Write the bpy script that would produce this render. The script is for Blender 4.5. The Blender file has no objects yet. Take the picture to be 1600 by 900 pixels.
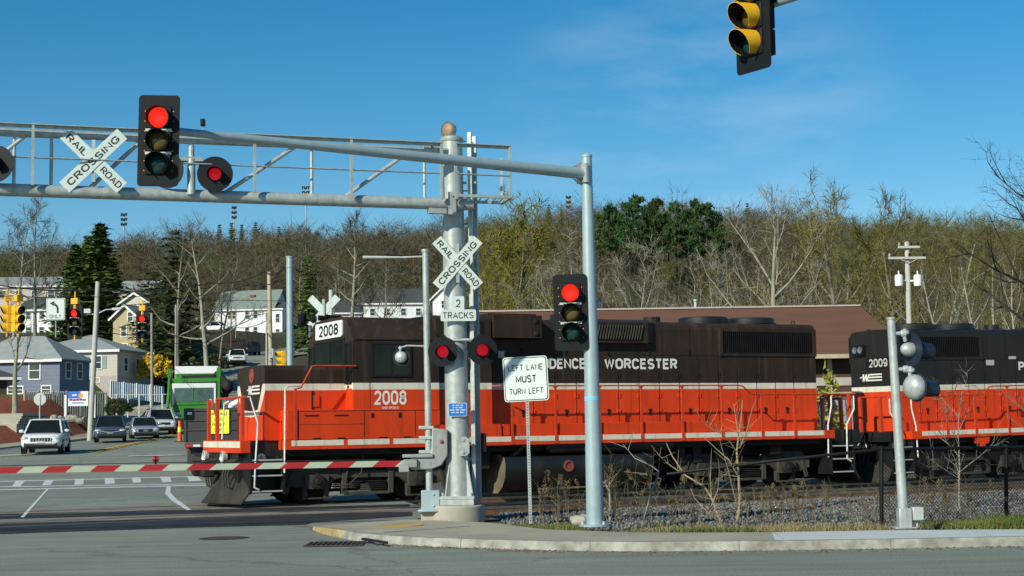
import bpy, bmesh, math, random
import numpy as np
from mathutils import Vector, Matrix, Euler
rnd = random.Random(7)
PI = math.pi
R = math.radians
scene = bpy.context.scene
COL = scene.collection

# ------------------------------------------------------------------ camera
FPX = 2400.0                       # focal length in pixels of a 1600 px wide picture
CAMZ = 1.69
PITCH = math.atan(216 / FPX)
ROLL = R(0.9)
cF = Vector((0, math.cos(PITCH), math.sin(PITCH)))
_r0 = Vector((1, 0, 0)); _u0 = Vector((0, -math.sin(PITCH), math.cos(PITCH)))
cR = _r0 * math.cos(ROLL) - _u0 * math.sin(ROLL)
cU = _u0 * math.cos(ROLL) + _r0 * math.sin(ROLL)
CAM = Vector((0, 0, CAMZ))
cam_d = bpy.data.cameras.new('camera'); cam = bpy.data.objects.new('camera', cam_d)
COL.objects.link(cam)
m3 = Matrix((cR, cU, -cF)).transposed()
cam.matrix_world = Matrix.Translation(CAM) @ m3.to_4x4()
cam_d.sensor_width = 36; cam_d.lens = 36 * FPX / 1600
cam_d.clip_start = 0.2; cam_d.clip_end = 6000
scene.camera = cam

# ------------------------------------------------------------------ light
SUN_EL, SUN_AZ = R(29.2), R(216.5)     # azimuth clockwise from +Y
to_sun = Vector((math.sin(SUN_AZ) * math.cos(SUN_EL), math.cos(SUN_AZ) * math.cos(SUN_EL), math.sin(SUN_EL)))
sun_d = bpy.data.lights.new('sun', 'SUN'); sun_d.energy = 4.6; sun_d.angle = R(0.5); sun_d.color = (1.0, 0.965, 0.77)
sun = bpy.data.objects.new('sun', sun_d); COL.objects.link(sun)
sun.rotation_euler = (-to_sun).to_track_quat('-Z', 'Y').to_euler()
world = bpy.data.worlds.new('World'); scene.world = world; world.use_nodes = True
wn = world.node_tree.nodes; wl = world.node_tree.links
bg = wn['Background']; bg.inputs['Strength'].default_value = 0.085
sky = wn.new('ShaderNodeTexSky'); sky.sky_type = 'NISHITA'; sky.sun_disc = False
sky.sun_elevation = SUN_EL; sky.sun_rotation = SUN_AZ; sky.altitude = 200; sky.air_density = 1.0; sky.dust_density = 0.15; sky.ozone_density = 3.0
hs = wn.new('ShaderNodeHueSaturation'); hs.inputs['Saturation'].default_value = 1.42; hs.inputs['Value'].default_value = 1.16; hs.inputs['Hue'].default_value = 0.492
wl.new(sky.outputs['Color'], hs.inputs['Color'])
# thin cirrus: stretched noise on the sky direction, only in the patch of sky where the wisps hang
tc = wn.new('ShaderNodeTexCoord')
mp = wn.new('ShaderNodeMapping'); mp.inputs['Rotation'].default_value = (0, R(-48), 0); mp.inputs['Scale'].default_value = (7, 5, 24)
nz = wn.new('ShaderNodeTexNoise'); nz.inputs['Scale'].default_value = 1.0; nz.inputs['Detail'].default_value = 6; nz.inputs['Roughness'].default_value = 0.55
wl.new(tc.outputs['Generated'], mp.inputs['Vector']); wl.new(mp.outputs['Vector'], nz.inputs['Vector'])
rp = wn.new('ShaderNodeValToRGB'); rp.color_ramp.elements[0].position = 0.42; rp.color_ramp.elements[1].position = 0.85
wl.new(nz.outputs['Fac'], rp.inputs['Fac'])
dp = wn.new('ShaderNodeVectorMath'); dp.operation = 'DOT_PRODUCT'
wd = (cF * FPX + cR * (1090 - 800) + cU * (450 - 235)).normalized(); dp.inputs[1].default_value = wd
wl.new(tc.outputs['Generated'], dp.inputs[0])
mr = wn.new('ShaderNodeMapRange'); mr.interpolation_type = 'SMOOTHSTEP'; mr.inputs['From Min'].default_value = 0.9885; mr.inputs['From Max'].default_value = 0.9995; mr.inputs['To Max'].default_value = 0.36
wl.new(dp.outputs['Value'], mr.inputs['Value'])
mu = wn.new('ShaderNodeMath'); mu.operation = 'MULTIPLY'
wl.new(rp.outputs['Color'], mu.inputs[0]); wl.new(mr.outputs['Result'], mu.inputs[1])
mx = wn.new('ShaderNodeMixRGB'); mx.inputs['Color2'].default_value = (7.5, 9.2, 10.5, 1)
wl.new(mu.outputs[0], mx.inputs['Fac']); wl.new(hs.outputs['Color'], mx.inputs['Color1']); wl.new(mx.outputs['Color'], bg.inputs['Color'])
vs = scene.view_settings
vs.view_transform = 'Standard'; vs.look = 'None'; vs.gamma = 1; vs.use_curve_mapping = False; vs.exposure = 0.08
try:
    scene.cycles.max_bounces = 6; scene.cycles.transparent_max_bounces = 12
except Exception:
    pass

# ------------------------------------------------------------------ picture -> place
def ray(x, y): return cF * FPX + cR * (x - 800) + cU * (450 - y)
def at(x, y, Y):
    d = ray(x, y); return CAM + d * (Y / d.y)
def gnd(x, y, z=0.0):
    d = ray(x, y); return CAM + d * ((z - CAMZ) / d.z)
TA = at(385, 700, 33.5); TA.z = 0
_tb = at(1325, 680, 40.9); _tb.z = 0
TT = (_tb - TA).normalized(); TN = Vector((-TT.y, TT.x, 0))
def tk(u, v, z=0.0): return TA + TT * u + TN * v + Vector((0, 0, z))
YAW = math.atan2(TT.y, TT.x)
def lp(x, y, v):                   # pixel -> (u, z) on the track-parallel plane v
    d = ray(x, y); o = TA + TN * v
    k = (o.x * TN.x + o.y * TN.y) / (d.x * TN.x + d.y * TN.y)
    p = CAM + d * k
    return (p - TA).dot(TT), p.z

# ------------------------------------------------------------------ materials
MATS = {}
def mat(name, col, rough=0.6, metal=0.0, var=0.15, scale=3.0, bump=0.0, stretch=None, dirt=None, spec=0.5, emit=None, coat=0.0, obj_var=0.0, detail=5):
    if name in MATS: return MATS[name]
    m = bpy.data.materials.new(name); m.use_nodes = True
    nt = m.node_tree; n = nt.nodes; l = nt.links; b = n['Principled BSDF']
    b.inputs['Roughness'].default_value = rough; b.inputs['Metallic'].default_value = metal
    b.inputs['Specular IOR Level'].default_value = spec
    if coat: b.inputs['Coat Weight'].default_value = coat; b.inputs['Coat Roughness'].default_value = 0.08
    t = n.new('ShaderNodeTexCoord'); mpn = n.new('ShaderNodeMapping')
    if stretch: mpn.inputs['Scale'].default_value = stretch
    l.new(t.outputs['Object'], mpn.inputs['Vector'])
    no = n.new('ShaderNodeTexNoise'); no.inputs['Scale'].default_value = scale; no.inputs['Detail'].default_value = detail
    l.new(mpn.outputs['Vector'], no.inputs['Vector'])
    cr = n.new('ShaderNodeValToRGB')
    lo = [max(0, c * (1 - var)) for c in col]; hi = [min(1, c * (1 + var)) for c in col]
    cr.color_ramp.elements[0].position = 0.3; cr.color_ramp.elements[1].position = 0.7
    cr.color_ramp.elements[0].color = (*lo, 1); cr.color_ramp.elements[1].color = (*hi, 1)
    l.new(no.outputs['Fac'], cr.inputs['Fac'])
    out = cr.outputs['Color']
    if dirt:                       # (colour, amount, scale, stretch)
        mp2 = n.new('ShaderNodeMapping'); mp2.inputs['Scale'].default_value = dirt[3]
        l.new(t.outputs['Object'], mp2.inputs['Vector'])
        n2 = n.new('ShaderNodeTexNoise'); n2.inputs['Scale'].default_value = dirt[2]; n2.inputs['Detail'].default_value = 6; n2.inputs['Roughness'].default_value = 0.65
        l.new(mp2.outputs['Vector'], n2.inputs['Vector'])
        r2 = n.new('ShaderNodeValToRGB'); r2.color_ramp.elements[0].position = 0.52; r2.color_ramp.elements[1].position = 0.75
        r2.color_ramp.elements[1].color = (dirt[1],) * 3 + (1,)
        l.new(n2.outputs['Fac'], r2.inputs['Fac'])
        mi = n.new('ShaderNodeMixRGB'); mi.inputs['Color2'].default_value = (*dirt[0], 1)
        l.new(r2.outputs['Color'], mi.inputs['Fac']); l.new(out, mi.inputs['Color1']); out = mi.outputs['Color']
    if obj_var:
        oi = n.new('ShaderNodeObjectInfo'); h = n.new('ShaderNodeHueSaturation')
        ma = n.new('ShaderNodeMapRange'); ma.inputs['To Min'].default_value = 1 - obj_var; ma.inputs['To Max'].default_value = 1 + obj_var
        l.new(oi.outputs['Random'], ma.inputs['Value']); l.new(ma.outputs['Result'], h.inputs['Value'])
        mb_ = n.new('ShaderNodeMath'); mb_.operation = 'MULTIPLY'; mb_.inputs[1].default_value = 7.31
        fr = n.new('ShaderNodeMath'); fr.operation = 'FRACT'; l.new(oi.outputs['Random'], mb_.inputs[0]); l.new(mb_.outputs[0], fr.inputs[0])
        mh = n.new('ShaderNodeMapRange'); mh.inputs['To Min'].default_value = 0.5 - obj_var * 0.05; mh.inputs['To Max'].default_value = 0.5 + obj_var * 0.10
        l.new(fr.outputs[0], mh.inputs['Value']); l.new(mh.outputs['Result'], h.inputs['Hue'])
        l.new(out, h.inputs['Color']); out = h.outputs['Color']
    l.new(out, b.inputs['Base Color'])
    if bump:
        bp = n.new('ShaderNodeBump'); bp.inputs['Strength'].default_value = bump; bp.inputs['Distance'].default_value = 0.03
        l.new(no.outputs['Fac'], bp.inputs['Height']); l.new(bp.outputs['Normal'], b.inputs['Normal'])
    if emit:
        b.inputs['Emission Color'].default_value = (*emit[0], 1); b.inputs['Emission Strength'].default_value = emit[1]
    MATS[name] = m
    return m
M_ = MATS
def asphalt(name):
    m = bpy.data.materials.new(name); m.use_nodes = True; n = m.node_tree.nodes; l = m.node_tree.links; b = n['Principled BSDF']
    b.inputs['Roughness'].default_value = .93; b.inputs['Specular IOR Level'].default_value = .25
    t = n.new('ShaderNodeTexCoord')
    def noise(sc, det, st=(1, 1, 1), rough=.6):
        mp = n.new('ShaderNodeMapping'); mp.inputs['Scale'].default_value = st; l.new(t.outputs['Object'], mp.inputs['Vector'])
        q = n.new('ShaderNodeTexNoise'); q.inputs['Scale'].default_value = sc; q.inputs['Detail'].default_value = det; q.inputs['Roughness'].default_value = rough; l.new(mp.outputs['Vector'], q.inputs['Vector']); return q
    def ramp(src, p0, p1, c0, c1):
        r = n.new('ShaderNodeValToRGB'); r.color_ramp.elements[0].position = p0; r.color_ramp.elements[1].position = p1; r.color_ramp.elements[0].color = (*c0, 1); r.color_ramp.elements[1].color = (*c1, 1); l.new(src, r.inputs['Fac']); return r.outputs['Color']
    def mul(a, c, f=1.0):
        x = n.new('ShaderNodeMixRGB'); x.blend_type = 'MULTIPLY'; x.inputs['Fac'].default_value = f; l.new(a, x.inputs['Color1']); l.new(c, x.inputs['Color2']); return x.outputs['Color']
    base = ramp(noise(.16, 6, (1, .6, 1)).outputs['Fac'], .35, .68, (.225, .240, .200), (.300, .312, .268))
    agg = ramp(noise(38, 3, rough=.9).outputs['Fac'], .36, .66, (.55, .55, .55), (1.42, 1.42, 1.42))
    streak = ramp(noise(.9, 7, (.25, 2.2, 1)).outputs['Fac'], .36, .66, (.80, .80, .80), (1.08, 1.08, 1.08))
    vo = n.new('ShaderNodeTexVoronoi'); vo.feature = 'DISTANCE_TO_EDGE'; vo.inputs['Scale'].default_value = .16
    wp = noise(1.3, 5); va = n.new('ShaderNodeVectorMath'); va.operation = 'MULTIPLY_ADD'; va.inputs[1].default_value = (1.6, 1.6, 0); l.new(wp.outputs['Color'], va.inputs[0]); l.new(t.outputs['Object'], va.inputs[2]); l.new(va.outputs['Vector'], vo.inputs['Vector'])
    crack = ramp(vo.outputs['Distance'], .002, .007, (.66, .66, .66), (1, 1, 1))
    patch = n.new('ShaderNodeTexVoronoi'); patch.inputs['Scale'].default_value = .11; patch.distance = 'CHEBYCHEV'; l.new(t.outputs['Object'], patch.inputs['Vector'])
    pv = ramp(patch.outputs['Color'], .0, 1.0, (.86, .87, .87), (1.05, 1.05, 1.04))
    l.new(mul(mul(mul(mul(base, agg), streak), crack), pv), b.inputs['Base Color'])
    bp = n.new('ShaderNodeBump'); bp.inputs['Strength'].default_value = .25; bp.inputs['Distance'].default_value = .01; l.new(noise(60, 2).outputs['Fac'], bp.inputs['Height']); l.new(bp.outputs['Normal'], b.inputs['Normal'])
    MATS[name] = m; return m
mat('galv', (0.43, 0.47, 0.46), 0.42, 0.3, 0.16, 9, dirt=((0.25, 0.25, 0.22), 0.7, 2.2, (3, 3, 0.5)), bump=.03)
mat('galv_blue', (0.34, 0.44, 0.48), 0.45, 0.2, 0.08, 5, dirt=((0.25, 0.30, 0.31), 0.5, 3.0, (4, 4, 0.5)))
mat('alum', (0.52, 0.54, 0.54), 0.4, 0.3, 0.08, 6)
mat('white_sign', (0.53, 0.61, 0.59), 0.5, 0, 0.03, 4)
mat('lane_sign_white', (0.66, 0.74, 0.72), 0.5, 0, 0.03, 4)
mat('black_ink', (0.012, 0.012, 0.014), 0.6, 0, 0.1)
mat('black_metal', (0.009, 0.010, 0.011), 0.5, 0.0, 0.2, 5, spec=.22)
mat('hood_sky_tint', (0.014, 0.022, 0.040), 0.4, 0.0, 0.1, 5)  # black hood with the blue of reflected sky put into its colour
mat('sig_black', (0.008, 0.010, 0.013), 0.55, 0.0, 0.15, 6, spec=0.2)
mat('sig_yellow', (0.80, 0.42, 0.015), 0.45, 0, 0.06, 5)
mat('red_on', (0.6, 0.01, 0.005), 0.4, var=0.25, scale=14, emit=((1.0, 0.030, 0.014), 0.85))
mat('red_led', (0.35, 0.004, 0.01), 0.4, var=0.9, scale=60, emit=((0.8, 0.004, 0.02), 0.45))
mat('amber_off', (0.10, 0.075, 0.02), 0.15, var=0.2)
mat('green_off', (0.012, 0.05, 0.042), 0.15, var=0.2)
mat('green_dim', (0.0, 0.25, 0.08), 0.2, var=0.2)
mat('blue_sign', (0.015, 0.16, 0.62), 0.5, var=0.03)
mat('gate_red', (0.35, 0.010, 0.015), 0.45, var=0.08)
mat('gate_white', (0.38, 0.43, 0.35), 0.5, var=0.06)
mat('concrete', (0.40, 0.37, 0.31), 0.9, 0, 0.16, 2.5, bump=0.25, dirt=((0.20, 0.18, 0.14), 0.55, 1.2, (1, 1, 1)))
mat('sidewalk', (0.35, 0.315, 0.235), 0.95, 0, 0.14, 0.9, bump=0.15, dirt=((0.25, 0.23, 0.18), 0.6, 0.7, (1, 1, 1)))
mat('sidewalk_new', (0.50, 0.53, 0.53), 0.95, 0, 0.06, 1.5, bump=0.1)
mat('granite', (0.31, 0.305, 0.27), 0.9, 0, 0.35, 5.5, bump=0.5, dirt=((0.13, 0.105, 0.07), 0.9, 1.3, (1, 1, 1)))
asphalt('asphalt')
mat('asphalt_dark', (0.05, 0.052, 0.053), 0.9, 0, 0.35, 1.2, bump=0.15, spec=0.3, detail=8)
mat('crossing_tan', (0.22, 0.19, 0.15), 0.95, 0, 0.3, 1.6, bump=0.1, spec=0.3, detail=8)
mat('road_white', (0.62, 0.64, 0.63), 0.8, 0, 0.12, 3, dirt=((0.2, 0.2, 0.2), 0.8, 2.5, (1, 1, 1)))
mat('road_yellow', (0.60, 0.36, 0.03), 0.8, 0, 0.12, 3, dirt=((0.2, 0.18, 0.12), 0.8, 2.5, (1, 1, 1)))
mat('iron', (0.06, 0.045, 0.04), 0.7, 0.3, 0.3, 12, bump=0.2)
mat('seal_shadow_black', (0.024, 0.026, 0.028), .85, 0, .4, 1.6, bump=.15, spec=.3, detail=8)
mat('rail', (0.17, 0.088, 0.047), 0.75, 0.2, 0.3, 6)
mat('rail_top', (0.30, 0.27, 0.24), 0.3, 0.8, 0.2, 6)
mat('tie', (0.055, 0.042, 0.032), 0.95, 0, 0.35, 5, bump=0.3)
mat('soil', (0.105, 0.085, 0.062), 1.0, 0, 0.35, 1.3, bump=0.3, dirt=((0.17, 0.15, 0.13), 0.8, 3.0, (1, 1, 1)), detail=9)
mat('rubber', (0.014, 0.014, 0.014), 0.8, 0, 0.2)
mat('glass_dark', (0.010, 0.015, 0.018), 0.05, 0, 0.1, spec=0.10)
mat('chrome', (0.6, 0.6, 0.62), 0.2, 0.9, 0.05)
mat('wire', (0.012, 0.012, 0.012), 0.7, 0, 0.1)
mat('wood_pole', (0.30, 0.27, 0.23), 0.9, 0, 0.22, 3, stretch=(6, 6, 0.5))
mat('wood_pole_brown', (0.17, 0.10, 0.06), 0.9, 0, 0.25, 3, stretch=(6, 6, 0.5))
mat('wood_pale', (0.50, 0.41, 0.27), 0.9, 0, 0.15, 3, stretch=(6, 6, 0.5))

# ------------------------------------------------------------------ mesh builder
class MB:
    def __init__(s): s.v = []; s.f = []; s.m = []
    def add(s, vs, fs, m=0):
        o = len(s.v); s.v += [tuple(p) for p in vs]
        for f in fs: s.f.append([i + o for i in f]); s.m.append(m)
        return s
    def box(s, x0, x1, y0, y1, z0, z1, m=0):
        vs = [(x0, y0, z0), (x1, y0, z0), (x1, y1, z0), (x0, y1, z0), (x0, y0, z1), (x1, y0, z1), (x1, y1, z1), (x0, y1, z1)]
        return s.add(vs, [(0, 3, 2, 1), (4, 5, 6, 7), (0, 1, 5, 4), (1, 2, 6, 5), (2, 3, 7, 6), (3, 0, 4, 7)], m)
    def obox(s, c, ax, ay, az, hx, hy, hz, m=0):     # oriented box, half sizes
        c = Vector(c); ax, ay, az = Vector(ax).normalized() * hx, Vector(ay).normalized() * hy, Vector(az).normalized() * hz
        vs = [c + ax * i + ay * j + az * k for k in (-1, 1) for (i, j) in ((-1, -1), (1, -1), (1, 1), (-1, 1))]
        return s.add(vs, [(0, 3, 2, 1), (4, 5, 6, 7), (0, 1, 5, 4), (1, 2, 6, 5), (2, 3, 7, 6), (3, 0, 4, 7)], m)
    def beam(s, p0, p1, w, h, m=0, up=(0, 0, 1)):
        p0, p1 = Vector(p0), Vector(p1); d = p1 - p0
        a = d.cross(Vector(up))
        if a.length < 1e-5: a = d.cross(Vector((1, 0, 0)))
        return s.obox((p0 + p1) / 2, d, a, a.cross(d), d.length / 2, w / 2, h / 2, m)
    def tube(s, pts, r, n=8, m=0, caps=True):
        pts = [Vector(p) for p in pts]; k = len(pts)
        rs = r if isinstance(r, (list, tuple)) else [r] * k
        vs = []; fs = []; prev = None
        for i, p in enumerate(pts):
            if i == 0: d = pts[1] - p
            elif i == k - 1: d = p - pts[i - 1]
            else: d = (pts[i + 1] - p).normalized() + (p - pts[i - 1]).normalized()
            d = d.normalized()
            if prev is None:
                a = d.cross(Vector((0, 0, 1)))
                if a.length < 1e-3: a = d.cross(Vector((1, 0, 0)))
            else: a = prev - d * prev.dot(d)
            a = a.normalized(); prev = a; b = d.cross(a)
            for j in range(n):
                t = 2 * PI * j / n
                vs.append(p + (a * math.cos(t) + b * math.sin(t)) * rs[i])
        for i in range(k - 1):
            for j in range(n):
                j2 = (j + 1) % n
                fs.append((i * n + j, i * n + j2, (i + 1) * n + j2, (i + 1) * n + j))
        if caps: fs.append(tuple(range(n - 1, -1, -1))); fs.append(tuple((k - 1) * n + j for j in range(n)))
        return s.add(vs, fs, m)
    def lathe(s, prof, c=(0, 0, 0), axis=(0, 0, 1), n=20, m=0, a0=0.0, a1=2 * PI, ref=None):
        c = Vector(c); ax = Vector(axis).normalized()
        a = Vector(ref) if ref else ax.cross(Vector((0, 0, 1)))
        if a.length < 1e-3: a = ax.cross(Vector((0, 1, 0)))
        a.normalize(); b = ax.cross(a); full = abs(a1 - a0) > 2 * PI - 1e-4
        vs = []; fs = []; cols = n if full else n + 1
        for (r, z) in prof:
            for j in range(cols):
                t = a0 + (a1 - a0) * j / n
                vs.append(c + ax * z + (a * math.cos(t) + b * math.sin(t)) * r)
        for i in range(len(prof) - 1):
            for j in range(n):
                j2 = (j + 1) % cols if full else j + 1
                fs.append((i * cols + j, i * cols + j2, (i + 1) * cols + j2, (i + 1) * cols + j))
        return s.add(vs, fs, m)
    def disc(s, c, axis, r, n=20, m=0):
        return s.lathe([(r, 0), (0.0001, 0)], c, axis, n, m)
    def prism(s, poly, o, ex, ey, t, m=0):           # polygon in (ex, ey) at o, thickness t along ex x ey
        o, ex, ey = Vector(o), Vector(ex), Vector(ey); ez = ex.cross(ey).normalized() * t
        k = len(poly)
        vs = [o + ex * p[0] + ey * p[1] for p in poly] + [o + ex * p[0] + ey * p[1] + ez for p in poly]
        fs = [tuple(range(k - 1, -1, -1)), tuple(range(k, 2 * k))] + [(i, (i + 1) % k, k + (i + 1) % k, k + i) for i in range(k)]
        return s.add(vs, fs, m)
    def ball(s, c, rx, ry, rz, n=12, k=8, m=0):
        vs = []; fs = []
        for i in range(k + 1):
            a = -PI / 2 + PI * i / k
            for j in range(n):
                t = 2 * PI * j / n
                vs.append((c[0] + rx * math.cos(a) * math.cos(t), c[1] + ry * math.cos(a) * math.sin(t), c[2] + rz * math.sin(a)))
        for i in range(k):
            for j in range(n):
                fs.append((i * n + j, i * n + (j + 1) % n, (i + 1) * n + (j + 1) % n, (i + 1) * n + j))
        return s.add(vs, fs, m)
    def text(s, txt, c, ex, ey, h, w=None, m=0, bold=0.0, off=0.003):
        vs, fs = glyphs(txt, bold)
        xs = [p[0] for p in vs]; ys = [p[1] for p in vs]
        sy = h / (max(ys) - min(ys)); sx = sy if w is None else w / (max(xs) - min(xs))
        cx, cy = (max(xs) + min(xs)) / 2, (max(ys) + min(ys)) / 2
        c, ex, ey = Vector(c), Vector(ex).normalized(), Vector(ey).normalized(); ez = ex.cross(ey)
        return s.add([c + ex * ((p[0] - cx) * sx) + ey * ((p[1] - cy) * sy) + ez * off for p in vs], fs, m)
    def xf(s, M):
        s.v = [tuple(M @ Vector(p)) for p in s.v]; return s
    def build(s, name, mats, parent=None, label=None, world=False, smooth=35, bevel=0.0, kind=None):
        me = bpy.data.meshes.new(name)
        v = s.v
        if world and parent is not None:
            inv = parent.matrix_basis.inverted(); v = [tuple(inv @ Vector(p)) for p in v]
        me.from_pydata(v, [], s.f)
        if not isinstance(mats, (list, tuple)): mats = [mats]
        for x in mats: me.materials.append(M_[x] if isinstance(x, str) else x)
        if len(mats) > 1: me.polygons.foreach_set('material_index', s.m)
        if smooth:
            me.polygons.foreach_set('use_smooth', [True] * len(me.polygons)); me.set_sharp_from_angle(angle=R(smooth))
        me.update()
        o = bpy.data.objects.new(name, me); COL.objects.link(o)
        if parent is not None: o.parent = parent
        if label: o['label'] = label
        if kind: o['kind'] = kind
        if bevel:
            b = o.modifiers.new('bevel', 'BEVEL'); b.width = bevel; b.segments = 2; b.limit_method = 'ANGLE'; b.angle_limit = R(40)
        return o
_gl = {}
def _E(cx, cy, rx, ry, a0, a1, n=9):
    return [(cx + rx * math.cos(R(a0 + (a1 - a0) * i / n)), cy + ry * math.sin(R(a0 + (a1 - a0) * i / n))) for i in range(n + 1)]
_O = _E(.5, .7, .5, .3, 0, 180) + _E(.5, .3, .5, .3, 180, 360); _O = _O + [_O[0]]
_S = _E(.5, .75, .48, .25, 25, 270, 12) + _E(.5, .25, .5, .25, 90, -155, 12)
GLY = {                                  # letter: (width, strokes on a unit box)
 'A': (.66, [[(0, 0), (.5, 1), (1, 0)], [(.17, .32), (.83, .32)]]),
 'C': (.62, [_E(.5, .7, .5, .3, 15, 180) + _E(.5, .3, .5, .3, 180, 345)]),
 'D': (.62, [[(0, 0), (0, 1), (.4, 1)] + _E(.4, .6, .6, .4, 90, 0) + _E(.4, .4, .6, .4, 0, -90) + [(0, 0)]]),
 'E': (.54, [[(1, 1), (0, 1), (0, 0), (1, 0)], [(0, .52), (.88, .52)]]),
 'F': (.52, [[(1, 1), (0, 1), (0, 0)], [(0, .5), (.85, .5)]]),
 'G': (.64, [_E(.5, .7, .5, .3, 15, 180) + _E(.5, .3, .5, .3, 180, 360) + [(1, .45), (.55, .45)]]),
 'H': (.62, [[(0, 0), (0, 1)], [(1, 0), (1, 1)], [(0, .5), (1, .5)]]),
 'I': (.0, [[(0, 0), (0, 1)]]),
 'K': (.62, [[(0, 0), (0, 1)], [(1, 1), (0, .35)], [(.35, .57), (1, 0)]]),
 'L': (.5, [[(0, 1), (0, 0), (1, 0)]]),
 'M': (.78, [[(0, 0), (0, 1), (.5, .15), (1, 1), (1, 0)]]),
 'N': (.64, [[(0, 0), (0, 1), (1, 0), (1, 1)]]),
 'O': (.66, [_O]), '0': (.56, [_O]),
 'P': (.58, [[(0, 0), (0, 1), (.55, 1)] + _E(.55, .74, .45, .26, 90, -90) + [(0, .48)]]),
 'Q': (.66, [_O, [(.6, .25), (1, 0)]]),
 'R': (.6, [[(0, 0), (0, 1), (.55, 1)] + _E(.55, .75, .45, .25, 90, -90) + [(0, .5)], [(.5, .5), (1, 0)]]),
 'S': (.58, [_S]),
 'T': (.58, [[(0, 1), (1, 1)], [(.5, 1), (.5, 0)]]),
 'U': (.62, [[(0, 1), (0, .3)] + _E(.5, .3, .5, .3, 180, 360) + [(1, 1)]]),
 'V': (.64, [[(0, 1), (.5, 0), (1, 1)]]),
 'W': (.92, [[(0, 1), (.25, 0), (.5, .95), (.75, 0), (1, 1)]]),
 'Y': (.62, [[(0, 1), (.5, .45), (1, 1)], [(.5, .45), (.5, 0)]]),
 '2': (.54, [_E(.5, .7, .48, .3, 170, 0) + [(.9, .5), (0, 0), (1, 0)]]),
 '3': (.54, [_E(.45, .75, .48, .25, 150, -90), _E(.45, .26, .52, .26, 90, -155)]),
 '8': (.56, [_E(.5, .76, .44, .24, -90, 270, 16), _E(.5, .26, .5, .26, 90, 450, 16)]),
 '9': (.56, [_E(.5, .68, .5, .32, 0, 360, 16), [(1, .68), (1, .35)] + _E(.5, .3, .5, .3, 0, -150)]),
 'P2': (.0, []), '-': (.3, [[(0, .45), (1, .45)]]), ' ': (.3, []),
}
def _stroke(P, t):
    n = len(P); cl = n > 3 and abs(P[0][0] - P[-1][0]) + abs(P[0][1] - P[-1][1]) < 1e-6
    if cl: P = P[:-1]; n -= 1
    P = [Vector((p[0], p[1])) for p in P]; V = []
    for i in range(n):
        d0 = (P[i] - P[i - 1]) if (i > 0 or cl) else None; d1 = (P[(i + 1) % n] - P[i]) if (i < n - 1 or cl) else None
        if d0 is None: d0 = d1
        if d1 is None: d1 = d0
        d0 = d0.normalized(); d1 = d1.normalized(); n0 = Vector((-d0.y, d0.x)); n1 = Vector((-d1.y, d1.x)); m = n0 + n1
        m = n1 if m.length < 1e-4 else m.normalized(); k = min(1.9, 1 / max(.3, m.dot(n1)))
        V += [P[i] + m * k * t / 2, P[i] - m * k * t / 2]
    F = []
    for i in range(n if cl else n - 1):
        j = (i + 1) % n; F.append((2 * i + 1, 2 * j + 1, 2 * j, 2 * i))
    return V, F
def glyphs(txt, bold):
    k = (txt, bold)
    if k in _gl: return _gl[k]
    t = .14 + bold * 4.2; x = 0; V = []; F = []
    for ch in txt:
        w, st = GLY.get(ch, GLY['E'])
        for q in st:
            pts = [(x + t / 2 + p[0] * w, t / 2 + p[1] * (1 - t)) for p in q]
            dd = [pts[0]]
            for p in pts[1:]:
                if abs(p[0] - dd[-1][0]) + abs(p[1] - dd[-1][1]) > 1e-5: dd.append(p)
            v, f = _stroke(dd, t); o = len(V); V += [(a.x, min(1.0, max(0.0, a.y))) for a in v]; F += [tuple(i + o for i in g) for g in f]
        x += w + t + max(.09, .2 - t * .5)
    _gl[k] = (V, F); return _gl[k]
def tag(o, label, cat, group=None, kind=None):
    o['label'] = label; o['category'] = cat
    if group: o['group'] = group
    if kind: o['kind'] = kind
    return o
def thing(name, label, cat, loc=(0, 0, 0), rz=0.0, group=None, M=None):
    o = bpy.data.objects.new(name, None); COL.objects.link(o); o.empty_display_size = 0.3
    if M is not None: o.matrix_basis = M
    else: o.matrix_basis = Matrix.Translation(Vector(loc)) @ Matrix.Rotation(rz, 4, 'Z')
    return tag(o, label, cat, group)
def frame_yaw(p, rz): return Matrix.Translation(Vector(p)) @ Matrix.Rotation(rz, 4, 'Z')
def dup(o, M, label=None, group=None):
    c = o.copy(); COL.objects.link(c); c.matrix_basis = M
    if label: c['label'] = label
    if group: c['group'] = group
    for ch in o.children:
        d = ch.copy(); COL.objects.link(d); d.parent = c
        for g in ch.children:
            e = g.copy(); COL.objects.link(e); e.parent = d
    return c
# ------------------------------------------------------------------ the lie of the land
_PY = [0, 58, 77, 100, 125, 150, 170, 190, 220, 260, 330, 400, 450, 520, 900]
_PZ = [0, 0, .72, 1.25, 2.0, 5.2, 8.6, 11.0, 14.2, 19.5, 31, 42, 47, 50, 60]
def P_(y): return float(np.interp(y, _PY, _PZ))
_RY = [50, 77, 100, 125, 150, 170, 190, 215, 235]
_RL = [-31, -27.5, -27.5, -31, -34.5, -36, -36, -31, -22]
_RR = [-7.3, -12, -16, -19.5, -24, -26, -27, -21, -8]
def smooth(a, b, t):
    t = max(0., min(1., (t - a) / (b - a))); return t * t * (3 - 2 * t)
def hsoft(x, y):
    """hill height with its gentle humps"""
    z = P_(y)
    if y > 180:
        k = min(1, (y - 180) / 80)
        z += (4.6 - 1.2 * smooth(30, -10, x)) * smooth(300, 420, y)
        z += k * (2.2 * math.sin(x * .021 + 1.1) + 1.5 * math.sin(x * .053 + y * .03) + 1.0 * math.sin(y * .06 + x * .02))
        z += k * 2.0 * math.exp(-((x - 25) / 45) ** 2) * min(1, max(0, (y - 300) / 120))
    return z
def on_road(x, y):
    if y < 48 or y > 240: return False
    return np.interp(y, _RY, _RL) - .6 < x < np.interp(y, _RY, _RR) + .6
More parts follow.
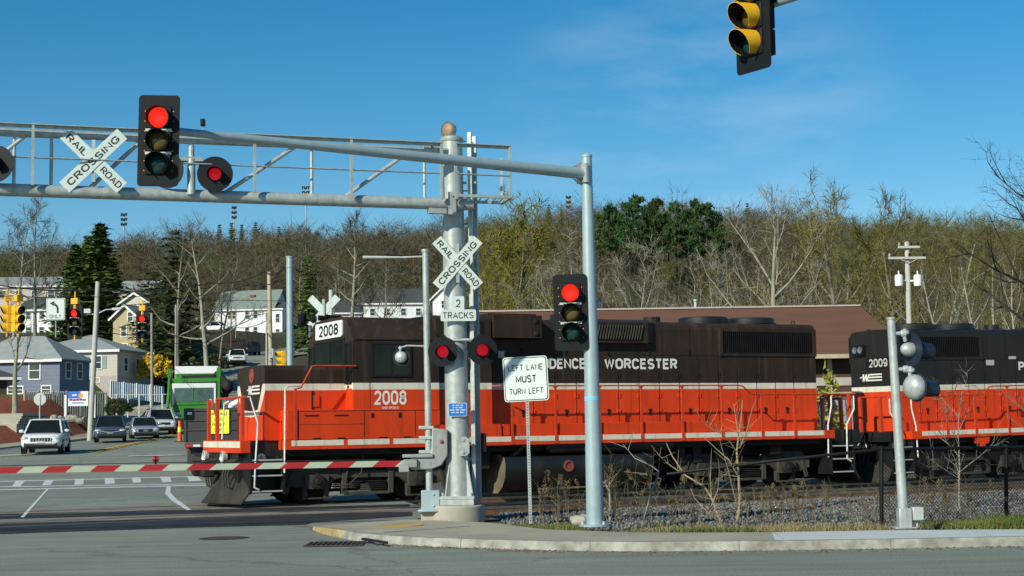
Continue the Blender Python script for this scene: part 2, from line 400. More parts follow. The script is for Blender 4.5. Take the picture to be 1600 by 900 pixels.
def hterr(x, y):
    z = hsoft(x, y)
    if y < 58:
        p = Vector((x, y, 0)) - TA; u, v = p.dot(TT), p.dot(TN)
        if v > -5.2 and v < 5.5 and u > 1.2: return -0.22
        return -0.06
    if on_road(x, y): return z - .35
    if y > 60:
        rl = np.interp(y, _RY, _RL); 
        if x < rl: z += float(np.interp(y, [85, 105, 120, 138, 160, 205, 235], [0.4, 2.2, 3.0, 2.8, 2.6, 3.0, 1.0])) * smooth(2.2, 4.6, rl - x) * smooth(82, 104, y) * (1 - smooth(212, 240, y))
        z -= .06
    return z
def gr(px, py, lo=18.0, hi=700.0, road=False):
    d = ray(px, py); Y = lo
    while Y < hi:
        p = CAM + d * (Y / d.y)
        if p.z < (hsoft(p.x, p.y) if road else hterr(p.x, p.y)): return p
        Y += .25 if Y < 150 else .8
    return CAM + d * (hi / d.y)
def stand(px, Y):                       # point of the ground straight below/above the picture column px at depth Y
    d = ray(px, 600); p = CAM + d * (Y / d.y)
    return Vector((p.x, p.y, hterr(p.x, p.y)))

mat('hill_litter', (0.075, 0.060, 0.038), 1.0, 0, 0.4, 0.09, dirt=((0.07, 0.075, 0.03), 0.7, 0.03, (1, 1, 1)), spec=0.2, detail=9)
mat('lawn', (0.075, 0.12, 0.028), 1.0, 0, 0.25, 1.2, spec=0.2)
mat('mulch', (0.22, 0.060, 0.030), 1.0, 0, 0.3, 2.0, spec=0.2, dirt=((0.12, 0.045, 0.025), 0.6, 2, (1, 1, 1)))
mat('grass_blade', (0.070, 0.115, 0.022), 0.8, 0, 0.4, 0.8, spec=0.2)
mat('grass_dry', (0.27, 0.21, 0.10), 0.9, 0, 0.4, 0.9, spec=0.2)

# ground: one sheet out to the horizon
xs = sorted(set([-1500, -900, -600, -450, -330, -260] + list(np.arange(-210, -50, 6.0)) + list(np.arange(-50, 30, 2.0)) + list(np.arange(30, 211, 6.0)) + [260, 330, 450, 600, 900, 1500]))
ys = sorted(set([-400, -150, -60, -20, 0] + list(np.arange(10, 60, 2.0)) + list(np.arange(60, 150, 3.0)) + list(np.arange(150, 480, 8.0)) + [520, 620, 900, 1500, 2500]))
vs_, fs_, ms_ = [], [], []
for y in ys:
    for x in xs: vs_.append((x, y, hterr(x, y) if y > 10 else -.06))
nx = len(xs)
for j in range(len(ys) - 1):
    for i in range(nx - 1):
        fs_.append((j * nx + i, j * nx + i + 1, (j + 1) * nx + i + 1, (j + 1) * nx + i))
        xc, yc = (xs[i] + xs[i + 1]) / 2, (ys[j] + ys[j + 1]) / 2
        m = 2
        if yc > 185: m = 0
        elif yc > 60:
            rl = np.interp(yc, _RY, _RL)
            m = 1 if (xc < rl and yc > 116) else (0 if xc > np.interp(yc, _RY, _RR) else 3)
        ms_.append(m)
b = MB(); b.add(vs_, fs_); b.m = ms_
g = b.build('ground', ['hill_litter', 'lawn', 'soil', 'mulch'], smooth=60, kind='structure')

# kerb line and sidewalk
KH = .12
kerb = [Vector((x, y, 0)) for x, y in ((-3.52, 26.95), (-3.42, 26.2), (-3.15, 25.3), (-2.80, 24.3), (-2.34, 23.3), (-1.75, 22.6), (-.96, 21.97), (.38, 21.15), (1.65, 20.75), (3.33, 20.57), (5.03, 20.56), (6.75, 20.65), (12, 20.9), (30, 22))]
back = [gnd(645, 811, .05), gnd(770, 817, KH), gnd(850, 827, KH), gnd(1000, 832, KH), gnd(1180, 832, KH), gnd(1400, 828, KH), gnd(1600, 827, KH), Vector((14, 22.6, KH)), Vector((30, 23.6, KH))]
def kz(i): return [.015, .05, .09, .12][min(i, 3)]
def resample(pts, step):
    out = [pts[0].copy()]; acc = 0
    for a, c in zip(pts[:-1], pts[1:]):
        L = (c - a).length; t = step - acc
        while t <= L:
            out.append(a.lerp(c, t / L)); t += step
        acc = (acc + L) % step
    return out
kz_pts = [Vector((p.x, p.y, kz(i))) for i, p in enumerate(kerb)]
kr = resample(kz_pts, .25)
b = MB()
kin = []
for i, p in enumerate(kr):
    d = (kr[min(i + 1, len(kr) - 1)] - kr[max(i - 1, 0)]); d.z = 0; d.normalize(); kin.append(Vector((-d.y, d.x, 0)))
jn = random.Random(3)
for i in range(len(kr) - 1):
    p, q = kr[i], kr[i + 1]; g0 = .006 if i % 8 == 0 else 0
    d = (q - p).normalized(); p = p + d * g0
    o = jn.uniform(-.008, .008) if i % 8 == 0 else (0 if i == 0 else o)
    a0, a1 = p + kin[i] * o, q + kin[i + 1] * o
    c0, c1 = p + kin[i] * .17, q + kin[i + 1] * .17
    lo = lambda w: Vector((w.x, w.y, -.05))
    f0, f1 = a0 - kin[i] * .02, a1 - kin[i + 1] * .02
    b.add([lo(f0), lo(f1), a1 - kin[i + 1] * .0 - Vector((0, 0, .02)), a0 - Vector((0, 0, .02)), a0 + kin[i] * .02, a1 + kin[i + 1] * .02, c1, c0, lo(c0), lo(c1)], [(0, 1, 2, 3), (3, 2, 5, 4), (4, 5, 6, 7), (8, 0, 3, 4, 7), (1, 9, 6, 5, 2)], 1 if 2 <= i < 12 else 0)
mat('granite_yellow', (0.36, 0.27, 0.12), 0.9, 0, 0.3, 4.0, bump=0.5, dirt=((0.45, 0.36, 0.2), 0.9, 3.5, (1, 1, 1)))
b.build('kerb', ['granite', 'granite_yellow'], smooth=30, kind='structure')
# sidewalk slab, triangulated between the kerb's inner edge and the back edge
b = MB()
inner = [kr[i] + kin[i] * .172 for i in range(0, len(kr), 3)]
def strip(bm, A, B, m=0):
    for i in range(len(A) - 1): bm.add([A[i], A[i + 1], B[i + 1], B[i]], [(0, 1, 2, 3)], m)
def param(pts, n):
    L = [0]
    for a, c in zip(pts[:-1], pts[1:]): L.append(L[-1] + (c - a).length)
    out = []
    for k in range(n):
        t = L[-1] * k / (n - 1)
        j = max(0, min(len(L) - 2, int(np.searchsorted(L, t) - 1)))
        out.append(pts[j].lerp(pts[j + 1], (t - L[j]) / max(1e-6, L[j + 1] - L[j])))
    return out
# match by position across the walk: nearest back point projected
bk = resample([Vector((kerb[0].x + .1, kerb[0].y + .05, .02))] + back, .4)
def nearest_back(p, last):
    best = last; bd = 1e9
    for k in range(last, len(bk)):
        d = (bk[k] - p).length
        if d < bd: bd = d; best = k
    return best
last = 0; bi = []
for p in inner:
    last = nearest_back(p, last); bi.append(bk[last])
xsplit = gnd(1185, 840, KH).x
for i in range(len(inner) - 1):
    n = 3
    for k in range(n):
        A0, A1 = inner[i].lerp(bi[i], k / n), inner[i + 1].lerp(bi[i + 1], k / n); B0, B1 = inner[i].lerp(bi[i], (k + 1) / n), inner[i + 1].lerp(bi[i + 1], (k + 1) / n)
        b.add([A0, A1, B1, B0], [(0, 1, 2, 3)], 1 if inner[i].x > xsplit else 0)
# outer apron to the left of the mast: between the first inner point and the back edge
last0 = bk.index(bi[0])
for k in range(last0): b.add([inner[0], bk[k + 1], bk[k]], [(0, 1, 2)], 0)
for i in range(len(bi) - 1):
    k0, k1 = bk.index(bi[i]), bk.index(bi[i + 1])
    for k in range(k0, k1): 
        if k > k0: b.add([bi[i], inner[i + 1], bk[k + 1]], [(0, 1, 2)], 0) if False else None
    if k1 > k0 + 1:
        for k in range(k0, k1): b.add([inner[i + 1].lerp(bi[i + 1], .98), bk[k + 1], bk[k]], [(0, 1, 2)], 0)
# vertical back edge
for k in range(len(bk) - 1):
    b.add([bk[k], bk[k + 1], bk[k + 1] - Vector((0, 0, .3)), bk[k] - Vector((0, 0, .3))], [(0, 1, 2, 3)], 0)
b.build('sidewalk', ['sidewalk', 'sidewalk_new'], smooth=30, kind='structure')
# tooled joints and the yellow tactile edge line
b = MB()
def zs(p, z): return Vector((p.x, p.y, z))
def flat(bm, pix, z, m=0): bm.add([gnd(x, y, z) for x, y in pix], [tuple(range(len(pix)))[::-1]], m)
flat(b, [(563, 825.5), (660, 817.5), (660, 820.5), (566, 829)], .105); b.build('yellow_edge_line', 'road_yellow', kind='structure')
b = MB()
for xj in (-2.0, -.6, .8, 2.2, 3.6, 6.4, 8.0):
    b.beam((xj, 20.9, KH + .001), (xj + .2, 24.0, KH + .001), .008, .002) if xj > 1 else None
flat(b, [(600, 831), (735, 821), (735, 822), (600, 832.5)], .123)
b.build('sidewalk_joint', 'granite', kind='structure')

# asphalt of the crossing streets
b = MB()
right_edge = [Vector((30, 22, 0)), Vector((12, 20.9, 0))] + [Vector((p.x, p.y, 0)) for p in reversed(kerb[:-2])] + [gnd(640, 812, 0), Vector((-1.3, 30.2, 0)), Vector((-1.9, 33, 0)), Vector((-3.6, 40, 0)), Vector((-7.2, 50, 0)), Vector((-7.8, 58, 0))]
left_edge = [Vector((-70, p.y, 0)) for p in right_edge]
def lerp_strip(bm, Rr, Lx):
    for i in range(len(Rr) - 1): bm.add([Vector((Lx, Rr[i].y, 0)), Rr[i], Rr[i + 1], Vector((Lx, Rr[i + 1].y, 0))], [(0, 1, 2, 3)])
ymin = min(p.y for p in right_edge)
b.add([(-70, -40, 0), (70, -40, 0), (70, 20.3, 0), (-70, 20.3, 0)], [(0, 1, 2, 3)])
rr_ = [Vector((70, 20.3, 0)), Vector((70, 24.5, 0))] + right_edge
poly = [(-70, 20.3, 0)] + [(30, 20.3, 0)] + [tuple(p) for p in right_edge] + [(-70, 58, 0)]
o_ = b.add(poly, [tuple(range(len(poly)))])
b.build('street_asphalt', 'asphalt', smooth=0, kind='structure')
# the street climbing the hill
b = MB(); rows = list(np.arange(58, 150, 3.0)) + list(np.arange(150, 236, 4.0))
def rrow(y): return np.interp(y, _RY, _RL), np.interp(y, _RY, _RR)
for y0, y1 in zip(rows[:-1], rows[1:]):
    for k in range(6):
        q = []
        for (y, t) in ((y0, k / 6), (y0, (k + 1) / 6), (y1, (k + 1) / 6), (y1, k / 6)):
            l, r = rrow(y); x = l + (r - l) * t; q.append((x, y, hsoft(x, y)))
        b.add(q, [(0, 1, 2, 3)])
b.build('hill_street', 'asphalt', smooth=60, kind='structure')
# far pavement with kerb on the left
b = MB()
for y0, y1 in zip(rows[:-1], rows[1:]):
    if y1 > 190 or y0 < 70: continue
    l0, l1 = rrow(y0)[0], rrow(y1)[0]; z0, z1 = hsoft(l0, y0) + .13, hsoft(l1, y1) + .13
    b.add([(l0, y0, z0), (l1, y1, z1), (l1 - 2.2, y1, z1), (l0 - 2.2, y0, z0), (l0, y0, z0 - .6), (l1, y1, z1 - .6)], [(0, 1, 2, 3), (4, 5, 1, 0)])
b.build('far_pavement', 'sidewalk', kind='structure')

# ---- rails, ties, ballast, crossing surface
def trk(bm, v0, u0, u1, z0, z1, w, m=0):
    a, c = tk(u0, v0), tk(u1, v0); bm.beam(a + Vector((0, 0, (z0 + z1) / 2)), c + Vector((0, 0, (z0 + z1) / 2)), w, z1 - z0, m)
for name, vc in (('near', -2.35), ('far', 1.6)):
    b = MB()
    for d in (-.74, .74):
        trk(b, vc + d, -40, 70, -.045, 0.012, .07, 1); trk(b, vc + d, -40, 70, -.14, -.04, .05, 0); trk(b, vc + d, -40, 70, -.165, -.14, .14, 0)
    b.build('railway_rails', ['rail', 'rail_top'], smooth=0, kind='structure')
    b = MB(); u = 2.9
    while u < 60:
        a, c = tk(u, vc - 1.3), tk(u, vc + 1.3); b.beam(a + Vector((0, 0, -.25)), c + Vector((0, 0, -.25)), .22, .17)
        for d in (-.74, .74): b.obox(tk(u, vc + d, -.158), TT, TN, (0, 0, 1), .09, .15, .006, 1)
        u += .53
    b.build('railway_ties', ['tie', 'rail'], smooth=0, kind='structure')
b = MB()
def ctrip(v0, v1, z=.004, m=0, u0=-40.0, u1=2.65):
    b.add([tk(u0, v0, z), tk(u1, v0, z), tk(u1, v1, z), tk(u0, v1, z)], [(0, 1, 2, 3)], m)
for vc in (-2.35, 1.6):
    ctrip(vc - .62, vc + .62); ctrip(vc - 1.45, vc - .79); ctrip(vc + .79, vc + 1.45)
    ctrip(vc - .79, vc - .62, .002, 1); ctrip(vc + .62, vc + .79, .002, 1)
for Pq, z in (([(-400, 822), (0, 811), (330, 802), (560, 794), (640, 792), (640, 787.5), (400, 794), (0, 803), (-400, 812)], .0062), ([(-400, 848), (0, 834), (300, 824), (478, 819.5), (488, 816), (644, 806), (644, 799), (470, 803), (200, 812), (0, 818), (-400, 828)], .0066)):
    b.add([gnd(x, y, z) for x, y in Pq], [tuple(range(len(Pq)))], 2)  # two dark bands: the cantilever's shadow painted in along with dark sealed asphalt
b.build('crossing_surface', ['crossing_tan', 'asphalt_dark', 'seal_shadow_black'], smooth=0, kind='structure')

def tri_mesh(name, V, F, mats, mi=None, parent=None, smooth=False, kind=None):
    me = bpy.data.meshes.new(name); V = np.asarray(V, np.float32); F = np.asarray(F, np.int32)
    k = F.shape[1]
    me.vertices.add(len(V)); me.vertices.foreach_set('co', V.ravel())
    me.loops.add(F.size); me.loops.foreach_set('vertex_index', F.ravel())
    me.polygons.add(len(F)); me.polygons.foreach_set('loop_start', np.arange(0, F.size, k, dtype=np.int32))
    if not isinstance(mats, (list, tuple)): mats = [mats]
    for x in mats: me.materials.append(M_[x] if isinstance(x, str) else x)
    if mi is not None: me.polygons.foreach_set('material_index', np.asarray(mi, np.int32))
    if smooth: me.polygons.foreach_set('use_smooth', np.ones(len(F), bool))
    me.update(calc_edges=True)
    o = bpy.data.objects.new(name, me); COL.objects.link(o)
    if parent is not None: o.parent = parent
    if kind: o['kind'] = kind
    return o
ng = np.random.default_rng(5)
# ballast: a bed plus loose stones
b = MB()
us = np.arange(1.2, 60, .7); vv = [-12.8, -7.5, -6.2, -5.2, -4.2, -3.3, -.9, -.2, .5, 3.0, 4.5, 6.0]; zz = [-.03, 0, .02, -.02, -.12, -.17, -.17, -.2, -.17, -.17, -.2, -.1]
for i in range(len(us) - 1):
    for j in range(len(vv) - 1):
        b.add([tk(us[i], vv[j], zz[j]), tk(us[i + 1], vv[j], zz[j]), tk(us[i + 1], vv[j + 1], zz[j + 1]), tk(us[i], vv[j + 1], zz[j + 1])], [(0, 1, 2, 3)], 1 if j >= 4 else 0)
keep = [i for i, f in enumerate(b.f)]
mat('ballast_bed', (0.105, 0.10, 0.092), 1.0, 0, 0.5, 14, bump=0.6, dirt=((0.10, 0.085, 0.065), 0.8, 1.2, (1, 1, 1)), spec=0.2, detail=9)
def behind_walk(p):
    if p.x < -.3: return False
    yb = np.interp(p.x, [q.x for q in back[1:]], [q.y for q in back[1:]])
    return p.y > yb + .05
kf = [(f, m) for f, m in zip(b.f, b.m) if behind_walk(Vector(b.v[f[0]])) and behind_walk(Vector(b.v[f[1]]))]; b.f = [f for f, m in kf]; b.m = [m for f, m in kf]
mat('track_bed', (0.150, 0.098, 0.060), 1.0, 0, 0.45, 9, bump=0.5, dirt=((0.07, 0.055, 0.042), 0.8, 1.0, (1, 1, 1)), spec=0.2, detail=9)
b.build('ballast_bed', ['ballast_bed', 'track_bed'], kind='structure', smooth=60)
octa = np.array([(1, 0, 0), (-1, 0, 0), (0, 1, 0), (0, -1, 0), (0, 0, 1), (0, 0, -1)], float)
of = np.array([(0, 2, 4), (2, 1, 4), (1, 3, 4), (3, 0, 4), (2, 0, 5), (1, 2, 5), (3, 1, 5), (0, 3, 5)])
NS = 26000
U_ = ng.uniform(1.5, 22, NS); V_ = np.where(ng.random(NS) < .93, ng.uniform(-12.5, -3.5, NS), ng.uniform(-3.5, .9, NS))
V_s = []; k = 0; mi = []
Fs = []
for u, v in zip(U_, V_):
    p = tk(u, v)
    if not behind_walk(p): continue
    if abs(v + 3.09) < .1 or abs(v + 1.61) < .1 or abs(v - .86) < .1: continue
    z = np.interp(v, vv, zz) + ng.uniform(-.01, .02)
    s = ng.uniform(.018, .042); q = octa * (s * ng.uniform(.6, 1.3, (6, 3)))
    a = ng.uniform(0, 6.28); c_, s_ = math.cos(a), math.sin(a)
    q = q @ np.array([[c_, s_, 0], [-s_, c_, 0], [0, 0, 1]])
    V_s.append(q + np.array([p.x, p.y, z])); Fs.append(of + 6 * k); k += 1; mi += [int(ng.integers(0, 3))] * 8
mat('stone_a', (0.125, 0.136, 0.138), 0.9, 0, 0.3, 20); mat('stone_b', (0.20, 0.21, 0.21), 0.9, 0, 0.25, 20); mat('stone_c', (0.085, 0.076, 0.062), 0.9, 0, 0.3, 20)
tri_mesh('ballast_stones', np.concatenate(V_s), np.concatenate(Fs), ['stone_a', 'stone_b', 'stone_c'], mi, kind='stuff')

# ---- painted markings on the street
b = MB()
def crop(P, ox, oy, k): return [(ox + x * k, oy + y * k) for x, y in P]
k3 = 330 / 1350
for Pq in ([(105, 617), (165, 615), (130, 655), (75, 655)], [(290, 612), (345, 612), (325, 645), (268, 648)], [(480, 606), (538, 605), (533, 642), (476, 645)], [(668, 601), (730, 600), (735, 635), (672, 640)], [(842, 597), (897, 597), (905, 628), (850, 632)], [(1020, 592), (1085, 592), (1098, 625), (1040, 627)], [(1195, 588), (1260, 588), (1290, 618), (1210, 622)]):
    flat(b, crop(Pq, 0, 600, k3), .008)
for Pq in ([(-200, 626), (0, 621), (1300, 588), (1300, 592), (0, 626), (-200, 631)], [(-200, 658), (1400, 634), (1400, 638.5), (-200, 663)], [(-200, 677), (1400, 642), (1400, 648), (-200, 683)]):
    flat(b, crop(Pq, 0, 600, k3), .0085)
flat(b, crop([(300, 668), (315, 668), (155, 850), (130, 852)], 0, 600, k3), .008)
for Pq in ([(1066, 650), (1092, 650), (1090, 695), (1055, 700)], [(1055, 700), (1090, 695), (1128, 735), (1098, 745)], [(1098, 745), (1128, 735), (1224, 803), (1195, 806)], [(1130, 552), (1148, 552), (1122, 586), (1104, 588)]):
    flat(b, crop(Pq, 0, 600, k3), .0088)
b.build('crosswalk_markings', 'road_white', smooth=0, kind='structure')
b = MB()
def drape(bm, P0, P1, w, m=0, n=30, road=True):
    A_ = gr(*P0, road=road); B_ = gr(*P1, road=road); d = (B_ - A_); sd = Vector((d.y, -d.x, 0)).normalized() * w / 2
    for i in range(n):
        q = []
        for t, s in ((i / n, -1), (i / n, 1), ((i + 1) / n, 1), ((i + 1) / n, -1)):
            p = A_.lerp(B_, t) + sd * s; q.append((p.x, p.y, hsoft(p.x, p.y) + .03))
        bm.add(q, [(3, 2, 1, 0)], m)
drape(b, (140, 707), (288, 675), .3, 1); drape(b, (148, 708), (292, 676), .14, 1)
drape(b, (0, 704), (45, 699), .15, 0); drape(b, (112, 681), (142, 677), .15); drape(b, (105, 693), (215, 691), .25)
drape(b, (0, 713), (75, 710), .5); drape(b, (200, 714), (286, 712), .5)
b.build('street_markings', ['road_white', 'road_yellow'], smooth=0, kind='structure')
b = MB(); b.lathe([(.0001, .012), (.31, .012), (.34, .008), (.40, .003)], gnd(350, 841), (0, 0, 1), 28)
for i in range(-3, 4): b.box(gnd(350, 841).x - .2, gnd(350, 841).x + .2, gnd(350, 841).y + i * .07 - .015, gnd(350, 841).y + i * .07 + .015, .011, .015)
tag(b.build('manhole_cover', 'iron'), 'round iron manhole cover in the asphalt in front of the crossing', 'manhole cover')
b = MB(); gx, gy = gnd(525, 851).x, gnd(525, 851).y
b.box(gx - .42, gx + .42, gy - .38, gy + .38, -.03, .008, 1)
for i in range(12): b.box(gx - .42 + i * .072, gx - .39 + i * .072, gy - .38, gy + .38, .006, .02, 0)
for s in (-1, 1): b.box(gx - .43, gx + .43, gy + s * .38 - .03, gy + s * .38 + .03, .006, .021, 0)
tag(b.build('drain_grate', ['iron', mat('grate_pit', (0.040, 0.030, 0.026), .9)]), 'rusty square storm drain grate beside the kerb', 'drain')
pts = [gnd(x, y, .06) for x, y in ((567, 842), (604, 848))]
b = MB(); d = (pts[1] - pts[0]).normalized(); b.beam(pts[0] + Vector((0, 0, 0)), pts[1], .05, .035)
tag(b.build('drain_inlet', 'black_ink'), 'dark slot of the storm drain in the yellowed kerb', 'drain inlet')

# litter and dead leaves gathered at the foot of the kerb
V_l, F_l, m_l = [], [], []
for i in range(900):
    px = ng.uniform(620, 1600) if i < 620 else ng.uniform(500, 900); yk = np.interp(px, [490, 560, 700, 850, 1000, 1200, 1400, 1600], [823, 848, 855, 860, 862, 860, 857, 853]); p = gnd(px, yk + abs(ng.normal(0, 1.8)) + .3, .006); s_ = ng.uniform(.006, .022); a = ng.uniform(0, 6.28)
    for q in range(3): V_l.append((p.x + math.cos(a + q * 2.1) * s_ * 1.6, p.y + math.sin(a + q * 2.1) * s_, .006 + ng.uniform(0, .018)))
    F_l.append((3 * i, 3 * i + 1, 3 * i + 2)); m_l.append(int(ng.integers(0, 2)))
tri_mesh('kerb_litter', V_l, F_l, ['mulch', 'grass_dry'], m_l, kind='stuff')
# ---- grass tufts along the back of the walk, tall grass at the right, dead weeds by the track
def blades(name, spots, mats, kind='stuff'):
    """spots: (x, y, z, h, w, lean, mat)"""
    V, F, mi = [], [], []
    for i, (x, y, z, h, w, ln, m) in enumerate(spots):
        a = ng.uniform(0, 6.28); c_, s_ = math.cos(a) * w, math.sin(a) * w; t = ng.uniform(0, 6.28)
        V += [(x - c_, y - s_, z), (x + c_, y + s_, z), (x + math.cos(t) * ln * h, y + math.sin(t) * ln * h, z + h)]
        F.append((3 * i, 3 * i + 1, 3 * i + 2)); mi.append(m)
    return tri_mesh(name, V, F, mats, mi, kind=kind)
sp = []
def grass_patch(px0, px1, py, dep, n, h, dry, z=.04):
    for _ in range(n):
        p = gnd(ng.uniform(px0, px1), py(0) if False else np.interp(ng.uniform(px0, px1), *py), z); 
        p = p + Vector((ng.normal(0, .1), abs(ng.normal(0, dep)), 0))
        sp.append((p.x, p.y, z - .02, h * ng.uniform(.5, 1.3), .006, ng.uniform(.1, .7), 1 if ng.random() < dry else 0))
LN = ([780, 850, 920, 1000, 1100, 1180, 1300, 1400, 1500, 1600], [823, 826, 829, 831, 831.5, 831, 829, 827, 826.5, 826])
grass_patch(795, 905, LN, .30, 2600, .07, .30); grass_patch(850, 1200, LN, .15, 1300, .06, .5); grass_patch(1040, 1180, LN, .2, 1200, .09, .35)
grass_patch(1000, 1330, LN, .5, 500, .10, .9)
grass_patch(1470, 1640, LN, .40, 5200, .12, .3); grass_patch(1550, 1640, LN, .55, 2200, .18, .12); grass_patch(1000, 1450, LN, .9, 900, .09, .95); grass_patch(1180, 1460, LN, .4, 900, .10, .8)
blades('verge_grass', sp, ['grass_blade', 'grass_dry'])
mat('dead_stalk', (0.17, 0.125, 0.065), 0.95, 0, 0.4, 3)
V, F = [], []
def stalk(p, h, lean, seedhead):
    d = Vector((ng.normal(0, lean), ng.normal(0, lean), 1)).normalized()
    bq = MB(); n = 4; pts = [p + d * h * t / n + Vector((ng.normal(0, .012), ng.normal(0, .012), 0)) * t for t in range(n + 1)]
    bq.tube(pts, [.007, .006, .005, .004, .002], 3, caps=False)
    for _ in range(int(3 + h * 4)):
        t = ng.uniform(.35, .95); a = p + d * h * t; e = a + Vector((ng.normal(0, .1), ng.normal(0, .1), ng.uniform(.03, .16))); bq.tube([a, e], [.004, .002], 3, caps=False)
    if seedhead:
        for _ in range(26):
            t = ng.uniform(.78, 1.0); a = p + d * h * t + Vector((ng.normal(0, .018), ng.normal(0, .018), 0)); e = a + Vector((ng.normal(0, .02), ng.normal(0, .02), ng.uniform(.01, .05))); bq.tube([a, e], [.008, .003], 3, caps=False)
    o = len(V); V.extend(bq.v); F.extend([tuple(i + o for i in f) for f in bq.f])
for px, py, n, h in ((875, 815, 16, .75), (958, 812, 24, 1.1), (895, 812, 12, .65), (1000, 812, 13, .95), (1060, 812, 8, .7), (1210, 812, 12, .6), (1300, 815, 12, .7), (1440, 812, 10, .6), (1520, 812, 8, .7), (1250, 795, 8, .5), (1120, 800, 8, .5), (1180, 812, 14, .55), (1250, 815, 14, .5), (1350, 812, 12, .6), (1480, 808, 12, .6), (1090, 815, 10, .5)):
    for _ in range(n):
        p = gnd(px + ng.normal(0, 24), py + ng.normal(0, 4), .0); stalk(p, h * ng.uniform(.5, 1.2), .12, ng.random() < .35)
me_b = MB(); me_b.v = V; me_b.f = [list(f) for f in F]; me_b.m = [0] * len(F)
me_b.build('dead_weeds', 'dead_stalk', smooth=0, kind='stuff')
# ------------------------------------------------------------------ locomotives
LRED = (0.66, 0.052, 0.007)
mat('loco_red', LRED, 0.42, 0, 0.10, 1.3, stretch=(1, 1, 0.5), dirt=((0.24, 0.035, 0.012), 0.75, 1.9, (3.2, 3.2, 0.25)), spec=0.3, bump=.04)
mat('loco_rail_red', (0.52, 0.045, 0.012), 0.45, 0, 0.10, 3, dirt=((0.15, 0.03, 0.015), 0.5, 5, (1, 1, 1)))
mat('loco_brown', (0.031, 0.0195, 0.0135), 0.55, 0, 0.25, .9, dirt=((0.075, 0.052, 0.036), 0.8, 1.7, (3.0, 3.0, 0.22)), spec=0.22, bump=.04)
mat('loco_black', (0.015, 0.0115, 0.0085), 0.42, 0, 0.2, 1.2, dirt=((0.03, 0.025, 0.02), 0.5, 2.0, (2.5, 2.5, 0.3)), spec=0.5)
mat('loco_white', (0.70, 0.66, 0.55), 0.5, 0, 0.06, 2, dirt=((0.36, 0.25, 0.15), 0.75, 2.6, (2.4, 2.4, 0.5)))
mat('loco_letter', (0.76, 0.75, 0.70), 0.5, 0, 0.04, 2)
mat('loco_grab', (0.70, 0.70, 0.66), 0.5, 0, 0.06, 4, dirt=((0.30, 0.16, 0.08), 0.7, 6, (1, 1, 1)))
mat('grime', (0.011, 0.010, 0.0085), 0.75, 0, 0.4, 4, bump=0.2)
mat('grime_tan', (0.052, 0.046, 0.035), 0.9, 0, 0.35, 2.5, bump=0.2, dirt=((0.035, 0.03, 0.024), 0.9, 2.2, (1, 1, 1)))
mat('tank_black', (0.011, 0.012, 0.012), 0.42, 0, 0.3, 2, dirt=((0.05, 0.045, 0.035), 0.5, 2, (1, 1, 0.4)), spec=0.5)
mat('loco_seam', (0.10, 0.012, 0.006), 0.8)
mat('loco_gap', (0.004, 0.004, 0.004), 0.9)
mat('dust_red', (0.22, 0.05, 0.035), 0.8)
mat('number_board', (0.80, 0.82, 0.80), 0.4, 0, 0.02)
mat('cab_glass', (0.008, 0.016, 0.015), 0.05, 0, 0.5, 1.5, spec=0.25)
mat('plate_white', (0.45, 0.45, 0.43), 0.6, 0, 0.1)

LL = 16.8
def emblem(b, c, ex, ey, h, m):
    """slanted W running into three bars"""
    c = Vector(c); ex = Vector(ex); ey = Vector(ey); ez = ex.cross(ey) * 0.004
    k = h
    W = [(-1.9, .5), (-1.55, .5), (-1.65, -.12), (-1.2, .5), (-0.95, .5), (-1.05, -.12), (-0.6, .5), (-0.3, .5), (-0.95, -.5), (-1.3, -.5), (-1.22, .05), (-1.6, -.5), (-1.92, -.5)]
    def poly(P): b.prism([(p[0] * k, p[1] * k) for p in P], c + ez * 0.5, ex, ey, 0.004, m)
    poly(W)
    for i, (a, z0, z1) in enumerate(((-0.25, .3, .5), (-0.5, -.08, .12), (-0.85, -.5, -.30))):
        poly([(a, z1), (a - 0.14, z0), (2.2, z0), (2.2, z1)])
    poly([(-2.6, .02), (-2.0, .2), (-2.0, .05), (-2.3, -.08)])

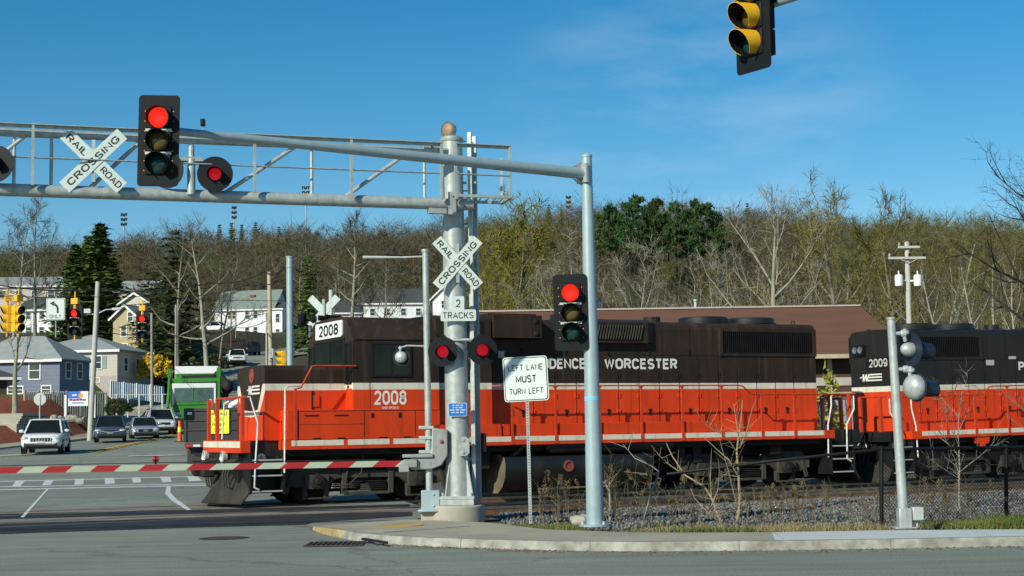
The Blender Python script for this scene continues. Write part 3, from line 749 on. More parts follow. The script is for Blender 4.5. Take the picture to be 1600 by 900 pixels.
def loco(M, number, paint, label, cab_end_number_lit=True, near=-1):
    root = thing('diesel_locomotive', label, 'locomotive', M=M, group='diesel locomotives coupled on the far track')
    X = lambda u: u - LL / 2
    DK, RD, WH = 0, 1, 2
    body3 = [paint, 'loco_red', 'loco_white', 'loco_gap']
    def section(b, u0, u1, half, zs, cap0=True, cap1=True):
        """half: [(y,z,material of the piece up to the next point)] from the bottom up, mirrored"""
        n = len(half)
        pr = [(y, z) for y, z, _ in half]; ms = [m for _, _, m in half]
        for s in (-1, 1):
            for i in range(n - 1):
                (ya, za), (yb, zb_) = pr[i], pr[i + 1]
                q = [(X(u0), s * ya, za), (X(u1), s * ya, za), (X(u1), s * yb, zb_), (X(u0), s * yb, zb_)]
                b.add(q if s < 0 else q[::-1], [(0, 1, 2, 3)], ms[i])
        for u, cap, d in ((u0, cap0, -1), (u1, cap1, 1)):
            if not cap: continue
            for i in range(n - 1):
                (ya, za), (yb, zb_) = pr[i], pr[i + 1]
                if abs(za - zb_) < 1e-5: continue
                q = [(X(u), -ya, za), (X(u), ya, za), (X(u), yb, zb_), (X(u), -yb, zb_)]
                b.add(q if d > 0 else q[::-1], [(0, 1, 2, 3)], ms[i])
    # --- long hood
    b = MB()
    section(b, 4.5, 15.9, [(1.0, 1.46, RD), (1.0, 2.57, WH), (1.0, 2.72, DK), (1.0, 4.10, DK), (0.975, 4.2, DK), (0.9, 4.265, DK), (0.78, 4.29, DK), (0, 4.32, DK)], None, False, True)
    for s in (-1, 1):
        for u in (6.75, 7.35, 7.95, 8.55, 9.15, 9.75, 10.35, 10.95, 11.55, 12.15, 12.75, 13.35, 13.95, 14.55, 15.15):
            b.box(X(u) - .007, X(u) + .007, s * 1.0 - .005, s * 1.0 + .005, 1.75, 3.42, 3)
            for z in (2.35, 2.86, 1.95):
                b.box(X(u) - .05, X(u) - .02, s * 1.0 - .018, s * 1.0 + .018, z, z + .12, RD if z < 2.5 else DK)
                b.box(X(u) + .02, X(u) + .05, s * 1.0 - .018, s * 1.0 + .018, z, z + .12, RD if z < 2.5 else DK)
        b.box(X(6.1), X(12.8), s * 1.0 - .005, s * 1.0 + .005, 3.42, 3.434, 3)
        for u in (11.9, 12.6): b.box(X(u) - .008, X(u) + .008, s * 1.0 - .005, s * 1.0 + .005, 3.42, 4.15, 3)
        for u in (7.05, 8.25, 9.45, 10.65, 11.85, 13.05, 14.2, 14.9):
            for z in (2.02, 3.52):
                b.box(X(u) - .03, X(u) + .05, s * 1.0 - .022, s * 1.0 + .022, z, z + .06, 3); b.box(X(u) - .01, X(u) + .03, s * 1.0 - .022, s * 1.0 + .022, z - .1, z, 3)
    hood = b.build('long_hood', body3, root, bevel=0.0)
    # rear end of the hood: headlights, number board, grab irons
    yn = .22 * near; nb = MB(); nb.box(X(15.9) + .003, X(15.9) + .02, yn - .52, yn + .52, 3.22, 3.54, 0)
    nb.text(number, (X(15.9) + .022, yn, 3.38), (0, 1, 0), (0, 0, 1), .24, .80, 1, bold=.012)
    nb.build('rear_number_board', ['black_metal', 'plate_white'], hood)
    yh = -.55 * near; hb = MB(); hb.box(X(15.9) + .003, X(15.9) + .1, yh - .24, yh + .24, 3.62, 3.92, 0)
    for s in (-1, 1): hb.lathe([(.095, 0), (.095, .02), (.07, .02), (.0001, .0)], (X(15.9) + .102, yh + s * .115, 3.77), (1, 0, 0), 14, 1)
    hb.build('rear_headlight', ['black_metal', 'chrome'], hood)
    em = MB(); emblem(em, (X(15.9) + .004, -.10 * near, 2.98), (0, 1, 0), (0, 0, 1), .2, 0); em.build('emblem', 'loco_letter', hood)
    for z in (3.1, 3.35, 3.6, 3.85):
        gr = MB(); gr.tube([(X(15.9), near * .93, z), (X(15.9) + .08, near * .93, z), (X(15.9) + .08, near * .7, z), (X(15.9), near * .7, z)], .012, 5); gr.build('grab_iron', paint, hood)
    # door louvre, central air intake, roof boxes
    b = MB(); section(b, 4.62, 6.05, [(1.38, 1.75, RD), (1.38, 2.57, WH), (1.38, 2.72, DK), (1.38, 3.5, DK), (1.38, 4.22, DK), (1.2, 4.31, DK), (0, 4.34, DK)], None)
    for s in (-1, 1):
        b.box(X(4.85), X(5.85), s * 1.38 - .012, s * 1.38 + .012, 3.66, 4.18, 3)
        for i in range(9): b.obox((X(4.92 + i * .11), s * 1.395, 3.92), (1, s * -.6, 0), (s * .6, 1, 0), (0, 0, 1), .03, .006, .25, DK)
    b.build('air_intake', body3, root, bevel=.012)
    b = MB()
    for s in (-1, 1):
        b.box(X(6.1), X(7.42), s * 1.2 - .2, s * 1.2 + .2, 3.79, 4.34, 0)
    b.box(X(6.1), X(7.42), -1.1, 1.1, 4.28, 4.40, 0)
    for s in (-1, 1):
        b.box(X(6.1) + .62, X(6.1) + .64, s * 1.2 - .204, s * 1.2 + .204, 3.82, 4.32, 1); b.box(X(7.2), X(7.3), s * 1.4 - .03, s * 1.4 + .03, 3.85, 3.95, 0); b.box(X(7.2), X(7.3), s * 1.4 - .03, s * 1.4 + .03, 4.15, 4.25, 0)
    b.build('filter_box', [paint, 'loco_gap'], root, bevel=.02)
    # dynamic brake blister with slatted vents
    b = MB()
    prof = [(8.45, 1.0), (8.75, 1.17), (10.55, 1.17), (10.85, 1.0)]
    vs = []
    for s in (-1, 1):
        lo = [(X(u), s * y, 3.72) for u, y in prof]; hi = [(X(u), s * y, 4.24) for u, y in prof]
        tp = [(X(u), s * .7, 4.33) for u, y in prof]
        for i in range(3):
            for A_, B_ in ((lo, hi), (hi, tp)):
                q = [A_[i], A_[i + 1], B_[i + 1], B_[i]]
                b.add(q if s < 0 else q[::-1], [(0, 1, 2, 3)])
            q = [lo[i + 1], lo[i], (lo[i][0], s * .98, 3.72), (lo[i + 1][0], s * .98, 3.72)]
            b.add(q if s < 0 else q[::-1], [(0, 1, 2, 3)])
        b.box(X(9.05), X(10.4), s * 1.17 - .006, s * 1.17 + .006, 3.80, 4.16, 1)
        for i in range(17):
            b.obox((X(9.1 + i * .0775), s * 1.19, 3.98), (.25, 0, 1), (1, 0, -.25), (0, 1, 0), .18, .011, .02, 2)
    b.box(X(8.45), X(10.85), -.72, .72, 4.25, 4.335)
    b.build('brake_blister', [paint, 'loco_gap', 'grime_tan'], root)
    # radiator grilles
    for s in (-1, 1):
        b = MB(); y = s * 1.03
        b.box(X(12.86), X(15.88), s * 1.0 - .03, s * 1.0 + .03, 4.06, 4.14); b.box(X(12.86), X(15.88), s * 1.0 - .03, s * 1.0 + .03, 3.42, 3.50)
        b.box(X(12.80), X(12.9), s * 1.0 - .05, s * 1.0 + .05, 3.42, 4.14); b.box(X(15.80), X(15.9), s * 1.0 - .05, s * 1.0 + .05, 3.42, 4.14)
        b.box(X(12.9), X(15.8), s * 1.0 - .004, s * 1.0 + .004, 3.5, 4.06, 1)
        for i in range(44): b.box(X(12.95) + i * .065, X(12.95) + i * .065 + .022, s * 1.0 - .035, s * 1.0 + .035, 3.5, 4.06, 2)
        b.build('radiator_grille', [paint, 'loco_gap', 'black_metal'], root)
    for u, r, z in ((13.0, .66, 4.31), (14.5, .66, 4.31), (9.0, .55, 4.33)):
        b = MB(); b.lathe([(r + .05, 0), (r + .05, .03), (r, .05), (r, .15), (r - .03, .17), (r - .05, .15), (r - .05, .02), (.0001, .02)], (X(u), 0, z), (0, 0, 1), 28)
        for k in range(6): b.beam((X(u), 0, z + .13), (X(u) + (r - .04) * math.cos(k * PI / 3), (r - .04) * math.sin(k * PI / 3), z + .13), .03, .02)
        b.lathe([(.3, .14), (.3, .155), (.25, .155)], (X(u), 0, z), (0, 0, 1), 20); b.lathe([(.14, 0), (.14, .15), (.0001, .15)], (X(u), 0, z), (0, 0, 1), 12)
        b.build('roof_fan', 'tank_black', root)
    for u in (10.9, 15.3):
        b = MB(); b.tube([(X(u), -.8, 4.28), (X(u), -.8, 4.38), (X(u) + .1, -.8, 4.38), (X(u) + .1, -.8, 4.28)], .015, 6); b.build('lifting_lug', paint, root)
    b = MB(); b.lathe([(.22, 0), (.22, .16), (.0001, .16)], (X(11.4), .0, 4.31), (0, 0, 1), 14); b.build('roof_hatch', paint, root)
    # hood lettering (both sides)
    for w, u0, u1 in (('PROVIDENCE', 6.88, 8.80), ('WORCESTER', 9.36, 11.5)):
        b = MB(); b.text(w, (X((u0 + u1) / 2), -1.0, 3.205), (1, 0, 0), (0, 0, 1), .27, u1 - u0, 0, bold=.016, off=.0065); b.build('lettering', 'loco_letter', hood)
    for w, u0, u1 in (('PROVIDENCE', 8.96, 11.42), ('WORCESTER', 6.28, 8.42)):
        b = MB(); b.text(w, (X((u0 + u1) / 2), 1.0, 3.205), (-1, 0, 0), (0, 0, 1), .27, u1 - u0, 0, bold=.016, off=.0065); b.build('lettering', 'loco_letter', hood)
    for q in ((6.42, 6.58, -1.006, -1.001, 3.33, 3.5), (12.35, 12.65, 1.001, 1.006, 3.25, 3.4), (11.5, 11.78, 1.001, 1.006, 3.42, 3.5)):
        b = MB(); b.box(X(q[0]), X(q[1]), *q[2:]); b.build('notice_sticker', 'plate_white', hood)
    # --- cab
    b = MB(); section(b, 2.5, 4.62, [(1.53, 1.46, RD), (1.53, 2.57, WH), (1.53, 2.72, DK), (1.53, 3.72, DK), (1.16, 4.17, DK), (1.0, 4.25, DK), (0, 4.28, DK)], None)
    for s in (-1, 1):
        b.box(X(2.5) + .02, X(4.6), s * 1.53 - .025, s * 1.53 + .025, 3.70, 3.73, DK)
        b.box(X(3.02) - .12, X(3.02) - .106, s * 1.53 - .004, s * 1.53 + .004, 1.5, 3.7, 3)
        b.box(X(2.62), X(4.62), s * 1.53 - .004, s * 1.53 + .004, 2.83, 2.842, 3)
    cab = b.build('cab', body3, root, bevel=.02)
    for s in (-1, 1):
        b = MB()
        b.box(X(2.93), X(3.92), s * 1.53 - .03, s * 1.53 + .03, 2.86, 2.91); b.box(X(2.93), X(3.92), s * 1.53 - .03, s * 1.53 + .03, 3.6, 3.64)
        for u in (2.93, 3.4, 3.87): b.box(X(u), X(u) + .05, s * 1.53 - .028, s * 1.53 + .028, 2.91, 3.6)
        fr = b.build('side_window', 'loco_gap', cab)
        g = MB(); g.box(X(2.98), X(3.87), s * 1.53 - .01, s * 1.53 + .01, 2.91, 3.6); g.build('pane', 'cab_glass', fr)
    for s in (-1, 1):
        for y0, y1, z0, z1 in ((.06, .98, 3.2, 3.72), (1.12, 1.40, 2.75, 3.62)):
            fr = MB(); gl = MB(); a, c = sorted((s * y0, s * y1))
            gl.box(X(2.5) - .012, X(2.5) + .01, a, c, z0, z1)
            fr.box(X(2.5) - .03, X(2.5), a - .05, a, z0 - .05, z1 + .05); fr.box(X(2.5) - .03, X(2.5), c, c + .05, z0 - .05, z1 + .05)
            fr.box(X(2.5) - .03, X(2.5), a, c, z1, z1 + .05); fr.box(X(2.5) - .03, X(2.5), a, c, z0 - .05, z0)
            w = fr.build('windshield', 'loco_gap', cab); gl.build('pane', 'cab_glass', w)
    b = MB()
    p = [(-.9, -.15), (-.86, -.19), (.86, -.19), (.9, -.15), (.9, .15), (.86, .19), (-.86, .19), (-.9, .15)]
    b.prism(p, (X(2.5) - .002, 0, 4.0), (0, -1, 0), (0, 0, 1), .03, 0)
    b.text(number, (X(2.5) - .033, 0, 4.0), (0, -1, 0), (0, 0, 1), .27, 1.34, 1, bold=.012)
    b.build('number_board', ['number_board', 'black_ink'], cab)
    b = MB()
    for z in (3.98, 4.13): b.lathe([(.075, 0), (.08, .05), (.06, .05), (.0001, .03)], (X(2.5), .9 + .17 * 1.2 + .17, z), (-1, 0, 0), 12)
    b.build('headlight', 'chrome', cab)
    b = MB(); b.tube([(X(2.9), .9, 4.26), (X(2.9), .9, 4.36)], .03, 6); b.tube([(X(2.55), .9, 4.36), (X(3.1), .9, 4.36)], [.07, .025], 10); b.tube([(X(2.65), .72, 4.38), (X(3.1), .75, 4.38)], [.06, .02], 10)
    b.box(X(2.75), X(2.95), .45, .62, 4.27, 4.36)
    b.build('horn', 'black_metal', cab)
    # cab door and steps beside the nose
    b = MB()
    for s in (-1, 1): b.box(X(2.5) - .006, X(2.5), min(s * 1.06, s * 1.46), max(s * 1.06, s * 1.46), 2.15, 2.6, 1); b.box(X(2.5) - .02, X(2.5) - .006, s * 1.24 - .05, s * 1.24 + .05, 2.62, 2.66, 0)
    b.build('cab_door', [paint, 'loco_red'], cab)
    for s in (-1, 1):
        b = MB(); b.text(number, (X(3.395), s * 1.53, 2.385), (-s, 0, 0), (0, 0, 1), .33, .81, 0, bold=.011, off=.004)
        b.text('EMD GP38-2', (X(3.40), s * 1.53, 2.155), (-s, 0, 0), (0, 0, 1), .05, .4, 0, bold=.02, off=.004)
        b.build('cab_number', 'loco_letter', cab)
    # --- battery boxes under the cab
    b = MB()
    for s in (-1, 1):
        a, c = sorted((s * 1.0, s * 1.56)); b.box(X(.95), X(4.62), a, c, 1.47, 2.12, 0)
        for u in (1.2, 2.75, 4.0): b.box(X(u) - .008, X(u) + .008, s * 1.56 - .004, s * 1.56 + .004, 1.5, 2.1, 1)
        b.box(X(1.2), X(2.75), s * 1.56 - .004, s * 1.56 + .004, 1.79, 1.80, 1)
        b.box(X(1.2), X(4.62), s * 1.56 - .004, s * 1.56 + .004, 2.085, 2.10, 1)
        for u in (1.5, 2.2): b.box(X(u) - .16, X(u) + .16, s * 1.56 - .015, s * 1.56 + .015, 1.985, 2.01, 1)
        for u in (2.95, 3.62): b.box(X(u) - .035, X(u) + .035, s * 1.56 - .012, s * 1.56 + .012, 1.93, 2.04, 1)
        for u in (1.62, 2.2, 3.2, 3.8): b.box(X(u) - .09, X(u) + .09, s * 1.56 - .025, s * 1.56 + .025, 1.47, 1.5, 1)
    b.build('battery_box', ['loco_red', 'loco_gap'], root, bevel=.008)
    # --- nose
    b = MB()
    u0 = .58
    half = [(1.05, 1.46, RD), (1.05, 2.57, WH), (1.05, 2.72, DK), (1.05, 3.02, DK), (.98, 3.11, DK), (.86, 3.14, DK), (0, 3.16, DK)]
    section(b, u0 + .02, 2.5, half, None, True, False)
    # front face: red below the chevron, white chevron, brown above
    fx = X(u0 + .018)
    def face(P, m, t=.006): b.prism(P, (fx, 0, 0), (0, -1, 0), (0, 0, 1), t, m)
    for s in (-1, 1):
        g = lambda P: [(s * a, z) for a, z in P][::s]
        face(g([(0, 1.47), (1.045, 1.47), (1.045, 2.55), (.62, 2.02), (0, 1.98)]), RD)
        face(g([(0, 1.981), (.62, 2.021), (1.045, 2.551), (1.045, 2.72), (.88, 2.72), (.52, 2.15), (0, 2.12)]), WH, .008)
        face(g([(0, 2.121), (.52, 2.151), (.88, 2.721), (1.045, 2.721), (1.045, 3.02), (.98, 3.11), (.86, 3.14), (0, 3.15)]), DK)
    nose = b.build('nose', body3, root, bevel=.015)
    em = MB(); emblem(em, (X(u0) + .006, -.25, 2.60), (0, -1, 0), (0, 0, 1), .2, 0); em.build('emblem', 'loco_letter', nose)
    b = MB(); b.lathe([(.17, 0), (.17, .02), (.14, .02), (.14, .012), (.08, .012), (.06, .03), (.0001, .03)], (X(u0) + .01, -.1, 2.92), (-1, 0, 0), 20); b.build('headlight_cover', 'dust_red', nose)
    for s in (-1, 1):
        b = MB(); b.box(X(1.72), X(1.86), s * 1.05 - .03, s * 1.05 + .03, 2.2, 2.45); b.box(X(1.68), X(1.725), s * 1.05 - .02, s * 1.05 + .02, 1.95, 2.55, 1)
        b.build('sand_filler', ['loco_red', 'loco_gap'], nose)
    # --- sill and walkway
    b = MB(); b.box(X(.92), X(16.0), -1.58, 1.58, 1.25, 1.46, 0); b.box(X(.1), X(.92), -1.0, 1.0, 1.2, 1.46, 2); b.box(X(16.0), X(16.7), -1.0, 1.0, 1.2, 1.46, 2)
    b.box(X(4.5), X(6.2), -1.56, 1.56, 1.461, 1.75, 0)
    sill = b.build('side_sill', ['loco_red', 'loco_gap', 'tank_black'], root)
    posts = [6.49, 7.66, 8.88, 10.07, 11.27, 12.46, 13.69, 14.73]
    edges = [.98, 2.3, 3.4, 4.6] + posts + [15.7]
    for s in (-1, 1):
        for a, c in zip(edges[:-1], edges[1:]):
            b = MB(); b.box(X(a) + .05, X(c) - .05, s * 1.58 - .005, s * 1.58 + .005, 1.33, 1.452); b.build('sill_stripe', 'loco_white', sill)
    for s in (-1, 1):
        ps = [6.2] + posts[:6]
        for a, c in zip(ps[:-1], ps[1:]):
            b = MB(); x0, x1 = sorted((s * 1.47, s * 1.53)); b.box(X(a) + .07, X(c) - .05, x0, x1, 1.47, 1.74); b.build('kick_plate', 'loco_red', sill, bevel=.008)
    b = MB(); b.box(X(6.55), X(6.85), -1.59, -1.585, 1.26, 1.38, 0); b.box(X(6.6), X(6.85), -1.59, -1.583, 1.40, 1.46, 1); b.build('data_plate', ['loco_red', 'plate_white'], sill)
    # frame below
    b = MB(); b.box(X(.6), X(16.2), -.75, .75, .85, 1.24); b.box(X(1.0), X(16.0), -1.3, 1.3, 1.1, 1.24)
    for u in (4.9, 5.3, 5.8, 11.3, 11.8): b.box(X(u), X(u) + .25, -1.2, 1.2, .7, 1.15)
    b.build('underframe', 'grime', root)
    # --- side handrails
    for s in (-1, 1):
        b = MB(); y = s * 1.56
        for u in posts:
            top = 2.63 if u < 13 else 2.41
            b.box(X(u) - .025, X(u) + .025, y - .02, y + .02, 1.25, top); b.box(X(u) - .05, X(u) + .05, y - .03, y + .03, top - .03, top + .02); b.box(X(u) - .05, X(u) + .05, y + s * .002, y + s * .03, 1.27, 1.47)
        b.tube([(X(6.05), s * 1.40, 2.645), (X(6.2), y, 2.645), (X(12.95), y, 2.645), (X(13.12), y, 2.62), (X(13.35), y, 2.43), (X(13.5), y, 2.41), (X(16.3), y, 2.40)], .020, 6)
        b.build('side_handrail', 'loco_rail_red', root)
    for s in (-1, 1):
        b = MB(); b.tube([(X(1.2), s * 1.5, 2.60), (X(1.28), s * 1.5, 2.62), (X(1.52), s * 1.54, 3.08), (X(1.6), s * 1.545, 3.1), (X(2.56), s * 1.56, 3.1)], .022, 6)
        b.box(X(1.1), X(1.16), s * 1.55, s * 1.585, 1.3, 2.6); b.build('cab_handrail', 'loco_rail_red', root)
    # --- ends: platform, end plate, rails, steps, coupler
    for e, us in (('front', 1), ('rear', -1)):
        f = (lambda u: X(u)) if us > 0 else (lambda u: X(LL - u))
        def bx(bb, u0, u1, y0, y1, z0, z1, m=0):
            a, c = sorted((f(u0), f(u1))); bb.box(a, c, y0, y1, z0, z1, m)
        b = MB(); bx(b, -.10, .12, -1.5, 1.5, 1.20, 1.47, 0); bx(b, -.106, -.1, -1.46, 1.46, 1.31, 1.45, 1); bx(b, .12, .95, -.98, .98, 1.40, 1.47, 0)
        pl = b.build('end_platform', ['loco_red' if e == 'front' else 'tank_black', 'loco_white' if e == 'front' else 'loco_gap'], root, bevel=.01)
        b = MB()
        bx(b, .0, .12, -1.0, 1.0, .55, 1.2, 0)                      # pilot plate
        for s in (-1, 1):
            y0, y1 = sorted((s * .95, s * 1.52))
            bx(b, .10, .14, y0, y1, .3, 1.2, 0); bx(b, .86, .90, y0, y1, .3, 1.25, 0); bx(b, .12, .88, s * 1.0 - .02, s * 1.0 + .02, .3, 1.4, 0)
            for z in (.34, .68, 1.02): bx(b, .14, .86, y0, y1, z, z + .03, 0); ye = s * 1.525; bx(b, .16, .84, min(ye, ye - s * .02), max(ye, ye - s * .02), z + .004, z + .034, 1)
        b.build('step_well', ['tank_black', 'plate_white'], root)
        for s in (-1, 1):
            y = s * 1.54
            b = MB(); b.tube([(f(.05), y, 2.42 if e == 'front' else 2.4), (f(.10), y, 2.42), (f(.20), y, 2.1), (f(.28), y, 1.85), (f(.22), y, .95), (f(.20), y, .45), (f(.3), y, .40)] if e == 'front' else
                   [(f(.10), y, 2.36), (f(.10), y, 2.0), (f(.36), y, 1.6), (f(.38), y, .7), (f(.25), y, .62)], .022, 6); b.build('grab_rail', 'loco_grab', root)
            b = MB(); b.tube([(f(1.25), s * 1.50, 2.66), (f(1.0), y, 2.66), (f(.90), y, 2.60), (f(.88), y, .75)] if e == 'front' else [(f(.85), y, 2.4), (f(.85), y, 2.1), (f(.98), y, 1.6), (f(1.0), y, .75)], .022, 6); b.build('grab_rail', 'loco_grab', root)
        for s in (-1, 1):
            b = MB()
            ps_ = (1.42, .72) if s > 0 else (-1.25,)
            if e == 'rear': ps_ = (s * 1.25, s * .42)
            for y in ps_: b.box(*(sorted((f(-.02), f(.05)))), y - .05, y + .05, 1.3, 2.42)
            if e == 'rear': b.tube([(f(.02), s * .40, 2.42), (f(.02), s * 1.5, 2.42)], .025, 6)
            elif s > 0: b.tube([(f(.02), 1.42, 2.40), (f(.06), 1.1, 2.30), (f(.02), .72, 2.36)], .02, 6)
            else: b.tube([(f(.02), .74, 2.42), (f(.02), -1.5, 2.42)], .03, 6)
            b.build('end_handrail', 'loco_rail_red', root)
        b = MB()
        b.tube([(f(.02), -.2, 2.35), (f(-.06), -.1, 2.3), (f(-.08), .0, 1.5)], .02, 6); b.build('safety_chain', 'loco_grab', root)
        # hoses and couplers
        b = MB(); bx(b, -.40, .3, -.13, .13, .72, .98); bx(b, -.56, -.3, -.2, .12, .66, 1.04); bx(b, -.1, .1, -.35, .35, .66, 1.05)
        b.build('coupler', 'grime', root, bevel=.03)
        b = MB()
        for y in (-.95, -.75, -.55, .55, .75, .95):
            b.tube([(f(.0), y, 1.05), (f(-.14), y, 1.0), (f(-.22), y * .97, .72), (f(-.18), y * .93, .45), (f(-.1), y * .9, .40)], .022, 6)
        b.build('air_hose', 'grime_tan' if e == 'front' else 'grime', root)
        if e == 'rear':
            b = MB()
            for y in (-.5, .5): b.tube([(f(-.03), y - .2, 1.1), (f(-.03), y - .05, 1.25), (f(-.03), y + .05, 1.25), (f(-.03), y + .2, 1.0)], .018, 6)
            b.build('cut_lever', 'loco_grab', root)
        if e == 'front':
            for y in (1.25, -.25):
                b = MB(); b.lathe([(.05, .16), (.13, .10), (.145, 0), (.12, -.012), (.10, .02), (.0001, .03)], (f(-.16), y * 1.0, 1.10), (1, 0, 0), 16); b.build('ditch_light', 'alum', root)
        # pilot: snow plough
        b = MB(); rows = []
        for i in range(9):
            y = -1.5 + 3.0 * i / 8; uu = -.46 + .46 * abs(y) / 1.5
            rows.append([(f(uu + .30), y, .72), (f(uu + .16), y, .5), (f(uu + .05), y, .28), (f(uu - .1), y, .10)])
        vs = [p for r in rows for p in r]; fs = []
        for i in range(8):
            for j in range(3): fs.append((i * 4 + j, (i + 1) * 4 + j, (i + 1) * 4 + j + 1, i * 4 + j + 1))
        b.add(vs, fs); o = b.build('snow_plough', mat('plough_dark', (0.022, 0.020, 0.016), .85, 0, .5, 2.5, bump=.2, dirt=((0.07, 0.06, 0.043), .7, 2.2, (1, 1, 1))), root); sm = o.modifiers.new('thick', 'SOLIDIFY'); sm.thickness = .03
    b = MB(); b.lathe([(.10, 0), (.10, .012), (.0001, .012)], (X(.5), -1.0 - .022 - .05, 1.08), (0, -1, 0), 18, 0); b.lathe([(.06, .013), (.0001, .013)], (X(.5), -1.072, 1.08), (0, -1, 0), 4, 1); b.lathe([(.10, 0), (.10, .012), (.0001, .012)], (X(LL - .6), 1.072, 1.08), (0, 1, 0), 18, 0)
    b.build('route_badge', ['number_board', 'sig_yellow'], root)
    # --- fuel tank, air reservoir
    b = MB()
    def sect(t, k=1.0):
        return [(-1.45 * k, .80), (-1.38 * k, .96), (-1.15 * k, 1.02), (1.15 * k, 1.02), (1.38 * k, .96), (1.45 * k, .80), (1.42 * k, .5), (1.25 * k, .25), (1.0 * k, .1), (-1.0 * k, .1), (-1.25 * k, .25), (-1.42 * k, .5)]
    S0 = sect(0); k = len(S0)
    vs = [(X(6.35), y, z) for y, z in S0] + [(X(10.45), y, z) for y, z in S0]
    b.add(vs, [(i, (i + 1) % k, k + (i + 1) % k, k + i) for i in range(k)], 0)
    b.add([(X(10.45), y, z) for y, z in S0], [tuple(range(k))], 0); b.add([(X(6.35), y, z) for y, z in S0], [tuple(range(k - 1, -1, -1))], 1)
    for s in (-1, 1):
        b.lathe([(.14, 0), (.14, .03), (.09, .03), (.09, .01), (.0001, .01)], (X(8.05), s * 1.44, .72), (0, s, 0), 16, 2)
        b.tube([(X(6.62), s * 1.15, .95), (X(6.7), s * 1.35, 1.05), (X(6.85), s * 1.42, 1.22)], .06, 8, 0); b.lathe([(.075, 0), (.075, .05), (.0001, .05)], (X(6.84), s * 1.42, 1.2), (.3, s * .2, .9), 12, 2)
        b.beam((X(7.2), s * 1.46, .19), (X(9.3), s * 1.46, .21), .03, .04, 1)
    b.build('fuel_tank', ['tank_black', mat('plate_tan', (0.135, 0.112, 0.075), 0.9, 0, 0.3, 3), 'dust_red'], root, smooth=40)
    for s in (-1, 1):
        b = MB(); b.lathe([(.0001, 0), (.10, .02), (.165, .10), (.165, 3.55), (.10, 3.64), (.0001, 3.66)], (X(7.45), s * 1.33, 1.185), (1, 0, 0), 18)
        b.build('air_reservoir', 'tank_black', root, smooth=50)
    # --- trucks
    for cu in (3.0, 13.45):
        b = MB()
        for s in (-1, 1):
            y0, y1 = sorted((s * .98, s * 1.12))
            P = [(-2.05, .72), (-1.75, .92), (-.75, .92), (-.45, .74), (.45, .74), (.75, .92), (1.75, .92), (2.05, .72), (2.05, .50), (1.75, .40), (1.0, .40), (.75, .58), (-.75, .58), (-1.0, .40), (-1.75, .40), (-2.05, .5)]
            b.prism(P, (X(cu), y1 if s < 0 else y1, 0), (1, 0, 0), (0, 0, 1), .14, 0)
            b.box(X(cu) - .62, X(cu) - .50, y0 - .03, y1 + .03, .22, .82, 0); b.box(X(cu) + .50, X(cu) + .62, y0 - .03, y1 + .03, .22, .82, 0)
            b.box(X(cu) - .55, X(cu) + .55, y0 - .01, y1 + .05 * s, .20, .27, 0)
            for k in range(5):
                z = .30 + .045 * k; b.box(X(cu) - .45, X(cu) + .45, s * 1.05 - .09, s * 1.05 + .09, z, z + .025, 1)
            for d in (-1.25, 1.25):
                b.box(X(cu + d) - .28, X(cu + d) + .28, s * 1.14 - .08, s * 1.14 + .08, .36, .68, 0); b.lathe([(.17, -.02), (.17, .07), (.12, .09), (.06, .09), (.06, .12), (.0001, .12)], (X(cu + d), s * 1.21, .52), (0, s, 0), 14, 1)
                b.box(X(cu + d) - .30, X(cu + d) - .20, s * 1.08 - .06, s * 1.08 + .06, .16, .42, 0); b.box(X(cu + d) + .20, X(cu + d) + .30, s * 1.08 - .06, s * 1.08 + .06, .16, .42, 0)
                b.box(X(cu + d) - .33, X(cu + d) + .36, s * 1.16 - .03, s * 1.16 + .03, .13, .17, 0)
            for d in (-.85, .85):
                b.lathe([(.0001, 0), (.13, 0), (.15, .05), (.15, .36), (.1, .40), (.0001, .40)], (X(cu + d) - .2, s * 1.17, .95), (1, 0, 0), 14, 1)
                b.tube([(X(cu + d) + .2, s * 1.17, .95), (X(cu + d) + .34, s * 1.17, .8), (X(cu + d) + .30, s * 1.12, .4)], .03, 6, 0)
                b.beam((X(cu + d * 2.1), s * 1.12, .75), (X(cu + d * 2.3), s * 1.1, .25), .06, .10, 0)
            b.tube([(X(cu - .85), s * 1.22, .42), (X(cu - .5), s * 1.24, .44), (X(cu - .2), s * 1.24, .7), (X(cu - .15), s * 1.2, 1.1)], .018, 6, 0)
        b.box(X(cu) - .4, X(cu) + .4, -1.0, 1.0, .45, .8, 1)
        tr = b.build('truck', ['grime_tan', 'grime'], root, bevel=.012)
        for d in (-1.25, 1.25):
            b = MB()
            for s in (-1, 1): b.lathe([(.0001, .07), (.2, .07), (.22, .02), (.42, .02), (.44, .07), (.505, .07), (.51, -.02), (.54, -.06), (.54, -.09), (.2, -.07), (.0001, -.07)], (X(cu + d), s * .74, .505), (0, s, 0), 26)
            b.tube([(X(cu + d), -.7, .505), (X(cu + d), .7, .505)], .1, 10)
            b.build('wheelset', 'grime', tr)
    b = MB(); b.prism([(-.28, 0), (.28, 0), (.22, -.18), (.1, -.2), (.08, -.28), (-.08, -.28), (-.1, -.2), (-.22, -.18)], (X(13.45), 1.55, 1.245), (1, 0, 0), (0, 0, 1), .12); b.build('jacking_pad', 'loco_red', root)
    # cab mirror bracket, lamp wire
    return root

M1 = frame_yaw(tk(LL / 2, 1.6, 0), YAW)
loco_a = loco(M1, '2008', 'loco_brown', 'brown, white and red diesel locomotive with its cab and number 2008 facing the road')
# the second one is turned round: its far side is the one we see
M2 = frame_yaw(tk(17.85 + LL / 2, 1.6, 0.02), YAW + PI) @ Matrix.Rotation(R(0.75), 4, 'Y')
loco_b = loco(M2, '2009', 'loco_black', 'black, white and red diesel locomotive numbered 2009 coupled tail to tail behind the 2008 one', near=1)
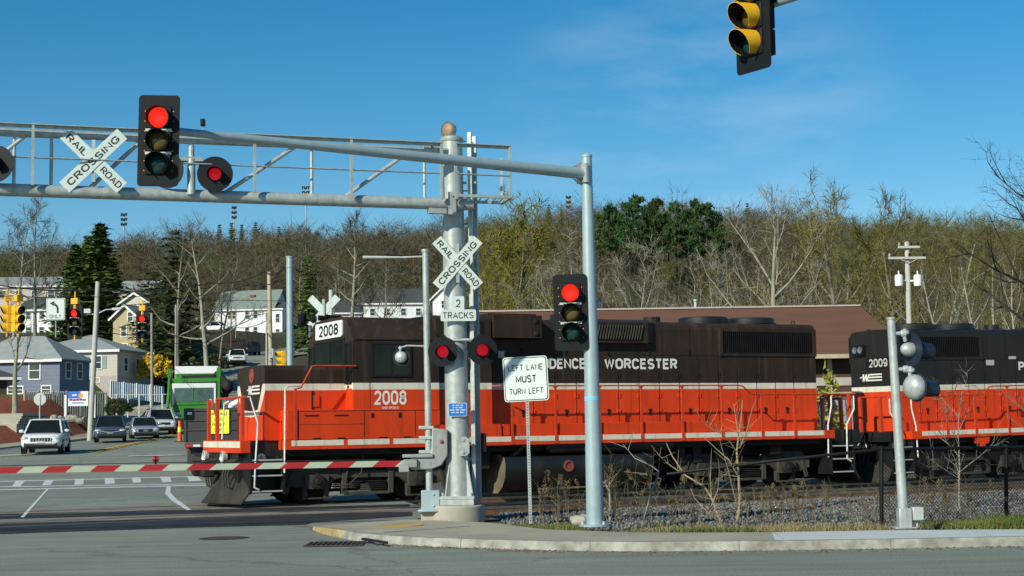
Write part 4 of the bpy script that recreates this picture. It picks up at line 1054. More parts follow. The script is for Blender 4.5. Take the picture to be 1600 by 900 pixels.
# ------------------------------------------------------------------ signals and signs
SIGW = dict(front='black', body='black')
def visor(b, c, r, L, m, n=16, cut=True):
    """tunnel visor in front (-Y) of a lens centred at c; longer on top"""
    c = Vector(c); vs = []; fs = []
    A = [R(-62 + (304) * i / n) for i in range(n + 1)]
    for k, rr in ((0, r), (1, r - .006)):
        for a in A:
            top = (math.sin(a) + 1) / 2; l = L * (.32 + .68 * top ** .8) if cut else L
            drop = -.10 * L
            vs.append(c + Vector((rr * math.cos(a), 0, rr * math.sin(a)))); vs.append(c + Vector((rr * math.cos(a), -l, rr * math.sin(a) + drop * l / L)))
    k = 2 * (n + 1)
    for i in range(n):
        fs.append((2 * i, 2 * i + 2, 2 * i + 3, 2 * i + 1)); fs.append((k + 2 * i + 1, k + 2 * i + 3, k + 2 * i + 2, k + 2 * i)); fs.append((2 * i + 1, 2 * i + 3, k + 2 * i + 3, k + 2 * i + 1))
    o = len(b.v); b.v += [tuple(p) for p in vs]
    for q, f in enumerate(fs): b.f.append([i + o for i in f]); b.m.append(m if q % 3 != 1 else 1)
def round_rect(w, h, r, n=4):
    P = []
    for cx, cy, a0 in ((w / 2 - r, h / 2 - r, 0), (-w / 2 + r, h / 2 - r, 90), (-w / 2 + r, -h / 2 + r, 180), (w / 2 - r, -h / 2 + r, 270)):
        for i in range(n + 1):
            a = R(a0 + 90 * i / n); P.append((cx + r * math.cos(a), cy + r * math.sin(a)))
    return P
def signal_head(loc, rz, label, group=None, plate=(.535, 1.21), yellow=False, lens=.138, pitch=.305, on=0, visL=.24, reflect=True, tilt=0.0, body_yellow=False, n=20, hanger=None):
    M = Matrix.Translation(Vector(loc)) @ Matrix.Rotation(rz, 4, 'Z') @ Matrix.Rotation(tilt, 4, 'Y')
    r = thing('traffic_signal', label, 'traffic light', M=M, group=group)
    w, h = plate
    if plate[0] > 0:
        b = MB(); b.prism(round_rect(w, h, .05), (0, 0, 0), (1, 0, 0), (0, 0, 1), .006, 0)
        if reflect:
            for s in (-1, 1):
                for i in range(7):
                    b.box(s * (lens + .045) - .006, s * (lens + .045) + .006, -.0085, -.0062, -pitch * 1.3 + i * pitch * .43 - .006, -pitch * 1.3 + i * pitch * .43 + .006, 1)
        b.build('backplate', ['sig_black', 'sig_yellow'], r, smooth=30)
    b = MB(); bm = 0
    for i in range(3): b.box(-.165, .165, -.03, .19, (1 - i) * pitch - pitch / 2 + .004, (1 - i) * pitch + pitch / 2 - .004, 0)
    hs_ = b.build('housing', 'sig_yellow' if ((yellow and plate[0] == 0) or body_yellow) else 'sig_black', r, bevel=.015)
    for i, cn in enumerate(('red', 'amber', 'green')):
        z = (1 - i) * pitch
        b = MB(); b.lathe([(lens, -.0), (lens * .96, .018), (lens * .6, .04), (.0001, .05)], (0, -.032, z), (0, -1, 0), n)
        mname = {'red': 'red_on' if on == 0 else 'amber_off', 'amber': 'amber_off', 'green': 'green_off' if on != 2 else 'green_dim'}[cn]
        b.build('lens', mname, r, label='lit red lens' if cn == 'red' and on == 0 else None, smooth=60)
        b = MB(); visor(b, (0, -.031, z), lens + .012, visL, 0)
        b.build('visor', ['sig_yellow' if yellow else 'sig_black', 'sig_black'], r, smooth=50)
        if cn != 'red' and not yellow:
            b = MB()
            for s in (-1, 1): b.box(s * .14 - .03, s * .14 + .03, -.036, -.03, z + .12, z + .155)
            b.box(-.14, .14, -.0362, -.03, z + .136, z + .152); b.build('door_rim', 'alum', r)
    return r

def flasher(loc, front, label, group, r=.25, lit=True, dome='alum', arm=None, sc=1.0, dr=1.0):
    f = Vector(front); rz = math.atan2(f.x, -f.y)
    o = thing('crossing_flasher', label, 'flashing light', group=group, M=Matrix.Translation(Vector(loc)) @ Matrix.Rotation(rz, 4, 'Z') @ Matrix.Scale(sc, 4))
    b = MB(); b.lathe([(.105, .0), (r, .0), (r, .006), (.105, .006)], (0, 0, 0), (0, -1, 0), 28); b.build('background_disc', 'sig_black' if dome != 'galv' else 'hood_sky_tint', o, smooth=30)
    b = MB(); b.lathe([(.105, 0), (.10, .015), (.0001, .025)], (0, -.004, 0), (0, -1, 0), 18)
    b.build('lens', 'red_led' if lit else 'gate_red', o, smooth=60)
    b = MB(); visor(b, (0, -.006, 0), .125, .24 if dome != 'galv' else .34, 0, cut=dome != 'galv'); b.build('hood', ['sig_black', 'sig_black'] if dome != 'galv' else ['hood_sky_tint', 'sig_black'], o, smooth=50)
    b = MB(); b.lathe([(.165 * dr, 0), (.17 * dr, .05), (.16 * dr, .09), (.12 * dr, .14), (.06 * dr, .17), (.0001, .18)], (0, .004, 0), (0, 1, 0), 24)
    b.build('lamp_housing', dome, o, smooth=50)
    b = MB(); b.tube([(0, .1, .12), (0, .12, .2), (0, .1, .30)], [.03, .028, .03], 8); b.lathe([(.05, 0), (.06, .01), (.06, .05), (.05, .06)], (0, .1, .22), (0, 0, 1), 10)
    b.build('mount', dome, o)
    return o

# ---- cantilever mast
YM = 27.5
mb0 = at(717, 800, YM); BM = Vector((mb0.x, mb0.y, KH))
def mz(px, py, Y=YM): return at(px, py, Y)
zl = mz(690, 324).z
d0 = ray(0, 301); L0 = CAM + d0 * ((zl - CAMZ) / d0.z)
A0 = mz(716, 324); CD = Vector((L0.x - A0.x, L0.y - A0.y, 0)).normalized()      # direction the arm reaches out
CN = Vector((CD.y, -CD.x, 0)); 
if CN.y > 0: CN = -CN
def cp(px, off, z=None, py=None):
    """point above the arm's line (offset off toward the road) in picture column px"""
    o = Vector((A0.x, A0.y, 0)) + CN * off
    d = ray(px, py if py is not None else 260)
    nn = Vector((-CD.y, CD.x, 0)); k = (o - CAM).dot(nn) / d.dot(nn); p = CAM + d * k
    if z is not None: p.z = z
    return p
mast = thing('cantilever_signal_mast', 'tall galvanized steel mast with a ladder and a long railed cantilever arm over the street', 'railroad mast', BM)
OFF = .33
b = MB()
top = mz(706, 222); base = Vector((BM.x, BM.y, KH + .30))
b.tube([base, base.lerp(top, .5), top], [.215, .205, .19], 26)
b.lathe([(.20, 0), (.21, .02), (.21, .07), (.15, .10), (.0001, .11)], top, (0, 0, 1), 24)
pole_o = b.build('pole', 'galv', mast, world=True, smooth=50)
b = MB(); cc = Vector((BM.x, BM.y, KH))
b.lathe([(.0001, .20), (.46, .20), (.48, .18), (.48, -.15)], cc + Vector((-.02, 0, 0)), (0, 0, 1), 36)
b.box(cc.x - .66, cc.x - .1, cc.y - .22, cc.y + .45, KH - .1, KH + .195)
b.build('concrete_footing', 'concrete', mast, world=True, smooth=30, bevel=.015)
b = MB(); ang = R(40)
for x, y in (): pass
q = [(.44 * math.cos(ang + i * PI / 2), .44 * math.sin(ang + i * PI / 2)) for i in range(4)]
b.prism(q, cc + Vector((0, 0, .31)), (1, 0, 0), (0, 1, 0), .05)
b.prism([(x * .97, y * .97) for x, y in q], cc + Vector((0, 0, .205)), (1, 0, 0), (0, 1, 0), .10)
for i in range(4): b.tube([cc + Vector((q[i][0] * .8, q[i][1] * .8, .2)), cc + Vector((q[i][0] * .8, q[i][1] * .8, .42))], .022, 8)
b.build('base_plate', 'galv', mast, world=True)
for i in range(4):
    b = MB(); a = ang + PI / 4 * 0 + i * PI / 2 + .2
    ex = Vector((math.cos(a), math.sin(a), 0)); b.prism([(.19, 0), (.36, 0), (.34, .06), (.22, .62), (.19, .62)], cc + Vector((0, 0, .36)), ex, (0, 0, 1), .02)
    b.build('gusset', 'alum', mast, world=True)
# hand-hole plate
b = MB(); hc = mz(722, 697) + CN * .0; fr = Vector((.10, -1, 0)).normalized(); exr = Vector((1, .10, 0))
b.prism([(-.11, -.12), (-.05, -.17), (.05, -.17), (.11, -.12), (.11, .12), (.05, .17), (-.05, .17), (-.11, .12)], hc + fr * .235, exr, (0, 0, 1), .03)
for s in (-1, 1): b.lathe([(.03, 0), (.025, .02), (.0001, .02)], hc + fr * .265 + Vector((0, 0, s * .11)), fr, (8))
b.build('hand_hole_cover', 'galv', mast, world=True)
# arm chords
zu = mz(690, 243).z
far = 2.6                                            # reaches beyond the left edge of the picture
Pend = cp(0, OFF, py=301) + CD * far
b = MB(); p0 = cp(738, OFF, zl, 323); p1 = Vector((Pend.x, Pend.y, zl)); b.tube([p0, p1], .105, 18); b.build('lower_chord', 'galv', mast, world=True)
b = MB(); p0 = cp(700, OFF, zu, 243); p1 = Vector((Pend.x, Pend.y, zu)); b.tube([p0, p1], [.055, .075], 14); b.build('upper_chord', 'galv', mast, world=True)
def vbar(px, z0, z1, r, off=OFF, name='truss_post', m='galv', n=10):
    b = MB(); b.tube([cp(px, off, z0), cp(px, off, z1)], r, n); return b.build(name, m, mast, world=True)
for px in (22, 80, 487, 663): vbar(px, zl, zu, .028)
vbar(299, zl + .05, zu - .02, .05)
for (xa, xb) in ((345, 462), (533, 640), (135, 222), (-60, 40)):
    b = MB(); b.tube([cp(xa, OFF, zl + .02), cp(xb, OFF, zu - .03)], .036, 10); b.build('truss_brace', 'galv', mast, world=True)
# walkway rail on the near side
zt = cp(560, OFF + .22, py=217).z; zm = cp(560, OFF + .22, py=265).z
for px in (51, 398, 549, 690, 712, 797):
    b = MB(); b.beam(cp(px, OFF + .2, zl + (.06 if px < 740 else .12)), cp(px, OFF + .2, zt + .02), .045, .06, up=CN); b.build('rail_post', 'galv', mast, world=True)
for z, w, h in ((zt, .085, .012), (zm, .03, .012)):
    for xa, xb in ((-120, 690), (712, 797)):
        b = MB(); b.beam(cp(xa, OFF + .2, z), cp(xb, OFF + .2, z), w, h); b.beam(cp(xa, OFF + .2 - w / 2 + .005, z - w / 3), cp(xb, OFF + .2 - w / 2 + .005, z - w / 3), .01, w * .6); b.build('handrail', 'galv', mast, world=True)
b = MB(); b.beam(cp(712, OFF + .2, zl + .13), cp(797, OFF + .2, zl + .13), .05, .05); b.beam(cp(797, OFF + .2, zl + .13), cp(783, OFF - .5, zl + .13), .05, .05); b.beam(cp(735, OFF - .5, zl + .13), cp(783, OFF - .5, zl + .13), .05, .05); b.beam(cp(783, OFF - .5, zl + .13), cp(783, OFF - .5, zt - .1), .035, .045)
for i in range(7): b.beam(cp(720 + i * 11, OFF + .2, zl + .13), cp(712 + i * 11, OFF - .5, zl + .13), .02, .03)
b.build('platform', 'galv', mast, world=True)
b = MB(); c0 = cp(703, OFF, zl)
b.obox(c0 + CN * .11, CD, (0, 0, 1), CN, .07, .20, .015); b.obox(c0 - CN * .05, CD, (0, 0, 1), CN, .16, .05, .10); b.obox(c0 + CD * .25 - Vector((0, 0, .13)), CD, (0, 0, 1), CN, .16, .05, .06)
for s in (-1, 1): b.lathe([(.03, 0), (.03, .03), (.0001, .03)], c0 + CN * .125 + Vector((0, 0, s * .15)), CN, (0, 0, 1) and 8)
b.build('chord_clamp', 'galv', mast, world=True)
b = MB(); c0 = cp(672, OFF, zu); b.obox(c0 + CN * .05, CD, (0, 0, 1), CN, .13, .09, .03); b.tube([c0 + CN * .06 + Vector((0, 0, .1)), c0 + CN * .10 + Vector((0, 0, .02))], .03, 8); b.build('upper_clamp', 'galv', mast, world=True)
# ladder on the right flank
Lx = mz(736, 500); zb, zt2 = mz(740, 786).z, mz(733, 207).z
LD = Vector((.18, .98, 0)).normalized()
for k, dd in enumerate((0.0, .42)):
    b = MB(); a = Vector((mz(742, 786).x, mz(742, 786).y, zb)) + LD * dd; c = Vector((mz(734, 208).x, mz(734, 208).y, zt2)) + LD * dd
    b.beam(a, c, .06, .085, up=LD); b.beam(a + Vector((-.03, -.0, 0)) , c + Vector((-.03, 0, 0)), .03, .05, up=LD); b.build('ladder_rail', 'galv', mast, world=True)
lad0 = Vector((mz(742, 786).x, mz(742, 786).y, zb)); lad1 = Vector((mz(734, 208).x, mz(734, 208).y, zt2))
nr = 22
for i in range(nr):
    t = (i + .5) / nr; a = lad0.lerp(lad1, t); b = MB(); b.tube([a, a + LD * .42], .013, 6)
    b.tube([a + Vector((-.02, .05, 0)), a + Vector((-.16, .05, 0))], .014, 6); b.build('ladder_rung', 'galv', mast, world=True)
for py in (717, 560, 420, 285):
    p = mz(733, py); b = MB(); b.obox(p + Vector((-.03, .05, 0)), (1, 0, 0), (0, 1, 0), (0, 0, 1), .15, .03, .02); b.build('ladder_bracket', 'galv', mast, world=True)

# bell on top
p = mz(700, 203); bell = thing('crossing_bell', 'round grey warning bell with a rusty face on top of the mast', 'bell', p, R(-38))
b = MB(); b.lathe([(.0001, .06), (.09, .05), (.135, .02), (.14, 0), (.12, -.02), (.10, -.04)], (0, 0, 0), (0, -1, 0), 24); b.build('gong', mat('gong_tan', (.30, .20, .13), .6, .2), bell, smooth=50)
b = MB(); b.lathe([(.145, .025), (.15, -.03), (.12, -.10), (.06, -.13), (.0001, -.14)], (0, 0, 0), (0, -1, 0), 24); b.build('bell_body', 'galv', bell, smooth=50)
b = MB(); b.tube([(0, .08, -.08), (0, .09, -.25)], .035, 10); b.build('stand', 'galv', bell)

# crossbucks
def crossbuck(loc, rz, label, L=1.2, W=.22, tilt=48.5, h=.115):
    r = thing('crossbuck_sign', label, 'crossbuck', loc, rz, 'railroad crossing crossbucks')
    def blade(a, yb):
        ca, sa = math.cos(a), math.sin(a); ex = Vector((ca, 0, sa)); ey = Vector((-sa, 0, ca))
        b = MB(); b.prism([(-L / 2, -W / 2), (L / 2, -W / 2), (L / 2, W / 2), (-L / 2, W / 2)], (0, yb, 0), ex, ey, .006, 0); return b, ex, ey
    b, ex, ey = blade(R(-tilt), .0)
    b.text('RAIL', Vector((0, -.007, 0)) - ex * L * .29, ex, ey, h, L * .33, 1, bold=.005); b.text('ROAD', Vector((0, -.007, 0)) + ex * L * .31, ex, ey, h, L * .33, 1, bold=.005)
    b.build('blade', ['white_sign', 'black_ink'], r, label='blade reading RAIL ROAD')
    b, ex, ey = blade(R(tilt), -.012)
    b.text('CROSSING', Vector((0, -.019, 0)), ex, ey, h, L * .86, 1, bold=.005)
    b.build('blade', ['white_sign', 'black_ink'], r, label='blade reading CROSSING')
    b = MB(); b.box(-.03, .03, .007, .05, -.35, .35); b.build('bracket', 'galv', r)
    return r
crossbuck(mz(715, 411, YM - .30), R(4), 'white RAIL ROAD CROSSING crossbuck bolted to the tall steel mast', 1.12, .205)
pc = cp(146, OFF + .16, py=251)
crossbuck(pc, R(8), 'white RAIL ROAD CROSSING crossbuck hanging on the cantilever arm', 1.29, .235, 44.5)
r = thing('track_count_sign', 'small white 2 TRACKS sign below the crossbuck on the mast', 'sign', mz(716, 484, YM - .27), R(4))
b = MB(); b.prism(round_rect(.225, .25, .02), (-.005, 0, .115), (1, 0, 0), (0, 0, 1), .005, 0); b.text('2', (-.005, -.0055, .115), (1, 0, 0), (0, 0, 1), .14, .09, 1); b.build('number_plate', ['white_sign', 'black_ink'], r)
b = MB(); b.prism(round_rect(.63, .205, .03), (0, -.008, -.10), (1, 0, 0), (0, 0, 1), .005, 0); b.text('TRACKS', (0, -.0135, -.10), (1, 0, 0), (0, 0, 1), .115, .54, 1); b.build('word_plate', ['white_sign', 'black_ink'], r)
r = thing('emergency_notice', 'small blue notice plate with white lines on the mast', 'sign', mz(715, 640, YM - .245), R(6))
b = MB(); b.prism(round_rect(.33, .24, .025), (0, 0, 0), (1, 0, 0), (0, 0, 1), .004, 1); b.prism(round_rect(.31, .22, .02), (0, -.0045, 0), (1, 0, 0), (0, 0, 1), .002, 0)
for z, ws in ((.075, (.05, .06, .05)), (.035, (.03, .04, .07)), (-.005, (.09, .06, .09)), (-.05, (.06, .05, .07))):
    tot = sum(ws) + .02 * (len(ws) - 1); x = -tot / 2
    for w in ws: b.box(x, x + w, -.0085, -.0065, z - .010, z + .010, 1); x += w + .02
b.build('panel', ['blue_sign', 'white_sign'], r)

# flashers on the mast and the arm
FG = 'red crossing flashers'
def cross_arm(name, p0, p1, r=.025):
    b = MB(); b.tube([p0, p1], r, 8); return b.build(name, 'galv', mast, world=True)
f1 = mz(692, 549.5, YM - .32); f2 = mz(754, 547, YM - .32)
flasher(f1, (-.05, -1, 0), 'lit red crossing flasher on the left of the mast under the TRACKS plate', FG, .265, dome='sig_black')
flasher(f2, (.10, -1, 0), 'lit red crossing flasher on the right of the mast beside the ladder', FG, .265, dome='sig_black')
cross_arm('cross_arm', f1 + Vector((-.05, .1, .2)), f2 + Vector((.05, .1, .2)))
c3 = cp(336, OFF + .22, py=272); c4 = cp(262, OFF + .1, py=267); c5 = cp(-6, OFF + .22, py=256)
flasher(c3, (.10, -1, 0), 'lit red crossing flasher under the cantilever rail, right of the big red signal', FG, .30, dome='sig_black')
flasher(c4, (-.3, -1, 0), 'crossing flasher half hidden behind the big red signal on the arm', FG, .30, dome='sig_black', lit=False)
flasher(c5, (-.12, -1, 0), 'red crossing flasher cut by the left edge of the picture', FG, .30, dome='sig_black')
for c in (c3, c5):
    cross_arm('cross_arm', c + Vector((-.3, .1, .2)), c + Vector((.1, .1, .22)), .03)
b = MB(); q = cp(299, OFF + .05, py=250); b.obox(q, CD, CN, (0, 0, 1), .17, .12, .035); b.tube([cp(299, OFF + .12, py=248), cp(299, OFF + .12, zl)], .07, 12); b.build('flasher_bracket', 'galv', mast, world=True)
# a small flood of clutter on the arm: detector on top
r = thing('signal_sensor', 'small black detector on a thin stem above the signal arm', 'sensor', cp(317, OFF, py=197))
b = MB(); b.tube([(0, 0, -.12), (0, 0, .0)], .008, 6); b.build('stem', 'galv', r)
b = MB(); b.box(-.035, .035, -.05, .05, 0, .12); b.box(-.02, .02, -.06, -.05, .02, .10); b.build('body', 'sig_black', r, bevel=.01)
# thin pipes standing in the arm
r = None

# ---- crossing gate
YG = 27.35
gp = at(672, 790, YG); GB = Vector((gp.x, gp.y, KH + .19))
gate = thing('crossing_gate', 'lowered red and white striped crossing gate arm with its grey motor and post', 'crossing gate', GB)
def gz(px, py, Y=YG): return at(px, py, Y)
b = MB(); b.tube([gz(671, 770), gz(664.5, 394)], [.062, .055], 14); b.lathe([(.07, 0), (.07, .05), (.0001, .06)], gz(664.5, 394), (0, 0, 1), 12)
b.build('post', 'galv', gate, world=True, smooth=50)
b = MB(); p = gz(673, 781); b.box(p.x - .16, p.x + .16, p.y - .14, p.y + .14, p.z - .17, p.z + .17)
for z in (-.1, .1): b.lathe([(.025, 0), (.02, .02), (.0001, .02)], p + Vector((.06, -.14, z)), (0, -1, 0), 8)
b.box(p.x - .22, p.x + .2, p.y - .2, p.y + .2, p.z - .2, p.z - .165); b.build('junction_base', 'galv_blue', gate, world=True, bevel=.03)
b = MB(); Q = [(642, 733), (674, 733), (690, 727), (700, 712), (700, 672), (676, 669), (674, 710), (643, 711)]
o3 = gz(670, 705); pl = [((x - 670) / (FPX / YG), (705 - y) / (FPX / YG)) for x, y in Q]
b.prism(pl, o3 + Vector((0, .16, 0)), (1, 0, 0), (0, 0, 1), .30, 0); b.lathe([(.035, 0), (.03, .02), (.0001, .02)], gz(691, 690) + Vector((0, -.15, 0)), (0, -1, 0), 12, 1)
b.build('gate_motor', [mat('galv_dull', (0.29, 0.31, 0.30), 0.5, 0.25, 0.15, 8, dirt=((0.16, 0.16, 0.14), 0.7, 2.2, (3, 3, 0.5))), 'dust_red'], gate, world=True, bevel=.02)
b = MB(); p = gz(651, 712) ; b.box(p.x - .24, p.x + .30, p.y - .19, p.y - .13, p.z - .03, p.z + .03); b.box(p.x - .22, p.x + .02, p.y - .22, p.y - .12, p.z - .20, p.z - .06); b.box(p.x - .3, p.x - .12, p.y - .23, p.y - .11, p.z - .28, p.z - .12)
b.build('arm_bracket', 'galv_dull', gate, world=True, bevel=.01)
b = MB(); p = gz(755, 692); b.box(p.x - .05, p.x + .05, p.y + .3, p.y + .5, p.z - .17, p.z + .17); b.build('counterweight', 'black_metal', gate, world=True, bevel=.01)
for py in (668, 684, 706):
    b = MB(); q = gz(668, py); b.obox(q + Vector((-.02, -.03, 0)), (1, 0, 0), (0, 1, 0), (0, 0, 1), .13, .05, .03); b.build('post_clamp', 'galv', gate, world=True, bevel=.01)
# arm: parallelogram stripes along a slim beam
a0 = gz(644, 724, 27.2); a1 = at(0, 735, 26.1); ad = (a1 - a0).normalized(); Larm = (a1 - a0).length + 1.6; up = Vector((0, 0, 1)); hh = .053
b = MB(); per = .80; x = 0.0; k = 0
edges = [(0, 0)]
starts = []
x = .18; m = 1
segs = []; cur = 0.0
bounds = [0.0]
while x < Larm: bounds.append(x); x += per / 2
bounds.append(Larm)
sk = .13
for i in range(len(bounds) - 1):
    s0, s1 = bounds[i], bounds[i + 1]
    k0 = 0 if i == 0 else sk; k1 = 0 if i == len(bounds) - 2 else sk
    e = ad; nrm = ad.cross(up).normalized()
    P = [(s0, hh), (s1, hh), (s1 + k1, -hh), (s0 + k0, -hh)]
    b.prism([(q[0], q[1]) for q in P], a0 + nrm * .02, ad, up, -.04 if True else .04, 1 if i % 2 == 1 else 0)
arm_o = b.build('arm', ['gate_white', 'gate_red'], gate, world=True, smooth=0)
def armp(px):
    t = (px - 644) / (0 - 644) * (a1 - a0).length; return a0 + ad * t
for px in (237,):
    p = armp(px); b = MB(); b.lathe([(.045, -.05), (.05, -.03), (.05, .03), (.045, .05), (.0001, .052)], p + Vector((0, 0, .15)), ad, 14, 0); b.lathe([(.052, -.01), (.052, .01)], p + Vector((0, 0, .15)), ad, 14, 1); b.tube([p + Vector((0, 0, .06)), p + Vector((0, 0, .11))], .02, 6, 1)
    b.build('arm_light', ['gate_red', 'sig_black'], gate, world=True, smooth=40)
b = MB(); b.tube([armp(600) + Vector((0, 0, .07)), armp(420) + Vector((0, 0, .075)), armp(237) + Vector((0, 0, .085)), armp(0) + Vector((0, 0, .075)), armp(-100) + Vector((0, 0, .07))], .008, 5); b.build('lamp_cable', 'wire', gate, world=True)
# lamp at the head of the post
b = MB(); b.tube([gz(664, 399), gz(632, 400), gz(604, 398.5)], .018, 8); b.build('lamp_arm', 'black_metal', gate, world=True)
b = MB(); b.tube([gz(660, 400.5), gz(630, 402)], .02, 8); b.tube([gz(632, 402), gz(567, 402)], [.018, .030], 8); b.build('lamp_head', 'alum', gate, world=True)
f = gz(627, 558); flasher(f, (.15, 1, 0), 'crossing flasher seen from behind on a bracket beside the gate post', FG, .25, lit=False, sc=.64)
b = MB(); b.tube([gz(668, 541), gz(636, 540), gz(627, 543)], .016, 6); b.build('flasher_arm', 'galv', gate, world=True)

# ---- traffic signal pole with mast arm
pb = gnd(930, 822, KH); YP = pb.y
tp = at(916.5, 246, YP)
sig_pole = thing('traffic_signal_pole', 'tall pale green-grey steel pole with a long mast arm', 'signal pole', pb)
b = MB(); b.tube([pb, pb.lerp(tp, .5), tp], [.138, .112, .082], 22); b.build('pole', 'galv_blue', sig_pole, world=True, smooth=50)
b = MB(); b.lathe([(.09, 0), (.092, .03), (.06, .06), (.0001, .075)], tp, (0, 0, 1), 18); b.build('cap', 'galv_blue', sig_pole, world=True, smooth=50)
b = MB()
q = pb.lerp(tp, .335); b.lathe([(.1225, 0), (.1235, .01), (.1235, .06), (.1225, .07)], q, tp - pb, 22); b.build('band', 'blue_band' if 'blue_band' in M_ else mat('blue_band', (.22, .47, .62), .5), sig_pole, world=True)
ah = at(908, 271, YP - .05)
s_l = (at(283, 205, 20.3)); d_ = ray(283, 206); al = CAM + d_ * ((ah.z - CAMZ) / d_.z)
ext = al + (al - ah).normalized() * .30
b = MB(); b.tube([ah, ah.lerp(ext, .5), ext], [.092, .075, .05], 18); b.build('mast_arm', 'galv_blue', sig_pole, world=True, smooth=50)
b = MB(); dA = (ext - ah).normalized(); b.obox(ah + Vector((.02, 0, .0)), dA, dA.cross(Vector((0, 0, 1))), (0, 0, 1), .02, .13, .15); b.obox(ah - dA * .06, dA, dA.cross(Vector((0, 0, 1))), (0, 0, 1), .05, .10, .11); b.prism([(-.05, .10), (.14, .10), (-.05, .2)], ah + dA * .02, dA, (0, 0, 1), .02); b.prism([(-.05, -.10), (.14, -.10), (-.05, -.2)], ah + dA * .02, dA, (0, 0, 1), .02)
for i in (-1, 1): b.tube([ah - dA * .02 + Vector((0, 0, i * .12)), ah - dA * .1 + Vector((0, 0, i * .12))], .02, 6)
b.build('arm_flange', 'galv', sig_pole, world=True)
for i in range(3):
    a = i * 2.1 + 1.2; b = MB(); p = pb + Vector((math.cos(a) * .2, math.sin(a) * .2, .0)); b.tube([p, p + Vector((0, 0, .08))], .025, 8); b.build('anchor_bolt', 'galv', sig_pole, world=True)
b = MB(); b.lathe([(.25, 0), (.25, .035), (.0001, .035)], pb, (0, 0, 1), 20); b.build('base_flange', 'galv_blue', sig_pole, world=True)
TG = 'black traffic signals showing red'
pA = at(248, 220, al.y - .36)
signal_head(pA, R(3), 'large black traffic signal showing red on the end of the mast arm', TG, visL=.20, tilt=R(1))
b = MB(); q = Vector((pA.x, al.y, al.z)); b.tube([ext, q + (q - ext).normalized() * .1], .035, 8); b.obox(Vector((pA.x, (pA.y + .25), pA.z + .1)), (1, 0, 0), (0, 1, 0), (0, 0, 1), .04, .08, .25); b.build('signal_clamp', 'galv', sig_pole, world=True)
pB = at(892, 488, YP - .10)
signal_head(pB, R(-4), 'black traffic signal showing red on the side of the steel pole', TG, plate=(.53, 1.2), visL=.20, tilt=R(-1))
b = MB()
for z in (.42, -.42): b.tube([pB + Vector((.02, .16, z)), pb.lerp(tp, (pB.z + z - pb.z) / (tp.z - pb.z)) + Vector((0, -.05, 0))], .025, 8)
b.build('signal_bracket', 'galv', sig_pole, world=True)
b = MB(); b.ball(at(934, 475, YP + .15), .05, .05, .06); b.build('push_button', 'galv', sig_pole, world=True)
# ---- the signal hanging in at the top
pC = at(1176, 26, 17.0)
hang = thing('signal_mast_arm', 'dark steel mast arm reaching in over the top edge of the picture', 'signal arm', (7.6, 12, 0))
b = MB(); e0 = at(1208, 4, 17.05); b.tube([e0, Vector((7.6, 12, 6.75))], [.06, .11], 14); b.build('arm', 'galv_blue', hang, world=True)
b = MB(); b.tube([Vector((7.6, 12, 0)), Vector((7.6, 12, 7.0))], [.16, .11], 16); b.build('pole', 'galv_blue', hang, world=True)
b = MB(); b.tube([at(1200, -40, 17.05), at(1200, 93, 17.05)], .028, 10); b.ball(at(1199, 92, 17.05), .035, .035, .03); b.tube([at(1199, 92, 17.05), at(1186, 93, 17.0)], .02, 8); b.lathe([(.085, -.06), (.085, .06)], e0 + Vector((.03, -.02, .03)), (Vector((7.6, 12, 6.75)) - e0), 14); b.build('signal_hanger', 'black_metal', hang, world=True)
signal_head(pC, R(-56), 'black traffic signal with yellow visors hanging at the top edge', None, plate=(.56, 1.26), yellow=True, visL=.27, on=1, reflect=False)
M_['amber_off']

# ---- lane sign
sb = gnd(829, 818, KH - .02); sp_ = at(821.5, 592, sb.y - .04)
sg = thing('lane_sign', 'white LEFT LANE MUST TURN LEFT sign on a perforated steel post', 'road sign', sb)
b = MB(); tpz = at(822, 560, sb.y)
b.beam(sb, tpz, .052, .052, 0); 
d = (tpz - sb).normalized()
for i in range(54): b.obox(sb + d * (.05 + i * .045) + Vector((0, -.0262, 0)), (1, 0, 0), d, (0, 1, 0), .0085, .0085, .001, 1)
b.build('post', ['galv', 'black_ink'], sg, world=True)
pan = MB(); W_, H_ = .735, .735
for wd_, hd_, rr, y, m in ((W_, H_, .05, 0, 0), (W_ - .03, H_ - .03, .04, -.0045, 1), (W_ - .055, H_ - .055, .033, -.007, 0)):
    pan.prism(round_rect(wd_, hd_, rr), (0, y, 0), (1, 0, 0), (0, 0, 1), .003, m)
pan.text('LEFT LANE', (0, -.0105, .19), (1, 0, 0), (0, 0, 1), .10, .57, 1, bold=.002); pan.text('MUST', (0, -.0105, -.0), (1, 0, 0), (0, 0, 1), .125, .33, 1, bold=.008); pan.text('TURN LEFT', (0, -.0105, -.20), (1, 0, 0), (0, 0, 1), .10, .55, 1, bold=.002)
for z in (.30, -.30): pan.lathe([(.009, 0), (.008, .006), (.0001, .007)], (0, -.010, z), (0, -1, 0), 8, 2)
pan.xf(Matrix.Translation(sp_) @ Matrix.Rotation(R(-4), 4, 'Z') @ Matrix.Rotation(R(-2.2), 4, 'Y'))
pan.build('panel', ['lane_sign_white', 'black_ink', 'galv'], sg, world=True, smooth=30)

